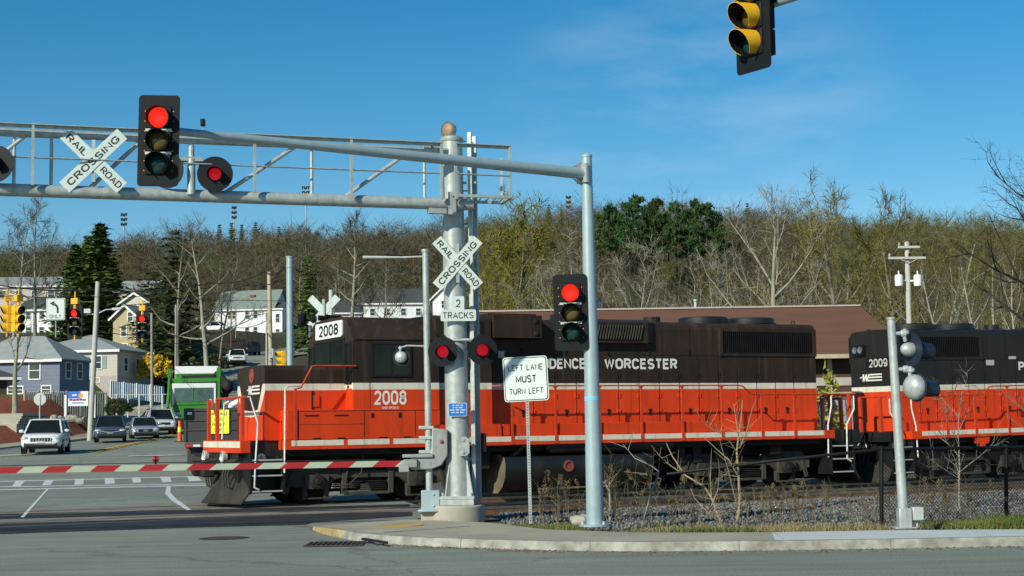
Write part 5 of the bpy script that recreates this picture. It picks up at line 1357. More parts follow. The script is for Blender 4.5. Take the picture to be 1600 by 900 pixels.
# ---- flasher post at the right, lights turned away
rb = gnd(1413, 826, KH); rt = at(1392, 498, rb.y)
rp_ = thing('crossing_flasher_post', 'leaning grey post of two crossing flashers turned away to the right', 'flasher post', rb)
b = MB(); b.tube([rb + Vector((0, 0, .02)), rt], [.075, .060], 16); b.lathe([(.068, 0), (.068, .03), (.0001, .035)], rt - Vector((0, 0, .01)), rt - rb, 14); b.build('pole', 'galv', rp_, world=True, smooth=50)
b = MB(); p = rb; b.box(p.x - .09, p.x + .10, p.y - .10, p.y + .10, p.z, p.z + .30); b.box(p.x - .16, p.x + .16, p.y - .15, p.y + .15, p.z, p.z + .03); b.build('post_base', 'galv', rp_, world=True, bevel=.02)
b = MB(); b.box(p.x + .11, p.x + .27, p.y - .09, p.y + .09, p.z + .12, p.z + .31); b.tube([p + Vector((.19, 0, .12)), p + Vector((.19, 0, 0))], .02, 6); b.build('junction_box', 'alum', rp_, world=True, bevel=.015)
fa = at(1424, 546, rb.y + .05); fb = at(1432, 605, rb.y - .05)
flasher(fa, (.92, .40, 0), 'upper crossing flasher on the leaning post, turned to the right', FG, .25, lit=False, dome='galv', dr=.62)
flasher(fb, (.88, .47, 0), 'lower crossing flasher on the leaning post, turned to the right', FG, .215, lit=False, dome='galv', dr=1.12)
for f_, py in ((fa, 521), (fb, 577)):
    b = MB(); q = at(1396 + (py - 500) * .062, py, rb.y); b.tube([q, q + Vector((.15, 0, .0)), Vector((f_.x - .10, f_.y, q.z)), Vector((f_.x - .07, f_.y, f_.z + .2))], .028, 8); b.lathe([(.04, 0), (.055, .02), (.055, .07), (.04, .09)], q + Vector((.09, 0, 0)), (1, 0, 0), 10); b.build('flasher_arm', 'alum', rp_, world=True)

# ---- chain link fence
fence = thing('chain_link_fence', 'black chain link fence with a sagging top rail beside the tracks', 'fence', gnd(1377, 822, .0))
fz = .03
P1 = gnd(1377, 822, fz); P2 = gnd(1572, 812, fz); dirf = (P2 - P1); P3 = P2 + dirf; P4 = P3 + dirf
T1 = at(1377, 702, P1.y); T2 = at(1572, 699, P2.y); T3 = P3 + (T2 - P2); T4 = P4 + (T2 - P2)
T0 = at(1042, 741, P1.y + .6)
for P, T_ in ((P1, T1), (P2, T2), (P3, T3), (P4, T4)):
    b = MB(); b.tube([P - Vector((0, 0, .1)), T_], .032, 10); b.lathe([(.04, 0), (.04, .04), (.0001, .06)], T_, (0, 0, 1), 10); b.build('fence_post', 'black_metal', fence, world=True)
b = MB(); b.tube([T0, T0.lerp(T1, .5) + Vector((0, 0, .015)), T1, T2, T3, T4], .026, 8); b.build('top_rail', 'black_metal', fence, world=True)
b = MB(); pit = .062
def mesh_span(Pa, Pb, Ta, Tb):
    L = (Pb - Pa).length; H = (Ta - Pa).length; n = int(L / pit)
    for s in (1, -1):
        for i in range(-int(H / pit) - 1, n + int(H / pit) + 1):
            x0 = i * pit; x1 = x0 + s * H; z0, z1 = .04, H
            if s == 1:
                if x0 < 0: z0 = .04 - x0; x0c = 0
                else: x0c = x0
                if x1 > L: z1 = H - (x1 - L)
            def pt(x, z):
                t = x / L; return Pa.lerp(Pb, t) + Vector((0, 0, z))
            xa, za = x0, .04; xb, zb_ = x0 + s * (H - .04), H
            lo, hi = min(xa, xb), max(xa, xb)
            if hi < 0 or lo > L: continue
            def clip(xq, zq):
                if xq < 0: zq += (0 - xq) * s; xq = 0
                if xq > L: zq += (L - xq) * s; xq = L
                return xq, zq
            xa, za = clip(xa, za); xb, zb_ = clip(xb, zb_)
            if zb_ - za < .03: continue
            b.tube([pt(xa, za) + Vector((0, .004 * s, 0)), pt(xb, zb_) + Vector((0, .004 * s, 0))], .0034, 3, caps=False)
mesh_span(P1, P2, T1, T2); mesh_span(P2, P3, T2, T3); mesh_span(P3, P4, T3, T4)
b.build('chain_link', 'black_metal', fence, world=True, smooth=0)

# stones by the pole foot
for px, py, s, lab in ((907, 818, .19, 'pale boulder leaning on the foot of the signal pole'), (931, 818, .13, 'small grey rock in front of the signal pole foot')):
    p = gnd(px, py, KH - .05); b = MB(); b.ball((0, 0, 0), s, s * .7, s * .55, 10, 7)
    b.v = [tuple(Vector(q) * (1 + .18 * math.sin(q[0] * 19 + q[1] * 23 + q[2] * 31 + px))) for q in b.v]
    o = b.build('boulder', 'concrete' if s > .15 else 'granite'); o.location = p + Vector((0, -.02, s * .25)); tag(o, lab, 'rock')
# ------------------------------------------------------------------ vehicles
mat('car_white', (0.72, 0.74, 0.76), 0.3, 0, 0.02, coat=0.7); mat('car_blue', (0.085, 0.115, 0.17), 0.25, 0.4, 0.05, coat=0.8); mat('car_grey', (0.40, 0.45, 0.50), 0.25, 0.5, 0.05, coat=0.8)
mat('car_dark', (0.02, 0.022, 0.028), 0.25, 0.3, 0.05, coat=0.7); mat('tyre', (0.012, 0.012, 0.012), 0.85); mat('rim', (0.35, 0.35, 0.36), 0.35, 0.8); mat('trim_black', (0.012, 0.012, 0.013), 0.5)
mat('lamp_glass', (0.62, 0.64, 0.66), 0.12, 0.3, 0.05, spec=0.8); mat('amber_lamp', (0.7, 0.25, 0.02), 0.3); mat('tail_red', (0.35, 0.01, 0.01), 0.3)
mat('truck_green', (0.040, 0.20, 0.024), 0.4, 0, 0.12, 2); mat('truck_dark', (0.010, 0.012, 0.014), 0.5, 0, 0.2, 3); mat('sign_yellow', (0.72, 0.80, 0.02), 0.5, 0, 0.02)
def car(loc, rz, label, L, W, H, paint, kind='suv', group='cars waiting in the far lane', detail=True):
    r = thing('parked_car' if kind == 'parked' else ('pickup_truck' if kind == 'pickup' else 'passenger_car'), label, 'pickup' if kind == 'pickup' else 'car', loc, rz, group)
    hw = W / 2; zb = .30 if kind != 'sedan' else .22; belt = H * (.60 if kind != 'sedan' else .62); hood = belt - .06 if kind != 'sedan' else belt - .08
    if kind == 'pickup': belt = H * .58; hood = belt + .02
    ST = [(0, .62, .74, zb + .15, hood - .34), (.06, .80, .88, zb + .05, hood - .2), (.28, .9, .97, zb, hood - .06), (.75, .94, 1, zb, hood), (1.25, .95, 1, zb, belt - .02), (L * .5, .95, 1, zb, belt), (L - .6, .94, 1, zb, belt), (L - .12, .88, .95, zb + .05, belt - .04), (L, .72, .82, zb + .16, belt - .22)]
    b = MB(); rings = []
    for y, kl, kb, z0, z1 in ST:
        a, c = hw * kl, hw * kb; mid = z0 + (z1 - z0) * .5
        half = [(a, z0), (c, z0 + (z1 - z0) * .3), (c, mid + (z1 - mid) * .45), (c - .06, z1 - .03), (c - .16, z1), (c * .45, z1 + .025)]
        rings.append([(x, y - L / 2, z) for x, z in half] + [(-x, y - L / 2, z) for x, z in reversed(half)])
    k = len(rings[0]); vs = [p for q in rings for p in q]; fs = []
    for i in range(len(rings) - 1):
        for j in range(k): fs.append((i * k + j, (i + 1) * k + j, (i + 1) * k + (j + 1) % k, i * k + (j + 1) % k))
    fs.append(tuple(range(k))); fs.append(tuple((len(rings) - 1) * k + j for j in range(k - 1, -1, -1)))
    b.add(vs, fs)
    if kind == 'pickup':
        b.box(-hw * .95, hw * .95, L * .12, L / 2 - .05, belt - .3, belt + .08)
    b.build('body', paint, r, smooth=45)
    y0 = -L / 2 + (1.0 if kind != 'sedan' else 1.05); y1 = L / 2 - (.15 if kind in ('suv', 'parked') else .75)
    if kind == 'pickup': y1 = L * .12
    yr0, yr1 = y0 + .75, y1 - (.25 if kind != 'sedan' else .65)
    wb, wr = hw * .90, hw * .70
    def gh(s, zz0, zz1, k0=0.0): pass
    b = MB(); zt = H - .05
    V = [(-wb, y0, belt - .02), (wb, y0, belt - .02), (wb, y1, belt - .02), (-wb, y1, belt - .02), (-wr, yr0, zt), (wr, yr0, zt), (wr, yr1, zt), (-wr, yr1, zt)]
    b.add(V, [(1, 2, 6, 5), (3, 0, 4, 7), (2, 3, 7, 6)]); b.build('side_window', 'glass_dark', r, smooth=0)
    b = MB(); b.add([V[0], V[1], V[5], V[4]], [(0, 1, 2, 3)]); b.build('windshield', 'glass_dark', r, smooth=0)
    b = MB()
    R0 = [(-wr - .02, yr0 - .06), (wr + .02, yr0 - .06), (wr + .02, yr1 + .06), (-wr - .02, yr1 + .06)]
    b.add([(x, y, zt - .01) for x, y in R0] + [(x * .86, y + (.08 if i < 2 else -.08), H) for i, (x, y) in enumerate(R0)], [(0, 1, 5, 4), (1, 2, 6, 5), (2, 3, 7, 6), (3, 0, 4, 7), (4, 5, 6, 7), (3, 2, 1, 0)])
    for s in (-1, 1):
        b.beam((s * wb, y0, belt - .02), (s * (wr + .01), yr0, zt), .07, .06); b.beam((s * wb, y1, belt), (s * (wr + .01), yr1, zt), .14, .07)
        ym = (y0 + y1) / 2 + .1; b.beam((s * (wb + .005), ym, belt), (s * (wr + .012), ym, zt), .05, .09)
    b.build('roof', paint, r, smooth=40)
    if kind == 'suv':
        for s in (-1, 1):
            b = MB(); b.tube([(s * wr * .95, yr0 + .1, H), (s * wr * .95, yr0 + .2, H + .05), (s * wr * .95, yr1 - .2, H + .05), (s * wr * .95, yr1, H)], .02, 5); b.build('roof_rail', 'trim_black', r)
    for s in (-1, 1):
        for y in (-L / 2 + .85, L / 2 - .9):
            rad = .36 if kind != 'sedan' else .32
            b = MB(); b.lathe([(rad * .6, .10), (rad * .9, .11), (rad, .06), (rad, -.12)], (s * (hw - .10), y, rad), (s, 0, 0), 22); b.lathe([(rad + .07, .095), (rad + .05, .1), (rad * .9, .07)], (s * (hw - .10), y, rad + .02), (s, 0, 0), 22)
            w = b.build('tyre', 'tyre', r); b = MB(); b.lathe([(rad * .62, .10), (rad * .55, .07), (rad * .2, .08), (.0001, .09)], (s * (hw - .10), y, rad), (s, 0, 0), 10); b.build('rim', 'rim', w)
        if not detail: continue
        b = MB(); b.ball((s * (hw + .10), y0 + .35, belt + .08), .13, .07, .09, 10, 6); b.build('mirror', paint, r)
        b = MB(); f0 = -L / 2; b.ball((s * hw * .76, f0 + .16, hood - .21), .22, .17, .085, 12, 8); b.build('headlight', 'lamp_glass', r, smooth=60)
        b = MB(); b.ball((s * hw * .72, f0 + .10, zb + .20), .09, .10, .06, 8, 6); b.build('fog_lamp', 'lamp_glass', r, smooth=60)
    if detail:
        f0 = -L / 2
        b = MB(); b.box(-hw * .5, hw * .5, f0 - .03, f0 + .1, hood - .36, hood - .19)
        g = b.build('grille', 'trim_black' if paint != 'car_blue' else 'trim_black', r, bevel=.02)
        if paint == 'car_white':
            b = MB()
            for i in range(8): b.box(-hw * .48 + i * hw * .96 / 7 - .025, -hw * .48 + i * hw * .96 / 7 + .025, f0 - .045, f0 - .028, hood - .355, hood - .195)
            b.build('grille_bar', 'chrome', g)
        elif paint == 'car_blue':
            b = MB(); b.beam((-hw * .6, f0 - .04, hood - .25), (0, f0 - .05, hood - .33), .02, .06); b.beam((0, f0 - .05, hood - .33), (hw * .6, f0 - .04, hood - .25), .02, .06); b.build('grille_bar', 'chrome', g)
        b = MB(); b.box(-hw * .8, hw * .8, f0 + .0, f0 + .12, zb + .03, zb + .24); b.box(-hw * .9, hw * .9, f0 + .1, f0 + .3, zb - .07, zb + .05); b.build('bumper', 'trim_black', r, bevel=.03)
        b = MB(); b.box(-.16, .16, f0 - .03, f0 - .012, zb + .22, zb + .36); b.build('number_plate', 'white_sign', r)
    return r
def yawcam(p): return 0
def roadpt(px, Y):
    d = ray(px, 640); p = CAM + d * (Y / d.y); return Vector((p.x, p.y, hsoft(p.x, p.y)))
mat('car_silver', (0.62, 0.64, 0.66), 0.3, 0.2, 0.03, coat=0.6)
car(roadpt(70, 77) + Vector((.1, 0, 0)), R(10), 'white off road car with a slotted grille at the head of the far queue', 4.6, 1.95, 1.70, 'car_white')
car(roadpt(173, 94), R(14), 'dark blue compact crossover car with a chrome winged grille', 4.4, 1.85, 1.62, 'car_blue')
car(roadpt(225, 101), R(16), 'silver grey sedan behind the dark blue crossover', 4.6, 1.75, 1.40, 'car_grey', 'sedan')
car(roadpt(250, 109), R(18), 'tall white car last in the queue beside the green truck', 4.8, 1.9, 1.78, 'car_silver', 'suv')
pk = gr(370, 571, lo=150, road=True); car(pk, R(12), 'white pickup truck coming down the hill street', 5.4, 2.0, 1.8, 'car_white', 'pickup', None)
pk = gr(391, 555, lo=160, road=True); car(pk, R(200), 'dark blue car driving away up the hill street', 4.6, 1.9, 1.6, 'car_dark', 'suv', None, detail=False)
pk = stand(338, 212); car(pk, R(70), 'white car parked on the slope left of the hill street', 4.5, 1.8, 1.5, 'car_white', 'parked', None, detail=False)

# dark truck with the yellow sign
YT = 57.0; tx = at(287, 690, YT).x; TW = 2.45
tr = thing('dark_truck', 'black truck seen from behind with a yellow frequent stops sign on its tailgate', 'truck', (tx + TW / 2, YT, 0), R(-5))
b = MB(); b.box(-TW / 2, TW / 2, 0, 5.5, 1.28, 2.52, 0); b.box(-TW / 2 - .02, TW / 2 + .02, -.04, .0, 2.42, 2.54, 0); b.box(-TW / 2 - .02, -TW / 2 + .1, -.05, 0, 1.28, 2.5, 0); b.box(TW / 2 - .1, TW / 2 + .02, -.05, 0, 1.28, 2.5, 0)
for z in (1.7, 2.05): b.box(-TW / 2, TW / 2, -.04, 0, z, z + .06, 0)
b.build('cargo_box', 'truck_dark', tr, bevel=.015)
b = MB(); b.box(-TW / 2 + .05, TW / 2 - .05, -.12, .1, 1.10, 1.25, 0)
for i in range(8): b.box(-TW / 2 + .08 + i * .29, -TW / 2 + .08 + i * .29 + .27, -.128, -.12, 1.12, 1.20, 1 + i % 2)
b.build('bumper', ['trim_black', 'gate_red', 'white_sign'], tr)
for s in (-1, 1):
    b = MB(); b.box(s * .85 - .33, s * .85 + .33, .2, .23, .28, 1.1); b.build('mud_flap', 'truck_dark', tr)
    for y in (.9, 7.0):
        b = MB(); b.lathe([(.0001, .1), (.25, .1), (.3, .16), (.46, .16), (.5, .1), (.5, -.2)], (s * .98, y, .5), (s, 0, 0), 20); b.build('tyre', 'tyre', tr)
    b = MB(); b.box(s * 1.1 - .06, s * 1.1 + .06, -.03, .02, 1.0, 1.1); b.build('tail_light', 'tail_red', tr)
b = MB(); b.box(-.9, .9, .2, 7.6, .75, 1.1); b.box(-1.0, 1.0, .1, .2, .6, .75); b.build('chassis', 'trim_black', tr)
b = MB(); P = [(-1.15, 0), (1.15, 0), (1.15, 1.15), (1.0, 1.35), (.6, 1.42), (-.6, 1.42), (-1.0, 1.35), (-1.15, 1.15)]; b.prism(P, (0, 7.9, 1.2), (1, 0, 0), (0, 0, 1), -2.0); b.build('cab', 'car_white', tr, bevel=.05)
b = MB(); b.tube([(-.95, 5.3, 2.5), (-.9, 5.3, 2.72), (-.6, 5.3, 2.86), (.9, 5.3, 2.9)], .14, 8); b.build('tarp_roll', 'car_white', tr, smooth=50)
ps = at(341.5, 659, YT - .1); b = MB(); ly = ps.x - (tx + TW / 2)
b.prism(round_rect(.80, .88, .04), (ly, -.07, ps.z), (1, 0, 0), (0, 0, 1), .01, 0)
for i, t in enumerate(('THIS VEHICLE', 'MAKES', 'FREQUENT', 'STOPS')): b.text(t, (ly, -.083, ps.z + .29 - i * .2), (1, 0, 0), (0, 0, 1), .11, (.66, .32, .46, .32)[i], 1)
b.build('warning_sign', ['sign_yellow', 'black_ink'], tr)
b = MB(); b.box(-TW / 2 + .12, -TW / 2 + .3, -.06, -.05, 2.30, 2.40); b.build('marker_plate', 'white_sign', tr)

# green refuse truck facing us, arms raised
YR = 114.0; gp_ = roadpt(303, YR)
gt = thing('refuse_truck', 'bright green front loading refuse truck with raised arms facing the crossing', 'truck', M=Matrix.Translation(gp_) @ Matrix.Rotation(R(8), 4, 'Z') @ Matrix.Scale(1.32, 4))
k = YR / FPX
b = MB(); b.box(-1.2, 1.2, 0, 1.9, .7, 2.55, 1); b.box(-1.18, 1.18, -.02, .0, .75, 1.45, 0); b.box(-1.1, 1.1, -.06, 0, 1.5, 1.62, 0); b.box(-1.205, 1.205, -.01, 1.9, 2.44, 2.70, 2); b.box(-1.21, -1.08, -.012, .3, 1.5, 2.44, 2); b.box(1.08, 1.21, -.012, .3, 1.5, 2.44, 2); b.build('cab', ['truck_green', 'truck_green', 'car_white'], gt, bevel=.05)
b = MB(); b.box(-1.08, -.03, -.03, .02, 1.66, 2.42); b.box(.03, 1.08, -.03, .02, 1.66, 2.42); b.build('windshield', mat('glass_teal', (0.05, 0.10, 0.11), 0.08, 0, 0.3, 2), gt)
b = MB(); b.box(-1.2, 1.2, 2.2, 8.0, .9, 3.7, 0); b.box(-1.22, 1.22, 2.15, 2.4, 3.3, 3.75, 1); b.box(-.85, 1.05, 2.1, 2.2, 2.7, 3.25, 2); b.build('hopper', ['truck_green', 'car_white', 'trim_black'], gt, bevel=.04)
for s in (-1, 1):
    b = MB(); b.beam((s * 1.32, 2.6, 1.2), (s * 1.36, .4, 3.3), .14, .30); b.beam((s * 1.36, .4, 3.35), (s * 1.40, -.6, 1.3), .13, .26); b.tube([(s * 1.34, 1.4, 1.4), (s * 1.35, .6, 2.9)], .05, 8); b.box(s * 1.36 - .12, s * 1.36 + .12, .1, .7, 3.05, 3.55); b.build('lift_arm', 'truck_green', gt, bevel=.02)
    b = MB(); b.box(s * 1.45 - .08, s * 1.45 + .08, .1, .2, 1.6, 2.15); b.build('mirror', 'trim_black', gt)
    b = MB(); b.box(s * .9 - .16, s * .9 + .16, -.04, .0, .9, 1.08); b.build('headlight', 'lamp_glass', gt)
    for y in (.8, 5.5, 6.8):
        b = MB(); b.lathe([(.0001, .1), (.3, .1), (.5, .14), (.53, .08), (.53, -.2)], (s * 1.0, y, .53), (s, 0, 0), 18); b.build('tyre', 'tyre', gt)
b = MB(); b.beam((-1.35, .25, 2.86), (1.35, .25, 2.90), .12, .22); b.build('cross_bar', 'truck_green', gt, bevel=.02)
b = MB(); b.tube([(1.05, 2.3, 3.35), (1.5, 2.2, 3.0), (1.75, 2.1, 2.5), (1.6, 2.0, 1.9)], .2, 8); b.ball((1.75, 2.1, 2.55), .35, .35, .42); b.box(2.05, 2.4, 2.0, 2.1, 2.85, 2.95); b.build('hydraulic_unit', 'grime', gt)
b = MB(); b.box(-1.25, 1.25, -.12, .05, .45, .75); b.build('bumper', 'trim_black', gt)
# small orange cone between the queue and the truck
cpt = roadpt(281, 92); co = thing('traffic_barrel', 'small orange and yellow marker post between the queue and the black truck', 'marker', cpt)
b = MB(); b.lathe([(.14, 0), (.13, .4), (.11, .85), (.08, 1.2), (.0001, 1.22)], (0, 0, .05), (0, 0, 1), 12, 0); b.lathe([(.128, .55), (.118, .85)], (0, 0, .05), (0, 0, 1), 12, 1); b.box(-.25, .25, -.25, .25, 0, .05, 2)
o = b.build('post', [mat('cone_orange', (.85, .12, .01), .5), 'sign_yellow', 'trim_black'], co)

# ------------------------------------------------------------------ houses
mat('siding_blue', (0.15, 0.175, 0.26), 0.7, 0, 0.05, 2); mat('siding_beige', (0.52, 0.47, 0.42), 0.7, 0, 0.05, 2); mat('siding_tan', (0.40, 0.34, 0.20), 0.7, 0, 0.06, 2)
mat('siding_white', (0.74, 0.76, 0.78), 0.6, 0, 0.03, 1); mat('siding_cream', (0.50, 0.47, 0.40), 0.7, 0, 0.06, 1); mat('house_trim', (0.74, 0.75, 0.75), 0.6, 0, 0.03)
mat('roof_grey', (0.26, 0.29, 0.29), 0.9, 0, 0.12, 1.5); mat('roof_green', (0.20, 0.24, 0.22), 0.9, 0, 0.12, 1.0); mat('roof_dark', (0.055, 0.06, 0.065), 0.9, 0, 0.2, 1); mat('roof_red', (0.130, 0.058, 0.036), 0.95, 0, 0.13, 0.9, stretch=(.35, 2.0, 2.0), dirt=((0.10, 0.05, 0.036), 0.6, .5, (.4, 2, 2)))
mat('brick_dark', (0.07, 0.035, 0.028), 0.9, 0, 0.25, 2); mat('chimney_red', (0.22, 0.05, 0.045), 0.9); mat('foundation', (0.42, 0.38, 0.36), 0.9, 0, 0.1); mat('house_glass', (0.03, 0.04, 0.045), 0.1, 0, 0.2, spec=0.8); mat('shutter', (0.20, 0.30, 0.27), 0.7); mat('metal_wall', (0.30, 0.33, 0.35), 0.5, 0.2, 0.1, 2, stretch=(1, 1, 12)); mat('timber_tan', (0.42, 0.36, 0.25), 0.9)
def house(loc, rz, label, W, D, H, wall, roof, rise, style='gable_x', wins=(), over=.35, base=3.0, chimney=None, cat='house', name='house', group=None, found=0.0, siding=True):
    """local frame: front wall on y = 0 facing -Y, x from -W/2, depth along +Y; z = 0 where the wall meets the ground in view"""
    r = thing(name, label, cat, loc, rz, group)
    b = MB(); b.box(-W / 2, W / 2, 0, D, -base, H, 0)
    if found: b.box(-W / 2 - .02, W / 2 + .02, -.02, D + .02, -base, found, 1)
    if siding:
        z = found + .2
        while z < H - .1:
            b.box(-W / 2 - .012, W / 2 + .012, -.012, D + .012, z, z + .02, 0); z += .28
    if style == 'gable_y': b.add([(-W / 2, 0.001, H), (W / 2, 0.001, H), (0, 0.001, H + rise * .97), (-W / 2, D, H), (W / 2, D, H), (0, D, H + rise * .97)], [(0, 1, 2), (4, 3, 5)], 0)
    if style == 'gable_x': b.add([(-W / 2, 0, H), (-W / 2, D, H), (-W / 2, D / 2, H + rise * .97), (W / 2, 0, H), (W / 2, D, H), (W / 2, D / 2, H + rise * .97)], [(1, 0, 2), (3, 4, 5)], 0)
    b.build('wall', [wall, 'foundation'], r, smooth=0)
    b = MB(); o = over; t = .12
    x0, x1, y0, y1 = -W / 2 - o, W / 2 + o, -o, D + o
    def slab(P): 
        n = len(P); lo = [(p[0], p[1], p[2] - t) for p in P]; b.add(list(P) + lo, [tuple(range(n)), tuple(range(2 * n - 1, n - 1, -1))] + [(i, n + i, n + (i + 1) % n, (i + 1) % n) for i in range(n)], 0)
    ze = H - o * rise / ((D / 2) if style != 'gable_y' else (W / 2)) + t; zr = H + rise + t
    if style == 'gable_x':
        slab([(x0, y0, ze), (x1, y0, ze), (x1, D / 2, zr), (x0, D / 2, zr)]); slab([(x1, y1, ze), (x0, y1, ze), (x0, D / 2, zr), (x1, D / 2, zr)])
    elif style == 'gable_y':
        slab([(0, y0, zr), (0, y1, zr), (x0, y1, ze), (x0, y0, ze)]); slab([(0, y1, zr), (0, y0, zr), (x1, y0, ze), (x1, y1, ze)])
    else:
        m = min(W, D) / 2; ra, rb = ((-W / 2 + m, D / 2, zr), (W / 2 - m, D / 2, zr)) if W >= D else ((0, m, zr), (0, D - m, zr))
        if W >= D:
            slab([(x0, y0, ze), (x1, y0, ze), rb, ra]); slab([(x1, y1, ze), (x0, y1, ze), ra, rb]); slab([(x1, y0, ze), (x1, y1, ze), rb]); slab([(x0, y1, ze), (x0, y0, ze), ra])
        else:
            slab([(x0, y0, ze), (x1, y0, ze), ra]); slab([(x1, y1, ze), (x0, y1, ze), rb]); slab([(x1, y0, ze), (x1, y1, ze), rb, ra]); slab([(x0, y1, ze), (x0, y0, ze), ra, rb])
    ro = b.build('roof', roof, r, smooth=0)
    b = MB()
    if style == 'gable_x' or style == 'hip': b.box(x0 + .02, x1 - .02, y0 - .03, y0 + .02, ze - t - .12, ze - .02)
    if style == 'gable_y':
        for s in (-1, 1): b.beam((s * (W / 2 + o), -o - .02, ze - t), (0, -o - .02, zr - t), .06, .2)
    if b.v: b.build('fascia', 'house_trim', ro)
    if chimney:
        cx, cy, h = chimney; b = MB(); b.box(cx - .35, cx + .35, cy - .35, cy + .35, H, H + rise + h); b.box(cx - .4, cx + .4, cy - .4, cy + .4, H + rise + h - .15, H + rise + h); b.build('chimney', 'chimney_red', ro)
    for w in wins:
        face, x, z, ww, hh = w[:5]
        M = {'f': Matrix.Translation((x, 0, z)), 'r': Matrix.Translation((W / 2, x, z)) @ Matrix.Rotation(PI / 2, 4, 'Z'), 'l': Matrix.Translation((-W / 2, x, z)) @ Matrix.Rotation(-PI / 2, 4, 'Z')}[face]
        b = MB(); f = .09
        b.box(-ww / 2 - f, -ww / 2, -.06, .02, -hh / 2 - f, hh / 2 + f); b.box(ww / 2, ww / 2 + f, -.06, .02, -hh / 2 - f, hh / 2 + f); b.box(-ww / 2, ww / 2, -.06, .02, hh / 2, hh / 2 + f); b.box(-ww / 2, ww / 2, -.08, .02, -hh / 2 - f, -hh / 2); b.box(-ww / 2, ww / 2, -.045, .02, -.025, .025)
        fr_ = b.xf(M).build('window', 'house_trim', r, smooth=0)
        b = MB(); b.box(-ww / 2, ww / 2, -.02, .015, -hh / 2, hh / 2); b.xf(M).build('pane', 'house_glass', fr_, smooth=0)
        if len(w) > 5:
            for s in (-1, 1):
                b = MB(); b.box(s * (ww / 2 + .3) - .2, s * (ww / 2 + .3) + .2, -.04, -.014, -hh / 2, hh / 2); b.xf(M).build('shutter', 'shutter', r, smooth=0)
    return r
def corner(px, py, Y, rz, W):              # front-right corner of a house in picture column px
    c = at(px, py, Y); return c - Matrix.Rotation(rz, 3, 'Z') @ Vector((W / 2, 0, 0))
rz = R(-10)
house(corner(93, 613, 120, rz, 8), rz, 'small blue sided house with a grey roof behind the wooden fence', 8, 5.2, 2.75, 'siding_blue', 'roof_grey', 1.75, 'hip', [('f', 1.9, 1.75, .85, 1.3), ('f', .3, .25, 1.2, .5), ('f', 2.9, .25, .7, .5), ('r', 1.4, 1.75, .8, 1.2), ('r', 3.4, 1.75, .8, 1.2)], base=4)
rz = R(-7)
house(corner(183, 603, 138, rz, 8.5), rz, 'pale beige bungalow with a grey hipped roof and green shutters', 8.5, 8.5, 3.3, 'siding_beige', 'roof_grey', 1.5, 'hip', [('f', 2.3, 2.15, .9, 1.1, 1), ('f', 2.3, .55, .55, .35), ('r', 2, 2.0, .8, 1.2), ('r', 5, 2.0, .8, 1.2)], found=.95, base=4)
rz = R(-14)
house(at(196, 560, 160), rz, 'narrow tall tan house with a white trimmed gable among the trees', 2.9, 7, 4.3, 'siding_tan', 'roof_grey', 1.25, 'gable_y', [('f', .55, 4.35, .55, .9), ('f', -.2, 2.85, .55, 1.1), ('f', -.1, 1.0, .6, 1.0)], base=4)
house(at(211, 500, 172), R(-14), 'dark gabled house roof with white trim above the tan house', 3.6, 7, 1.9, 'siding_cream', 'roof_dark', 1.1, 'gable_y', [('f', 0, 1.2, .7, .8)], base=6)
house(at(42, 470, 232), R(4), 'long pale apartment block with a grey roof up on the slope', 13, 8, 2.3, 'siding_cream', 'roof_grey', 1.6, 'gable_x', [('f', -3.6 + i * 2.4, 1.0, .9, 1.0) for i in range(5)], base=8, cat='apartment block', name='apartment_block', siding=False)
house(at(64, 528, 205), R(-8), 'white house partly hidden behind bare branches on the left slope', 6.2, 7, 3.9, 'siding_white', 'roof_dark', 1.8, 'gable_x', [('f', x, z, .65, .9) for x in (-1.8, 0.1, 1.9) for z in (1.0, 3.0)], base=6)
house(at(204, 470, 235), R(-5), 'grey roofed house high behind the spruces', 7.0, 7, 1.6, 'siding_cream', 'roof_grey', 1.7, 'gable_x', [('f', x, .8, .7, .8) for x in (-2, 0, 2)], base=8)
YH = 240; rz = R(-10)
house(at(381, 528, YH), rz, 'big white two storey house with a grey green roof and red chimney', 9.6, 8, 4.6, 'siding_white', 'roof_green', 3.1, 'gable_x', [('f', x, z, .62, 1.1) for x in (-2.3, -1.75 + .1, .55, 1.9) for z in (1.1, 3.6)] + [('l', y, z, .62, 1.1) for y in (2, 5.5) for z in (1.1, 3.6)], base=8, chimney=(.6, 2.6, -.8), over=.3)
house(at(431, 531, YH - 1), rz, 'white side wing of the big white house with one upper window', 2.1, 5, 4.9, 'siding_white', 'roof_dark', 1.0, 'gable_x', [('f', .3, 3.4, .6, 1.3), ('f', .3, 1.2, .6, .9)], base=8, over=.25)
house(at(618, 500, 228), R(6), 'dark roofed white house glimpsed behind trees above the locomotive cab', 9.5, 8, 2.6, 'siding_white', 'roof_dark', 2.3, 'gable_x', [('f', x, 1.2, .7, 1.0) for x in (-3.4, -1.2, 1.2, 3.4)], base=8)
house(at(694, 500, 215), R(-18), 'white gabled house just left of the tall mast', 3.4, 7, 3.1, 'siding_white', 'roof_dark', 1.5, 'gable_y', [('f', 0, 2.2, .7, 1.0)], base=8)
house(at(540, 505, 236), R(8), 'pale house with a dark roof right of the far crossbuck', 5.5, 7, 1.7, 'siding_cream', 'roof_dark', 1.9, 'gable_x', [('f', -1, .8, .7, .9), ('f', 1, .8, .7, .9)], base=8)
rz = R(22)
house(corner(24, 648, 121, rz, 7), rz, 'dark red brick house with a dark roof at the left edge', 7, 8, 3.2, 'brick_dark', 'roof_dark', 2.4, 'gable_x', [('f', 1.5, 1.6, .8, 1.2), ('r', 2.5, 1.6, .8, 1.2)], base=3, over=.6)
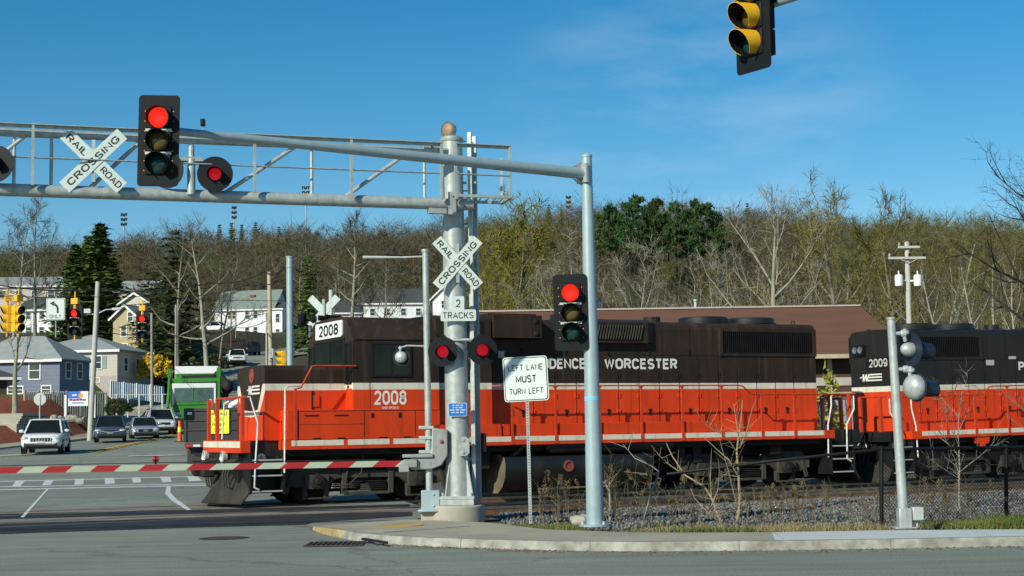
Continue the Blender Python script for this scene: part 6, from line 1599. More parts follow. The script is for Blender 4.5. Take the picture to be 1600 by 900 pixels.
# the long red-roofed depot behind the train
YB = 66.0; kB = FPX / YB
wh = at(1335, 556, YB); xl, xr = at(742, 560, YB).x, at(1404, 560, YB).x; W_ = xr - xl
dep = thing('freight_depot', 'long low depot with a red brown shingle roof behind the train', 'depot', ((xl + xr) / 2, YB, hterr((xl + xr) / 2, YB)), 0)
zE = at(1335, 552, YB).z - dep.location.z; zR = at(1200, 480, YB + 5).z - dep.location.z
b = MB(); b.box(-W_ / 2, W_ / 2, .9, 10, -1, zE, 0)
for z, h_, m in ((zE - 1.35, .35, 2), (zE - 1.75, .12, 3)): b.box(-W_ / 2, W_ / 2, .84, .9, z, z + h_, m)
b.box(-W_ / 2, W_ / 2, .86, .9, -1, zE - 1.9, 1)
for i in range(14): x = -W_ / 2 + i * W_ / 13; b.box(x - .1, x + .1, .8, .86, -1, zE, 3)
b.build('wall', ['brick_dark', 'metal_wall', 'foundation', 'timber_tan'], dep, smooth=0)
b = MB(); o = .6; rl_, rr_2 = -W_ / 2 - o, W_ / 2 - .5
P = [(-W_ / 2 - o, 0, zE), (W_ / 2 + o, 0, zE), (W_ / 2 - .45, 5, zR), (-W_ / 2 + .1, 5, zR)]
Pb_ = [(W_ / 2 + o, 10.6, zE), (-W_ / 2 - o, 10.6, zE), (-W_ / 2 + .1, 5, zR), (W_ / 2 - .45, 5, zR)]
def slab2(P, t=.14, m=0):
    n = len(P); lo = [(p[0], p[1], p[2] - t) for p in P]; b.add(list(P) + lo, [tuple(range(n)), tuple(range(2 * n - 1, n - 1, -1))] + [(i, n + i, n + (i + 1) % n, (i + 1) % n) for i in range(n)], m)
slab2(P); slab2(Pb_); slab2([(W_ / 2 + o, 0, zE), (W_ / 2 + o, 10.6, zE), (W_ / 2 - .45, 5, zR)]); slab2([(-W_ / 2 - o, 10.6, zE), (-W_ / 2 - o, 0, zE), (-W_ / 2 + .1, 5, zR)])
ro = b.build('roof', 'roof_red', dep, smooth=0)
b = MB(); b.box(-W_ / 2 + .1, W_ / 2 - .45, 4.85, 5.15, zR - .02, zR + .05); b.build('ridge_cap', 'foundation', ro)
b = MB(); b.box(-W_ / 2 - o, W_ / 2 + o, -.05, 0, zE - .2, zE - .02); b.build('fascia', 'timber_tan', ro)
vp = at(1087, 472, YB + 5.2); b = MB(); b.tube([Vector((vp.x - dep.location.x, 5.3, zR - .4)), Vector((vp.x - dep.location.x, 5.3, zR + .45))], .07, 8); b.lathe([(.1, 0), (.1, .1)], (vp.x - dep.location.x, 5.3, zR + .35), (0, 0, 1), 8); b.build('vent_pipe', 'galv', ro)

# fences, banner, stop sign, hedge on the left bank
def fence_run(name, label, p0, p1, h, m, n, thick=.05, rails=False):
    c = Vector(p0); f = thing(name, label, 'fence', c)
    d = (Vector(p1) - c); L = d.length; ex = d.normalized()
    for i in range(n):
        a = c + d * (i / n); e = c + d * ((i + 1) / n); b = MB()
        if rails:
            b.tube([a + Vector((0, 0, h)), e + Vector((0, 0, h))], .03, 6); b.tube([a + Vector((0, 0, h * .1)), e + Vector((0, 0, h * .1))], .02, 6)
        else:
            k = 6
            for j in range(k):
                q0, q1 = a.lerp(e, j / k + .002), a.lerp(e, (j + 1) / k - .002)
                b.beam((q0 + q1) / 2 + Vector((0, 0, -.6)), (q0 + q1) / 2 + Vector((0, 0, h)), thick, (q1 - q0).length, up=ex.cross(Vector((0, 0, 1))))
        b.build('fence_panel', m, f, world=True, smooth=0)
        b = MB(); b.beam(a + Vector((0, -.04, -.6)), a + Vector((0, -.04, h + .05)), .10, .10); b.build('fence_post', m, f, world=True)
    return f
mat('fence_wood', (0.36, 0.35, 0.31), 0.9, 0, 0.12, 2, stretch=(4, 4, .4)); mat('tarp_white', (0.75, 0.80, 0.84), 0.7, 0, 0.03)
fence_run('wooden_fence', 'weathered grey board fence on the red mulch bank', at(38, 638, 112), at(168, 638, 116), 1.25, 'fence_wood', 6)
fence_run('white_privacy_fence', 'low white fence sloping across the lawn above the hedge', at(173, 609, 132), at(256, 618, 128), .75, 'tarp_white', 4)
fence_run('metal_rail_fence', 'thin grey metal rail fence in front of the lawn', at(165, 640, 120), at(272, 640, 116), 1.15, 'alum', 6, rails=True)
YS = 108; bq = at(122, 646, YS); bn = thing('banner_sign', 'blue and white banner with an orange sun on two white posts', 'banner', bq)
b = MB(); ks = YS / FPX; W1, H1 = 31 * ks, 23 * ks; zc = (646 - 623) * ks
b.box(-W1 / 2, W1 / 2, -.03, 0, zc - H1 / 2, zc + H1 / 2, 0); b.box(-W1 / 2 + .001, W1 * .12, -.034, -.03, zc + .02, zc + H1 / 2, 1)
b.lathe([(.16, 0), (.0001, 0)], (W1 * .13, -.04, zc + H1 * .22), (0, -1, 0), 14, 2); b.box(-W1 * .3, -W1 * .08, -.036, -.034, zc + .2, zc + .3, 0)
for i, (x0, x1, z0, z1) in enumerate(((-.45, -.28, -.14, 0), (-.26, -.12, -.16, -.02), (-.10, .04, -.15, .0), (.06, .2, -.14, .01), (.22, .38, -.16, -.03))): b.box(W1 * x0, W1 * x1, -.035, -.03, zc + z0, zc + z1, 3)
b.box(-W1 * .3, W1 * .3, -.035, -.03, zc - .34, zc - .26, 1)
b.build('banner', ['tarp_white', 'blue_sign', mat('sun_orange', (.85, .35, .05), .6), 'gate_red'], bn)
for s in (-20, 25):
    b = MB(); b.beam((s * ks, .08, -.3), (s * ks, .08, (646 - 617) * ks), .16, .16); b.build('post', 'house_trim', bn)
ssp = at(62, 662, 100); ss = thing('stop_sign', 'back of an octagonal stop sign on a thin post on the mulch bank', 'road sign', ssp)
ks = 100 / FPX; zc = (662 - 624) * ks; b = MB(); b.prism([(.42 * math.cos(R(22.5 + 45 * i)), .42 * math.sin(R(22.5 + 45 * i))) for i in range(8)], (0, 0, zc), (1, 0, 0), (0, 0, 1), .02); b.build('panel', 'alum', ss)
b = MB(); b.beam((0, -.04, -.5), (0, -.04, zc + .3), .06, .06); b.build('post', 'galv', ss)
def hump(name, label, cat, loc, rx, ry, rz_, m, n, leaf=.10, seed=1, group=None, stemmat=None):
    g_ = np.random.default_rng(seed); P = g_.normal(0, 1, (n, 3)); P /= np.linalg.norm(P, axis=1)[:, None]; rad = g_.uniform(.72, 1.05, n) + .12 * np.sin(P[:, 0] * 5 + seed) * np.cos(P[:, 1] * 4); P[:, 2] = np.abs(P[:, 2])
    C_ = P * rad[:, None] * np.array([rx, ry, rz_]); V = np.repeat(C_, 3, 0) + g_.normal(0, leaf, (n * 3, 3)); F = np.arange(n * 3).reshape(-1, 3)
    root = thing(name, label, cat, loc, 0, group); tri_mesh('foliage', V, F, m, parent=root)
    b = MB(); b.ball((0, 0, rz_ * .35), rx * .72, ry * .72, rz_ * .5, 10, 6)
    for i in range(5): a = i * 1.3; b.tube([(math.cos(a) * rx * .1, math.sin(a) * ry * .1, -.6), (math.cos(a) * rx * .5, math.sin(a) * ry * .5, rz_ * .6)], .04, 5)
    b.build('stems', stemmat or 'twig_dark', root); return root
mat('twig_dark', (0.05, 0.04, 0.03), 0.95, 0, 0.3); mat('hedge_green', (0.035, 0.055, 0.015), 0.8, 0, 0.4, 2, spec=.2); mat('forsythia', (0.62, 0.40, 0.015), 0.8, 0, 0.35, 3, spec=.2); mat('bud_green', (0.24, 0.26, 0.04), 0.8, 0, 0.4, 2, spec=.2)
hump('clipped_hedge', 'dark clipped hedge in front of the grey rail fence', 'hedge', at(184, 643, 109), 1.0, .8, .85, 'hedge_green', 1800, .06, 3)
hump('forsythia_bush', 'round yellow flowering bush beside the wooden pole', 'bush', at(241, 588, 142), 1.6, 1.2, 2.0, 'forsythia', 1500, .13, 4)
hump('forsythia_bush', 'faint yellow bush low between the tree trunks', 'bush', at(307, 585, 150), 1.0, 1.0, 1.3, 'forsythia', 350, .12, 8)
hump('evergreen_shrub', 'low dark shrub in front of the big white house', 'shrub', at(357, 530, 240), 1.1, 1, 1.2, 'hedge_green', 500, .15, 5)
hump('evergreen_shrub', 'dark shrub on the bank left of the hill street', 'shrub', at(335, 578, 170), 1.6, 1.3, 1.8, 'hedge_green', 900, .14, 6)
hump('budding_shrub', 'yellow green budding shrub seen between the two locomotives', 'shrub', Vector((at(1291, 640, 56).x, 56, hterr(12, 56))), .8, .7, 3.3, 'bud_green', 900, .10, 7)
b = MB()
for i in range(7):
    a = i * .9; b.ball((-1.1 + i * .36, math.sin(a) * .2, .2 + .1 * math.cos(a * 2)), .3, .28, .26 + .05 * math.sin(a), 7, 5)
o = b.build('rock_wall', 'granite', smooth=0); o.location = at(110, 660, 104); tag(o, 'rough stone edging on the red mulch bank under the banner', 'rocks')
b = MB()
for i in range(5): b.box(-.8, .8, i * .3, 6, -.6 if i == 0 else i * .17 - .05, (i + 1) * .17)
o = b.build('concrete_steps', 'concrete'); o.location = at(6, 667, 97); tag(o, 'concrete steps climbing the bank at the left edge', 'steps')

# ------------------------------------------------------------------ poles, wires, far signals
def pole(name, label, px0, py0, px1, py1, Y, r0, r1, m, cat='utility pole', group=None):
    t = at(px1, py1, Y); f = at(px0, py0, Y); zb_ = min(f.z, hterr(f.x, f.y)) - .3
    o = thing(name, label, cat, (f.x, f.y, hterr(f.x, f.y))); b = MB(); f2 = Vector((f.x, f.y, zb_)); b.tube([f2, t], [r0, r1], 12); b.build('pole', m, o, world=True); return o, t
mat('pole_pale', (0.46, 0.45, 0.41), 0.8, 0, 0.08, 3)
o, t = pole('utility_pole', 'pale leaning pole with a curved street lamp by the banner', 140, 660, 153, 440, 98, .19, .15, 'pole_pale')
b = MB(); a = at(151, 491, 98); b.tube([a, at(165, 484, 98), at(178, 483, 98), at(186, 484, 98)], .04, 6); b.build('lamp_arm', 'alum', o, world=True)
b = MB(); c = at(183, 482.5, 98); b.obox(c, (1, 0, .05), (0, 1, 0), (0, 0, 1), .3, .14, .07); b.build('lamp_head', 'alum', o, world=True)
b = MB(); a = at(150, 491, 98); b.tube([a, at(134, 491, 98)], .035, 6); b.obox(at(137, 486, 98), (1, 0, 0), (0, 1, 0), (0, 0, 1), .2, .15, .14); b.build('side_fixture', 'alum', o, world=True)
o, t = pole('utility_pole', 'weathered pole right of the far red signal above the yellow bush', 238, 614, 237, 489, 126, .12, .10, 'wood_pole')
o, t = pole('utility_pole', 'pale new wooden pole left of the blue grey steel pole', 424, 568, 420.5, 425, 148, .24, .19, 'wood_pale')
b = MB(); q = at(424, 552, 147.7); b.obox(q, (1, 0, 0), (0, 1, 0), (0, 0, 1), .2, .1, .45); b.build('meter_box', 'alum', o, world=True)
o, t = pole('signal_pole', 'thick blue grey steel pole rising behind the locomotive nose', 454, 640, 452.5, 403, 76, .185, .165, 'galv_blue', 'signal pole')
b = MB(); b.lathe([(.18, 0), (.185, .08), (.0001, .1)], t, (0, 0, 1), 14); b.lathe([(.19, 0), (.19, .06)], at(452.6, 418, 76), (0, 0, 1), 14); b.build('cap', 'galv_blue', o, world=True); steel_top = t
for i, (px, y0, y1, Y, r_, m, lab) in enumerate(((321, 588, 474, 158, .12, 'wood_pole_brown', 'rust brown pole among trees left of the white house'), (346, 572, 470, 176, .10, 'twig_dark', 'thin dark pole in front of the white house'), (361, 550, 478, 200, .08, 'wood_pole_brown', 'slender pole in front of the white house windows'), (368.5, 550, 480, 205, .07, 'wood_pole', 'slim grey pole near the first white house window'), (416.5, 570, 488, 140, .10, 'galv', 'thin grey steel post left of the pale wooden pole'), (275, 586, 476, 140, .12, 'wood_pole', 'grey pole beside the leaning tree trunks'))):
    pole('utility_pole', lab, px, y0, px, y1, Y, r_, r_ * .85, m)
o, t = pole('utility_pole', 'wooden utility pole with two crossarms and pale transformers above the depot', 1424, 640, 1417, 378, 80, .17, .13, 'pole_pale')
for py, xa, xb in ((386, 1403, 1437), (403, 1388, 1446)):
    b = MB(); b.beam(at(xa, py + .3, 79.8), at(xb, py - .3, 79.8), .10, .12); b.build('crossarm', 'pole_pale', o, world=True)
    for px in (xa + 2, (xa + xb) / 2 + 4, xb - 2):
        b = MB(); b.lathe([(.05, 0), (.07, .05), (.04, .09), (.06, .14), (.0001, .2)], at(px, py - 2, 79.8), (0, 0, 1), 8); b.build('insulator', 'black_metal' if px > 1420 else 'alum', o, world=True)
for px in (1404.5, 1434):
    b = MB(); c = at(px, 438, 79.7); b.lathe([(.0001, -.30), (.2, -.30), (.21, -.26), (.21, .22), (.17, .29), (.0001, .31)], c, (0, 0, 1), 16); b.tube([c + Vector((0, 0, .3)), c + Vector((0, 0, .5))], .04, 6); b.beam(c, Vector((at(1420, 438, 80).x, 80, c.z)), .08, .08); b.build('transformer', 'siding_white', o, world=True, smooth=40)
b = MB(); b.beam(at(1419, 410, 79.8), at(1404, 404, 79.8), .05, .03); b.beam(at(1419, 412, 79.8), at(1434, 404, 79.8), .05, .03); b.build('brace', 'pole_pale', o, world=True)

def wire(label, pts, r=.02, sag=.0):
    b = MB(); P = []
    for a, c in zip(pts[:-1], pts[1:]):
        for i in range(10): t = i / 10; q = a.lerp(c, t); q.z -= sag * 4 * t * (1 - t); P.append(q)
    P.append(pts[-1]); b.tube(P, r, 4); o = b.build('overhead_wire', 'wire'); return tag(o, label, 'wire', 'overhead wires over the hill street')
wire('heavy black cable bundle from the steel pole down to the left', [at(446, 417, 76), at(414, 424, 100), at(330, 442, 100), at(150, 452, 98), at(-40, 438, 95)], .05, .3)
wire('second black cable just below the bundle at the steel pole', [at(447, 436, 76), at(390, 443, 100), at(300, 462, 110), at(150, 478, 98)], .03, .2)
wire('signal span wire above the row of far signals', [at(448, 470, 76), at(222, 463, 60), at(118, 462, 53), at(20, 462, 53), at(-60, 460, 53)], .012, .05)
wire('drooping black cable crossing in front of the white house', [at(418, 500, 140), at(370, 512, 140), at(310, 520, 140), at(238, 520, 126), at(150, 515, 98)], .03, .25)
wire('short thick cable with a splice in front of the hill street', [at(418, 520, 140), at(400, 527, 140), at(340, 533, 140), at(240, 534, 126)], .03, .2)
wire('thin low wire between the leaning pole and the grey pole', [at(150, 500, 98), at(238, 536, 126), at(318, 545, 150)], .015, .1)

def hung(px, py, Y, rz, label, **kw):
    p = at(px, py, Y); o = signal_head(p, rz, label, 'traffic signals hanging over the far side', n=12, reflect=False, **kw)
    b = MB(); b.box(-.12, .12, -.08, .12, .62, .82); b.tube([(0, 0, .5), (0, 0, 1.05)], .025, 6); b.tube([(0, 0, .46), (0, 0, .62)], .05, 6); b.build('hanger', 'sig_yellow', o); 
    b = MB(); b.tube([(0, 0, -.46), (0, 0, -.62)], .03, 6); b.build('bottom_fitting', 'sig_yellow', o); return o
hung(29, 498, 53, R(52), 'yellow far signal whose yellow visors face right beside its twin', plate=(0, 0), yellow=True, visL=.2, on=1)
hung(11, 498, 53.2, R(-62), 'yellow far signal whose yellow visors face the left edge of the picture', plate=(0, 0), yellow=True, visL=.2, on=1)
hung(117, 503, 53, R(-8), 'black far signal showing red right of the left turn sign', plate=(.55, 1.2), visL=.22)
hung(222.5, 510, 60, R(-2), 'black far signal showing red left of the weathered pole', plate=(.50, 1.16), visL=.22, on=0)
p = at(440, 563, 73); o = signal_head(p, R(-75), 'yellow signal side on, half hidden behind the brown locomotive nose', None, plate=(0, 0), yellow=True, visL=.26, on=1, n=12, reflect=False)
so = thing('turn_lane_sign', 'white square left turn ONLY sign hanging beside the far signals', 'road sign', at(87, 483, 52.9), R(-6))
b = MB(); b.prism(round_rect(.68, .76, .04), (0, 0, 0), (1, 0, 0), (0, 0, 1), .01, 0); b.prism(round_rect(.64, .72, .03), (0, -.011, 0), (1, 0, 0), (0, 0, 1), .002, 1); b.prism(round_rect(.61, .69, .03), (0, -.014, 0), (1, 0, 0), (0, 0, 1), .002, 0)
V, F = _stroke([(.08, -.14), (.08, .02), (.04, .11), (-.04, .17), (-.08, .19)], .075); b.add([(p.x, -.0185, p.y) for p in V], F, 1); b.add([(-.21, -.0186, .21), (-.055, -.0186, .10), (-.04, -.0186, .28)], [(0, 1, 2)], 1)
b.text('ONLY', (0, -.0165, -.25), (1, 0, 0), (0, 0, 1), .13, .42, 1, bold=.005); b.build('panel', ['white_sign', 'black_ink'], so)
b = MB(); b.tube([(0, .03, .47), (0, .03, -.98)], .022, 6); b.build('hanger_rod', 'galv', so)

# far side crossbuck, seen from behind over the cab
fc = at(506, 487, 43.5); fo = crossbuck(fc, R(176), 'back of the far side crossbuck standing up behind the cab roof', 1.15, .21, 46)
b = MB(); b.tube([(-.2, -.06, -fc.z + .0), (-.2, -.06, .62)], .065, 10); b.build('post', 'alum', fo)
b = MB(); b.tube([(.6, -.1, -.22), (-.1, -.1, -.22)], .03, 6); b.lathe([(.16, 0), (.2, .1), (.1, .2)], (.55, -.1, -.2), (1, 0, 0), 12); b.lathe([(.14, 0), (.17, .1), (.1, .2)], (.22, -.1, -.2), (1, 0, 0), 12); b.build('flasher', 'sig_black', fo)
# stadium lights on the ridge
for i, (px, py0, py1, w, lab) in enumerate(((194, 360, 333, 5, 'stadium floodlight mast above the spruces on the left ridge'), (366, 350, 322, 4, 'stadium floodlight mast under the cantilever beam'), (478, 360, 291, 6, 'tallest stadium floodlight mast, crossing the cantilever beam'), (888, 335, 306, 4, 'stadium floodlight mast left of the dark pine grove'))):
    Y = 470; t = at(px, py1, Y); f = at(px, py0, Y); o = thing('floodlight_mast', lab, 'floodlight', (t.x, Y, hterr(t.x, Y)), 0, 'stadium floodlights on the ridge')
    b = MB(); b.tube([(0, 0, 0), (0, 0, t.z - o.location.z)], .22, 6); b.build('pole', 'galv', o)
    b = MB(); zt_ = t.z - o.location.z
    for k2 in range(3):
        b.box(-w * .2, w * .2, -.1, .1, zt_ - .3 - k2 * 1.5, zt_ - k2 * 1.5)
        for j in range(4): b.box(-w * .2 + j * w * .1 + .05, -w * .2 + j * w * .1 + .4, -.5, 0, zt_ - .9 - k2 * 1.5, zt_ - .3 - k2 * 1.5)
    b.build('lamp_bank', 'black_metal', o)
# ------------------------------------------------------------------ trees
class TW:
    def __init__(s): s.V = []; s.F = []; s.n = 0
    def tube(s, pts, rs, k):
        pts = [np.asarray(p, float) for p in pts]; base = s.n; prev = None
        for i, p in enumerate(pts):
            d = pts[min(i + 1, len(pts) - 1)] - pts[max(i - 1, 0)]; d = d / (np.linalg.norm(d) + 1e-9)
            if prev is None:
                a = np.cross(d, (0, 0, 1.0)); 
                if np.linalg.norm(a) < 1e-3: a = np.cross(d, (1.0, 0, 0))
            else: a = prev - d * prev.dot(d)
            a = a / np.linalg.norm(a); prev = a; bb = np.cross(d, a)
            for j in range(k):
                t = 2 * PI * j / k; s.V.append(p + (a * math.cos(t) + bb * math.sin(t)) * rs[i])
        for i in range(len(pts) - 1):
            for j in range(k):
                j2 = (j + 1) % k; a0, a1, b0, b1 = base + i * k + j, base + i * k + j2, base + (i + 1) * k + j, base + (i + 1) * k + j2
                s.F += [(a0, a1, b1), (a0, b1, b0)]
        s.n += len(pts) * k
    def twig(s, p, q, w, g):
        d = np.asarray(q) - p; a = g.normal(0, 1, 3); a = np.cross(d, a); a = a / (np.linalg.norm(a) + 1e-9) * w / 2
        s.V += [p - a, p + a, np.asarray(q)]; s.F.append((s.n, s.n + 1, s.n + 2)); s.n += 3
def bare_tree(seed, H=14., r0=.22, crown0=.28, spread=.42, nlimb=11, nbr=6, ntw=7, nsub=3, tw=.055, up=.35, droop=0., forks=1, lean=.04, ksides=7, blen=1.0, twl=1.0, multi=None):
    g = np.random.default_rng(seed); T = TW(); C_ = TW()
    def sprout(p, d, L, r, lev):
        n = 4 if lev == 1 else 3; pts = [np.array(p)]; dd = np.array(d)
        for i in range(n):
            dd = dd + g.normal(0, .13, 3) + np.array([0, 0, (up * .25 if lev < 3 else up * .1) - droop * (i / n) * (.3 if lev > 1 else .05)]); dd = dd / np.linalg.norm(dd); pts.append(pts[-1] + dd * L / n)
        rs = [r * (1 - .8 * i / n) for i in range(n + 1)]
        if lev == 1: T.tube(pts, rs, 5)
        elif lev == 2: C_.tube(pts, rs, 3)
        if lev == 1: m = nbr
        elif lev == 2: m = ntw
        for c in range(m):
            t = .25 + .75 * (c + g.random()) / m; i = min(n - 1, int(t * n)); f = t * n - i; q = pts[i] * (1 - f) + pts[i + 1] * f
            ax = dd * .7 + g.normal(0, .55, 3); ax[2] += up * .3 - droop * .5; ax = ax / np.linalg.norm(ax)
            if lev == 1: sprout(q, ax, L * g.uniform(.35, .6) * (1.15 - .5 * t) * blen, max(.012, r * .42), 2)
            else:
                l = g.uniform(.5, 1.1) * H * .075 * twl; e = q + ax * l; C_.twig(q, e, tw, g)
                for _ in range(nsub):
                    t2 = g.uniform(.2, .8); q2 = q + (e - q) * t2; a2 = ax + g.normal(0, .5, 3); a2[2] += .1 - droop; a2 = a2 / np.linalg.norm(a2); C_.twig(q2, q2 + a2 * l * g.uniform(.45, .85), tw * .7, g)
    stems = multi or [(np.zeros(3), np.array([g.normal(0, lean), g.normal(0, lean), 1.]), 1.0)]
    for p0, d0, sc in stems:
        n = 8; pts = [np.array(p0, float)]; dd = np.array(d0, float); dd /= np.linalg.norm(dd)
        for i in range(n):
            dd = dd + g.normal(0, .05, 3) * np.array([1, 1, .2]); dd[2] = max(dd[2], .6); dd = dd / np.linalg.norm(dd); pts.append(pts[-1] + dd * H * sc * .92 / n)
        rs = [r0 * sc * (1.25 if i == 0 else 1) * (1 - .86 * (i / n) ** .9) for i in range(n + 1)]; T.tube(pts, rs, ksides)
        for c in range(nlimb):
            t = crown0 + (1 - crown0) * ((c + g.random()) / nlimb); i = min(n - 1, int(t * n)); f = t * n - i; q = pts[i] * (1 - f) + pts[i + 1] * f
            a = c * 2.4 + g.uniform(0, .8); el = up + .9 * (t - crown0); ax = np.array([math.cos(a), math.sin(a), el + g.normal(0, .15)]); ax /= np.linalg.norm(ax)
            L = H * sc * spread * (1.05 - .62 * ((t - crown0) / (1 - crown0)) ** 1.3) * g.uniform(.75, 1.15)
            sprout(q, ax, L, rs[min(n, i)] * .55, 1)
    return T, C_
def conifer(seed, H=13., R0=2.6, r0=.2, nw=26, nb=9, base=.06, droop=.35, leaf=.34, nl=7, irregular=.15, taper=.85):
    g = np.random.default_rng(seed); T = TW(); C_ = TW()
    T.tube([(0, 0, -.5), (0, 0, H * .5), (0, 0, H)], [r0, r0 * .6, .02], 6)
    for w in range(nw):
        t = base + (1 - base) * (w / nw); z = H * t; rr = R0 * (1 - t) ** taper * g.uniform(1 - irregular, 1 + irregular) + .1
        for k in range(nb):
            a = 2 * PI * (k + g.random() * .8) / nb; rb = rr * g.uniform(.65, 1.1); e = np.array([math.cos(a) * rb, math.sin(a) * rb, z - droop * rb * g.uniform(.6, 1.2)]); p = np.array([0, 0, z + .1])
            C_.twig(p, e, .05, g)
            for j in range(nl):
                f = (j + 1) / nl; q = p + (e - p) * f; s = leaf * (1.15 - .45 * f) * (.30 + .70 * (1 - t) ** .6)
                v = g.normal(0, s, (3, 3)) * np.array([1, 1, .45]); v[:, 2] -= abs(g.normal(0, s * .35, 3))
                C_.V += list(q + v); C_.F.append((C_.n, C_.n + 1, C_.n + 2)); C_.n += 3
    return T, C_
def pine(seed, H=14., R0=3.4, r0=.25, leaf=.42):
    g = np.random.default_rng(seed); T = TW(); C_ = TW(); T.tube([(0, 0, -.5), (g.normal(0, .2), 0, H * .5), (g.normal(0, .3), 0, H)], [r0, r0 * .7, .03], 6)
    for w in range(40):
        t = .52 + .48 * g.random() ** .8; z = H * t; rr = R0 * (math.sin(PI * min(1, (1 - t) * 1.0 + .10))) * g.uniform(.45, 1.0); a = g.uniform(0, 6.28)
        c = np.array([math.cos(a) * rr, math.sin(a) * rr, z]); T.tube([(0, 0, z - .3), c], [.06, .02], 3)
        for j in range(46):
            o = g.normal(0, 1, 3); o /= np.linalg.norm(o); q = c + o * np.array([1.25, 1.25, .34]) * g.uniform(.5, 1.0) * (1.25 - .5 * t); v = g.normal(0, leaf * .5, (3, 3)); C_.V += list(q + v); C_.F.append((C_.n, C_.n + 1, C_.n + 2)); C_.n += 3
    return T, C_
BK = dict(rough=.95, spec=.15)
mat('bark_grey', (0.20, 0.17, 0.135), 0.95, 0, 0.25, 3, spec=.15, stretch=(3, 3, .6)); mat('bark_pale', (0.29, 0.275, 0.215), 0.95, 0, 0.25, 2, spec=.15, stretch=(3, 3, .6), dirt=((0.10, 0.09, 0.06), .7, 3, (2, 2, 1))); mat('bark_birch', (0.33, 0.315, 0.265), 0.9, 0, 0.15, 3, spec=.15, dirt=((0.05, 0.045, 0.04), .9, 4, (1, 1, 3))); mat('bark_dark', (0.045, 0.038, 0.032), 0.95, 0, 0.25, 3, spec=.15); mat('bark_tan', (0.30, 0.235, 0.15), 0.95, 0, 0.2, 4, spec=.15)
mat('twig_grey', (0.118, 0.105, 0.072), 0.95, 0, 0.25, .5, spec=.1, obj_var=.25); mat('twig_brown', (0.108, 0.084, 0.046), 0.95, 0, 0.25, .5, spec=.1, obj_var=.25); mat('twig_olive', (0.138, 0.122, 0.034), 0.95, 0, 0.25, .5, spec=.1, obj_var=.25); mat('twig_red', (0.105, 0.072, 0.050), 0.95, 0, 0.25, .5, spec=.1, obj_var=.25)
mat('twig_pale', (0.27, 0.25, 0.20), 0.95, 0, 0.2, .5, spec=.1); mat('bud_yellow', (0.170, 0.155, 0.030), 0.9, 0, 0.3, .6, spec=.1); mat('spruce_green', (0.075, 0.115, 0.028), 0.85, 0, 0.35, .8, spec=.15, obj_var=.15); mat('pine_green', (0.042, 0.074, 0.022), 0.85, 0, 0.5, .6, spec=.15, obj_var=.45); mat('ivy_green', (0.050, 0.066, 0.022), 0.8, 0, 0.4, 1.0, spec=.15)
def tmesh(name, T, m):
    V = np.asarray(T.V, np.float32); F = np.asarray(T.F, np.int32)
    me = bpy.data.meshes.new(name); me.vertices.add(len(V)); me.vertices.foreach_set('co', V.ravel()); me.loops.add(F.size); me.loops.foreach_set('vertex_index', F.ravel()); me.polygons.add(len(F)); me.polygons.foreach_set('loop_start', np.arange(0, F.size, 3, dtype=np.int32)); me.materials.append(M_[m]); me.update(calc_edges=True); return me
def plant(tm, cm, loc, rz, s, label, cat='tree', name='bare_tree', group=None, sz=None):
    o = bpy.data.objects.new(name, tm); COL.objects.link(o); o.location = loc; o.rotation_euler = (0, 0, rz); o.scale = (s, s, sz or s)
    tag(o, label, cat, group)
    if cm is not None: c = bpy.data.objects.new('crown', cm); COL.objects.link(c); c.parent = o
    return o
def special(P, loc, H, H0, label, tm, cm, rz=0., name='bare_tree', cat='tree', group=None, wide=1.0):
    T, C_ = P; s = H / H0; o = plant(tmesh('trunk', T, tm), tmesh('crown', C_, cm), loc, rz, s * wide, label, cat, name, group, s); return o
FW = TW()                                                      # shared stock of woodland trees
stock = []
for i, kw in enumerate((dict(H=13, spread=.40), dict(H=14, spread=.34, crown0=.35, up=.5), dict(H=12, spread=.46, crown0=.2), dict(H=15, spread=.30, crown0=.4, up=.7), dict(H=11, spread=.42, crown0=.15, nlimb=13, up=.5))):
    T, C_ = bare_tree(100 + i, r0=.17, ntw=7, nsub=3, tw=.07, **kw)
    tms = {m: tmesh('trunk', T, m) for m in ('bark_grey', 'bark_pale')}; cms = {m: tmesh('crown', C_, m) for m in ('twig_grey', 'twig_brown', 'twig_olive', 'twig_red')}
    stock.append((kw['H'], tms, cms))
g6 = np.random.default_rng(77)
houses_xy = [(o.location.x, o.location.y) for o in scene.objects if o.get('category') in ('house', 'apartment block')]
dep_y = YB + 12
placed = []
LAB = {('L', 'twig_grey'): 'bare grey tree in the woods left of the tall mast', ('L', 'twig_brown'): 'bare brown tree in the woods left of the tall mast', ('L', 'twig_red'): 'bare reddish tree in the woods left of the tall mast', ('L', 'twig_olive'): 'bare olive tinged tree in the woods left of the tall mast',
       ('R', 'twig_grey'): 'bare grey tree on the wooded slope behind the depot', ('R', 'twig_brown'): 'bare brown tree on the wooded slope behind the depot', ('R', 'twig_red'): 'bare reddish tree on the wooded slope behind the depot', ('R', 'twig_olive'): 'olive budding tree on the wooded slope behind the depot'}
def pxof(x, y): 
    d = Vector((x, y, 10)) - CAM; return 800 + FPX * d.dot(cR) / d.dot(cF)
tries = 0; NT = 285
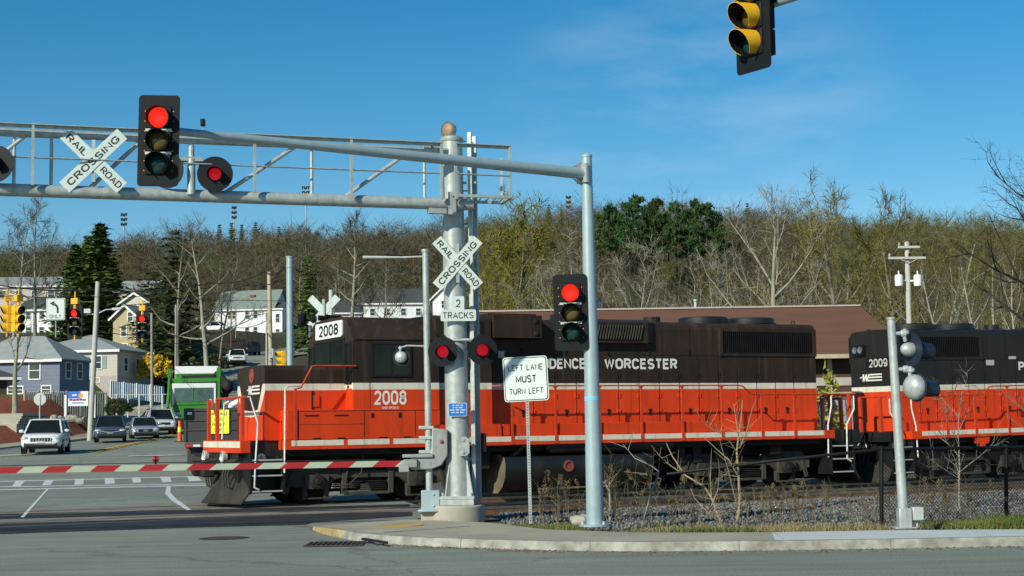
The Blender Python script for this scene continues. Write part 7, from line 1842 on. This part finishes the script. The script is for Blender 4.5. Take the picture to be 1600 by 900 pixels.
while len(placed) < NT and tries < 20000:
    tries += 1
    Y = 82 + 270 * g6.random() ** .75; hw = Y * .345 + 6; x = g6.uniform(-hw, hw); px = pxof(x, Y)
    if px < 470 and Y < 190: continue
    if 315 < px < 465 and Y < 262: continue
    if px < 190 and Y < 215: continue
    if px < 730 and Y < 205: continue
    if on_road(x, Y) or Y > 225 and on_road(x, 230): continue
    if any(abs(x - a) < 8 and -6 < Y - c < 12 for a, c in houses_xy): continue
    if 915 < px < 1145 and 262 < Y < 305: continue
    md = 5.0 if Y < 150 else 6.5
    if any((x - a) ** 2 + (Y - c) ** 2 < md * md for a, c in placed): continue
    placed.append((x, Y))
    i = int(g6.integers(0, len(stock))); H0, tms, cms = stock[i]; u = g6.random()
    if px < 720: m = 'twig_grey' if u < .4 else ('twig_brown' if u < .75 else ('twig_red' if u < .92 else 'twig_olive'))
    elif px < 930: m = 'twig_olive' if u < .45 else ('twig_grey' if u < .75 else 'twig_brown')
    elif px < 1320: m = 'twig_grey' if u < .45 else ('twig_red' if u < .65 else ('twig_brown' if u < .85 else 'twig_olive'))
    else: m = 'twig_olive' if u < .5 else ('twig_brown' if u < .75 else ('twig_grey' if u < .9 else 'twig_red'))
    Ht = (g6.uniform(7.5, 12) if Y > 150 else g6.uniform(6.5, 9.5)) * (.8 if 915 < px < 1145 else 1)
    side = 'L' if px < 720 else 'R'
    plant(tms['bark_pale' if g6.random() < .3 else 'bark_grey'], cms[m], (x, Y, hterr(x, Y) - .1), g6.uniform(0, 6.28), Ht / H0, LAB[(side, m)], group='bare trees of the hillside woods')
# the far woods beyond them, and brush between: masses nobody could count
def mass(name, n, pick, mats, tw, parts, kind='stuff'):
    V, F, mi = [], [], []; k = 0
    for _ in range(n):
        q = pick()
        if q is None: continue
        x, y, h, m = q; z = hterr(x, y)
        nb = parts
        a = g6.uniform(0, 6.28, nb); t = g6.uniform(.04, .75, nb); l = g6.uniform(.25, .55, nb) * h
        b0 = np.stack([x + np.cos(a) * .08 * h * t, y + np.sin(a) * .08 * h * t, z + t * h], 1)
        rr = g6.uniform(.10, .42, nb) * h * (1.15 - t); b0 = b0 + np.stack([np.cos(a) * rr * .45, np.sin(a) * rr * .45, 0 * rr], 1); a2 = a + g6.normal(0, 1.0, nb); e = b0 + np.stack([np.cos(a2) * l * .55, np.sin(a2) * l * .55, l * g6.uniform(-.15, .75, nb)], 1)
        sd = np.cross(e - b0, g6.normal(0, 1, (nb, 3))); sd /= np.linalg.norm(sd, axis=1)[:, None]; w = tw * g6.uniform(.6, 1.4, nb)[:, None]
        tri = np.stack([b0 - sd * w, b0 + sd * w, e], 1).reshape(-1, 3)
        V.append(tri); mi += [m] * nb
        tr = np.array([(x - .12, y, z - .3), (x + .12, y, z - .3), (x + g6.normal(0, .3), y, z + h * .9)]); V.append(tr); mi += [m]
    V = np.concatenate(V); F = np.arange(len(V)).reshape(-1, 3); return tri_mesh(name, V, F, mats, mi, kind=kind)
def far_pick():
    Y = 290 + 235 * g6.random() ** 1.0; hw = Y * .35 + 10; x = g6.uniform(-hw, hw); px = pxof(x, Y); u = g6.random()
    m = 0 if u < .45 else (1 if u < .8 else 2)
    if px > 1250 and u > .5: m = 3
    if 730 < px < 880 and u > .55: m = 3
    h = g6.uniform(7, 12) if g6.random() < .8 else g6.uniform(11, 15)
    return x, Y, h, m
mass('far_woods', 1700, far_pick, ['twig_grey', 'twig_brown', 'twig_red', 'twig_olive'], .055, 130)
def brush_pick():
    Y = 84 + 240 * g6.random() ** .8; hw = Y * .35 + 6; x = g6.uniform(-hw, hw); px = pxof(x, Y)
    if px < 480 and Y < 235 or on_road(x, Y): return None
    if 315 < px < 470 and Y < 262: return None
    if px < 730 and Y < 190: return None
    u = g6.random(); m = 0 if u < .4 else (1 if u < .65 else (2 if u < .88 else 3))
    return x, Y, g6.uniform(1.5, 4.2), m
mass('hillside_brush', 2600, brush_pick, ['twig_grey', 'twig_brown', 'twig_red', 'twig_olive'], .05, 46)

# trees one can tell apart
def hgt(py0, py1, Y): return (py0 - py1) * Y / FPX
def base_at(px, Y): p = stand(px, Y); return (p.x, p.y, p.z - .1)
def top_h(px, py_top, Y): p = stand(px, Y); return at(px, py_top, Y).z - p.z
def stem_tree(px, pyt, Y, label, kw, tm, cm, seed, name='bare_tree', cat='tree', wide=1.0, rz=0., H0=14.):
    P = bare_tree(seed, H=H0, **kw); return special(P, base_at(px, Y), top_h(px, pyt, Y), H0, label, tm, cm, rz, name, cat, wide=wide)
stem_tree(548, 338, 205, 'tall pale trunked bare tree rising left of the gate lamp', dict(spread=.26, crown0=.35, nlimb=16, r0=.28, tw=.05, up=.45), 'bark_pale', 'twig_grey', 11)
stem_tree(605, 395, 200, 'slender crooked pale tree behind the gate lamp', dict(spread=.22, crown0=.4, nlimb=9, r0=.16, tw=.04, up=.5), 'bark_pale', 'twig_grey', 12)
stem_tree(18, 335, 165, 'pale bare tree at the left edge under the cantilever beam', dict(spread=.30, crown0=.35, r0=.22, tw=.04), 'bark_pale', 'twig_grey', 13)
stem_tree(56, 312, 168, 'tall bare tree with a leaning top left of the spruces', dict(spread=.28, crown0=.3, r0=.22, tw=.04, lean=.10), 'bark_pale', 'twig_grey', 14)
stem_tree(322, 344, 138, 'grey leaning tree right of the ivy covered one', dict(spread=.27, crown0=.35, r0=.26, tw=.028, lean=.08, nlimb=11, nbr=5, ntw=6), 'bark_pale', 'twig_grey', 16)
stem_tree(277, 345, 144, 'tall pale tree standing in front of the ivy clad evergreen', dict(spread=.24, crown0=.4, r0=.22, tw=.028, nlimb=10, nbr=5, ntw=6), 'bark_pale', 'twig_grey', 17)
stem_tree(345, 372, 150, 'thin bare tree overhanging the left end of the white house', dict(spread=.30, crown0=.45, r0=.16, tw=.03, lean=.12, nlimb=9), 'bark_grey', 'twig_grey', 18)
stem_tree(24, 476, 99, 'stout forked grey tree on the mulch bank behind the yellow signals', dict(spread=.42, crown0=.30, r0=.42, tw=.03, nlimb=8, nbr=5, ntw=5, up=.9, H=None) if False else dict(spread=.38, crown0=.42, r0=.56, tw=.04, nlimb=7, up=.9), 'bark_pale', 'twig_grey', 19, wide=.75)
stem_tree(1232, 312, 112, 'big white limbed bare tree behind the depot roof', dict(spread=.46, crown0=.22, r0=.34, tw=.035, nlimb=10, nbr=6, ntw=6, up=.75, lean=.1), 'bark_pale', 'twig_pale', 21)
stem_tree(1335, 312, 118, 'broad olive budding tree above the right end of the depot roof', dict(spread=.42, crown0=.25, r0=.28, tw=.05, nlimb=14, up=.5), 'bark_grey', 'twig_olive', 22)
stem_tree(1405, 332, 122, 'olive budding tree directly behind the transformer pole', dict(spread=.40, crown0=.25, r0=.26, tw=.05, nlimb=13, up=.5), 'bark_grey', 'twig_olive', 23)
stem_tree(1470, 345, 112, 'curving pale limbed tree right of the transformer pole', dict(spread=.42, crown0=.25, r0=.24, tw=.04, nlimb=8, up=.4, lean=.15), 'bark_pale', 'twig_olive', 24)
for i, (px, pyt, Y, lab) in enumerate(((1491, 385, 96, 'leftmost white birch above the second locomotive'), (1536, 388, 97, 'white birch with a wide fork above the second locomotive'), (1549, 392, 99, 'straight white birch right of the forked one'), (1590, 380, 95, 'rightmost white birch at the edge of the picture'), (1462, 398, 99, 'thin white birch beside the curving pale tree'))):
    stem_tree(px, pyt, Y, lab, dict(spread=.22, crown0=.45, r0=.17, tw=.025, nlimb=9, nbr=4, ntw=5, up=.9, lean=.07), 'bark_birch', 'twig_grey', 40 + i, 'birch_tree')
stem_tree(800, 338, 130, 'yellow green budding willow right of the mast crossbuck', dict(spread=.44, crown0=.12, r0=.22, tw=.09, nlimb=18, nbr=7, ntw=8, up=.55, droop=.15), 'bark_grey', 'bud_yellow', 31, 'willow_tree', wide=.85)
stem_tree(772, 395, 118, 'smaller yellow green budding tree beside the mast ladder', dict(spread=.44, crown0=.1, r0=.16, tw=.08, nlimb=14, up=.6), 'bark_grey', 'bud_yellow', 32, 'willow_tree', wide=.8)
stem_tree(862, 385, 112, 'grey white bare tree left of the signal on the steel pole', dict(spread=.42, crown0=.2, r0=.2, tw=.035, nlimb=12, up=.6), 'bark_pale', 'twig_pale', 33)
stem_tree(982, 400, 108, 'pale bare tree right of the steel pole below the pines', dict(spread=.42, crown0=.2, r0=.18, tw=.035, nlimb=12, up=.6), 'bark_pale', 'twig_pale', 34)
stem_tree(1120, 410, 104, 'pale bushy bare tree above the depot vent pipe', dict(spread=.42, crown0=.15, r0=.16, tw=.03, nlimb=12, up=.5), 'bark_pale', 'twig_pale', 35)
# dark tree leaning in at the right edge
P = bare_tree(51, H=14, spread=.50, crown0=.30, r0=.30, tw=.022, nlimb=15, nbr=8, ntw=7, nsub=3, up=.35); q = stand(1685, 60)
special(P, (q.x, q.y, q.z - .2), top_h(1685, 175, 60), 14, 'dark bare tree reaching in from the right edge', 'bark_dark', 'bark_dark', 2.1, wide=1.0)
P = bare_tree(53, H=5.2, spread=.62, crown0=.12, r0=.07, tw=.008, nlimb=12, nbr=6, ntw=6, nsub=2, up=.45, twl=1.4); q = gnd(1660, 800, 0)
special(P, (q.x + .5, q.y, q.z - .1), 3.1, 5.2, 'wide leafless shrub at the right edge in front of the black locomotive', 'bark_grey', 'bark_grey', .4, name='bare_shrub', cat='shrub')
P = bare_tree(54, H=2.6, spread=.45, crown0=.1, r0=.028, tw=.008, nlimb=9, nbr=4, ntw=4, nsub=1, up=.5, twl=1.5, ksides=5); q = gnd(1500, 795, 0)
special(P, (q.x, q.y, q.z - .05), 2.5, 2.6, 'thin pale sapling behind the fence right of the flasher post', 'bark_pale', 'bark_grey', .4, name='sapling', cat='sapling')
# saplings by the walk: drawn stem by stem
def sapling(label, stems, Y, m):
    b = MB(); B0 = at(*stems[0][0], Y); B0.z = .02; o = thing('sapling', label, 'sapling', B0)
    b = MB()
    for k, st in enumerate(stems):
        pts = [at(x, y, Y + (i * .12 * (-1) ** k if i else 0)) for i, (x, y) in enumerate(st)]
        r1 = .026 if k == 0 else .012
        if len(stems) < 3 and m == 'bark_pale': r1 *= .55
        if k == 0: pts[0].z = -.05
        b.tube(pts, [r1 * (1 - .78 * i / (len(pts) - 1)) for i in range(len(pts))], 6)
    for k, st in enumerate(stems):
        for j in range(10):
            i = 1 + (j * 3) % (len(st) - 1); t = g6.random(); x = st[i - 1][0] * (1 - t) + st[i][0] * t; y = st[i - 1][1] * (1 - t) + st[i][1] * t
            a = at(x, y, Y); e = at(x + g6.normal(0, 16), y - abs(g6.normal(14, 9)), Y + g6.normal(0, .2)); b.tube([a, e], [.005, .002], 3)
    b.build('stem', m, o, world=True)
YW = gnd(1140, 824, .03).y + .1
sapling('forked tan sapling on the verge in front of the rear truck', [[(1148, 824), (1156, 790), (1154, 745), (1151, 706), (1154, 680), (1158, 655), (1160, 625)], [(1151, 706), (1142, 692), (1128, 678), (1112, 667), (1095, 655), (1088, 640)], [(1154, 745), (1140, 720), (1118, 700), (1100, 684)], [(1152, 790), (1145, 765), (1138, 735), (1128, 700), (1118, 660)], [(1154, 680), (1150, 655), (1146, 630)], [(1156, 700), (1168, 670), (1175, 640), (1183, 620)]], YW, 'bark_tan')
sapling('slanting tan sapling left of the forked one', [[(1131, 823), (1120, 800), (1112, 778), (1100, 760), (1070, 742), (1050, 712), (1040, 690)], [(1112, 778), (1110, 750), (1111, 720), (1112, 700)], [(1070, 742), (1048, 728), (1030, 712)], [(1112, 790), (1122, 765), (1124, 735), (1122, 715)], [(1131, 823), (1105, 800), (1085, 778), (1078, 760)]], YW + .2, 'bark_tan')
sapling('pale curved dead cane beside the fuel tank', [[(1000, 787), (1018, 770), (1028, 745), (1030, 737), (1016, 727), (992, 716), (980, 702), (973, 694)], [(1028, 745), (1010, 735)]], YW + .8, 'bark_pale')
sapling('broken grey sapling stump right of the steel pole foot', [[(953, 820), (953, 790), (952, 752)], [(953, 806), (963, 799)], [(952, 762), (941, 752)]], YW - .1, 'bark_pale')
# conifers
SP = [conifer(60 + i, H=13, R0=2.5 + .3 * i, nb=12, nw=34, nl=8, leaf=.44) for i in range(2)]
SP.append(conifer(69, H=13, R0=3.6, nb=8, nw=20, nl=8, leaf=.55, irregular=.4, taper=1.15, droop=.2))
SPT = [(tmesh('trunk', T, 'bark_dark'), tmesh('crown', C_, 'spruce_green')) for T, C_ in SP]
def con(px, pyt, pyb, Y, label, wide=1.0, k=0, group=None):
    f = at(px, pyb, Y); t = at(px, pyt, Y); zb_ = min(f.z, hterr(f.x, Y)); H = t.z - zb_; tm, cm = SPT[k]; s = H / 13
    return plant(tm, cm, (f.x, Y, zb_), px * .37, s * wide, label, 'spruce', 'spruce_tree', group, s)
con(155, 346, 545, 178, 'tallest dark spruce of the three behind the leaning pole', 1.9, 0)
con(117, 380, 525, 180, 'shortest dark spruce, left of the other two', 1.7, 1)
con(136, 366, 540, 184, 'middle dark spruce partly behind the tallest one', 1.3, 1)
P = conifer(65, H=13, R0=2.9, nb=8, nw=26, nl=8, leaf=.42, irregular=.45, taper=.45, droop=.1)
special(P, base_at(274, 150), top_h(274, 352, 150), 13, 'shaggy ivy clad evergreen between the pale leaning trunks', 'bark_grey', 'ivy_green', name='evergreen_tree', wide=1.25)
P = conifer(66, H=13, R0=2.9, nb=8, nw=22, nl=8, leaf=.42, irregular=.5, taper=.5, droop=.1)
special(P, base_at(243, 158), top_h(243, 410, 158), 13, 'dark lower evergreen beside the tan house', 'bark_grey', 'ivy_green', name='evergreen_tree', wide=1.5)
special(P, base_at(483, 190), top_h(483, 392, 190), 13, 'dark evergreen right of the blue grey steel pole', 'bark_grey', 'spruce_green', name='evergreen_tree', wide=1.1)
for px, pyt, lab in ((343, 349, 'first small pine on the left ridge'), (362, 346, 'second small pine on the left ridge, below a floodlight'), (378, 349, 'third small pine on the left ridge'), (399, 345, 'largest small pine on the left ridge'), (436, 352, 'lone small pine at the right end of the left ridge row')):
    con(px, pyt, pyt + 45, 440, lab, 1.1, 2)
con(858, 318, 372, 400, 'pointed dark spruce left of the steel pole on the ridge', 1.0, 2); con(878, 325, 372, 405, 'smaller pointed spruce just left of the steel pole', .9, 2)
con(1168, 315, 345, 445, 'tiny pointed spruce alone right of the pine grove', 1.0, 2); con(1449, 343, 372, 440, 'small rounded conifer on the right ridge', 1.5, 2); con(1497, 352, 384, 430, 'dark conifer right of the transformer pole on the ridge', 1.4, 2)
PN = [pine(80 + i) for i in range(3)]; PNT = [(tmesh('trunk', T, 'bark_dark'), tmesh('crown', C_, 'pine_green')) for T, C_ in PN]
for i, (px, pyt) in enumerate(((941, 336), (958, 322), (974, 333), (988, 318), (1003, 307), (1019, 328), (1032, 313), (1049, 332), (1062, 316), (1079, 330), (1093, 312), (1108, 318), (1124, 333), (968, 335), (1040, 332), (1085, 330))):
    Y = 276 + (i * 37) % 27; f = stand(px, Y); H = at(px, pyt, Y).z - f.z; tm, cm = PNT[i % 3]; s = H / 14
    plant(tm, cm, (f.x, Y, f.z), i * 1.7, min(1.1, max(.5, s * (.42 + .32 * ((i * 29) % 10) / 10))), 'dark green pine of the dense grove on the ridge right of the steel pole', 'pine', 'pine_tree', 'pines of the ridge grove', s)
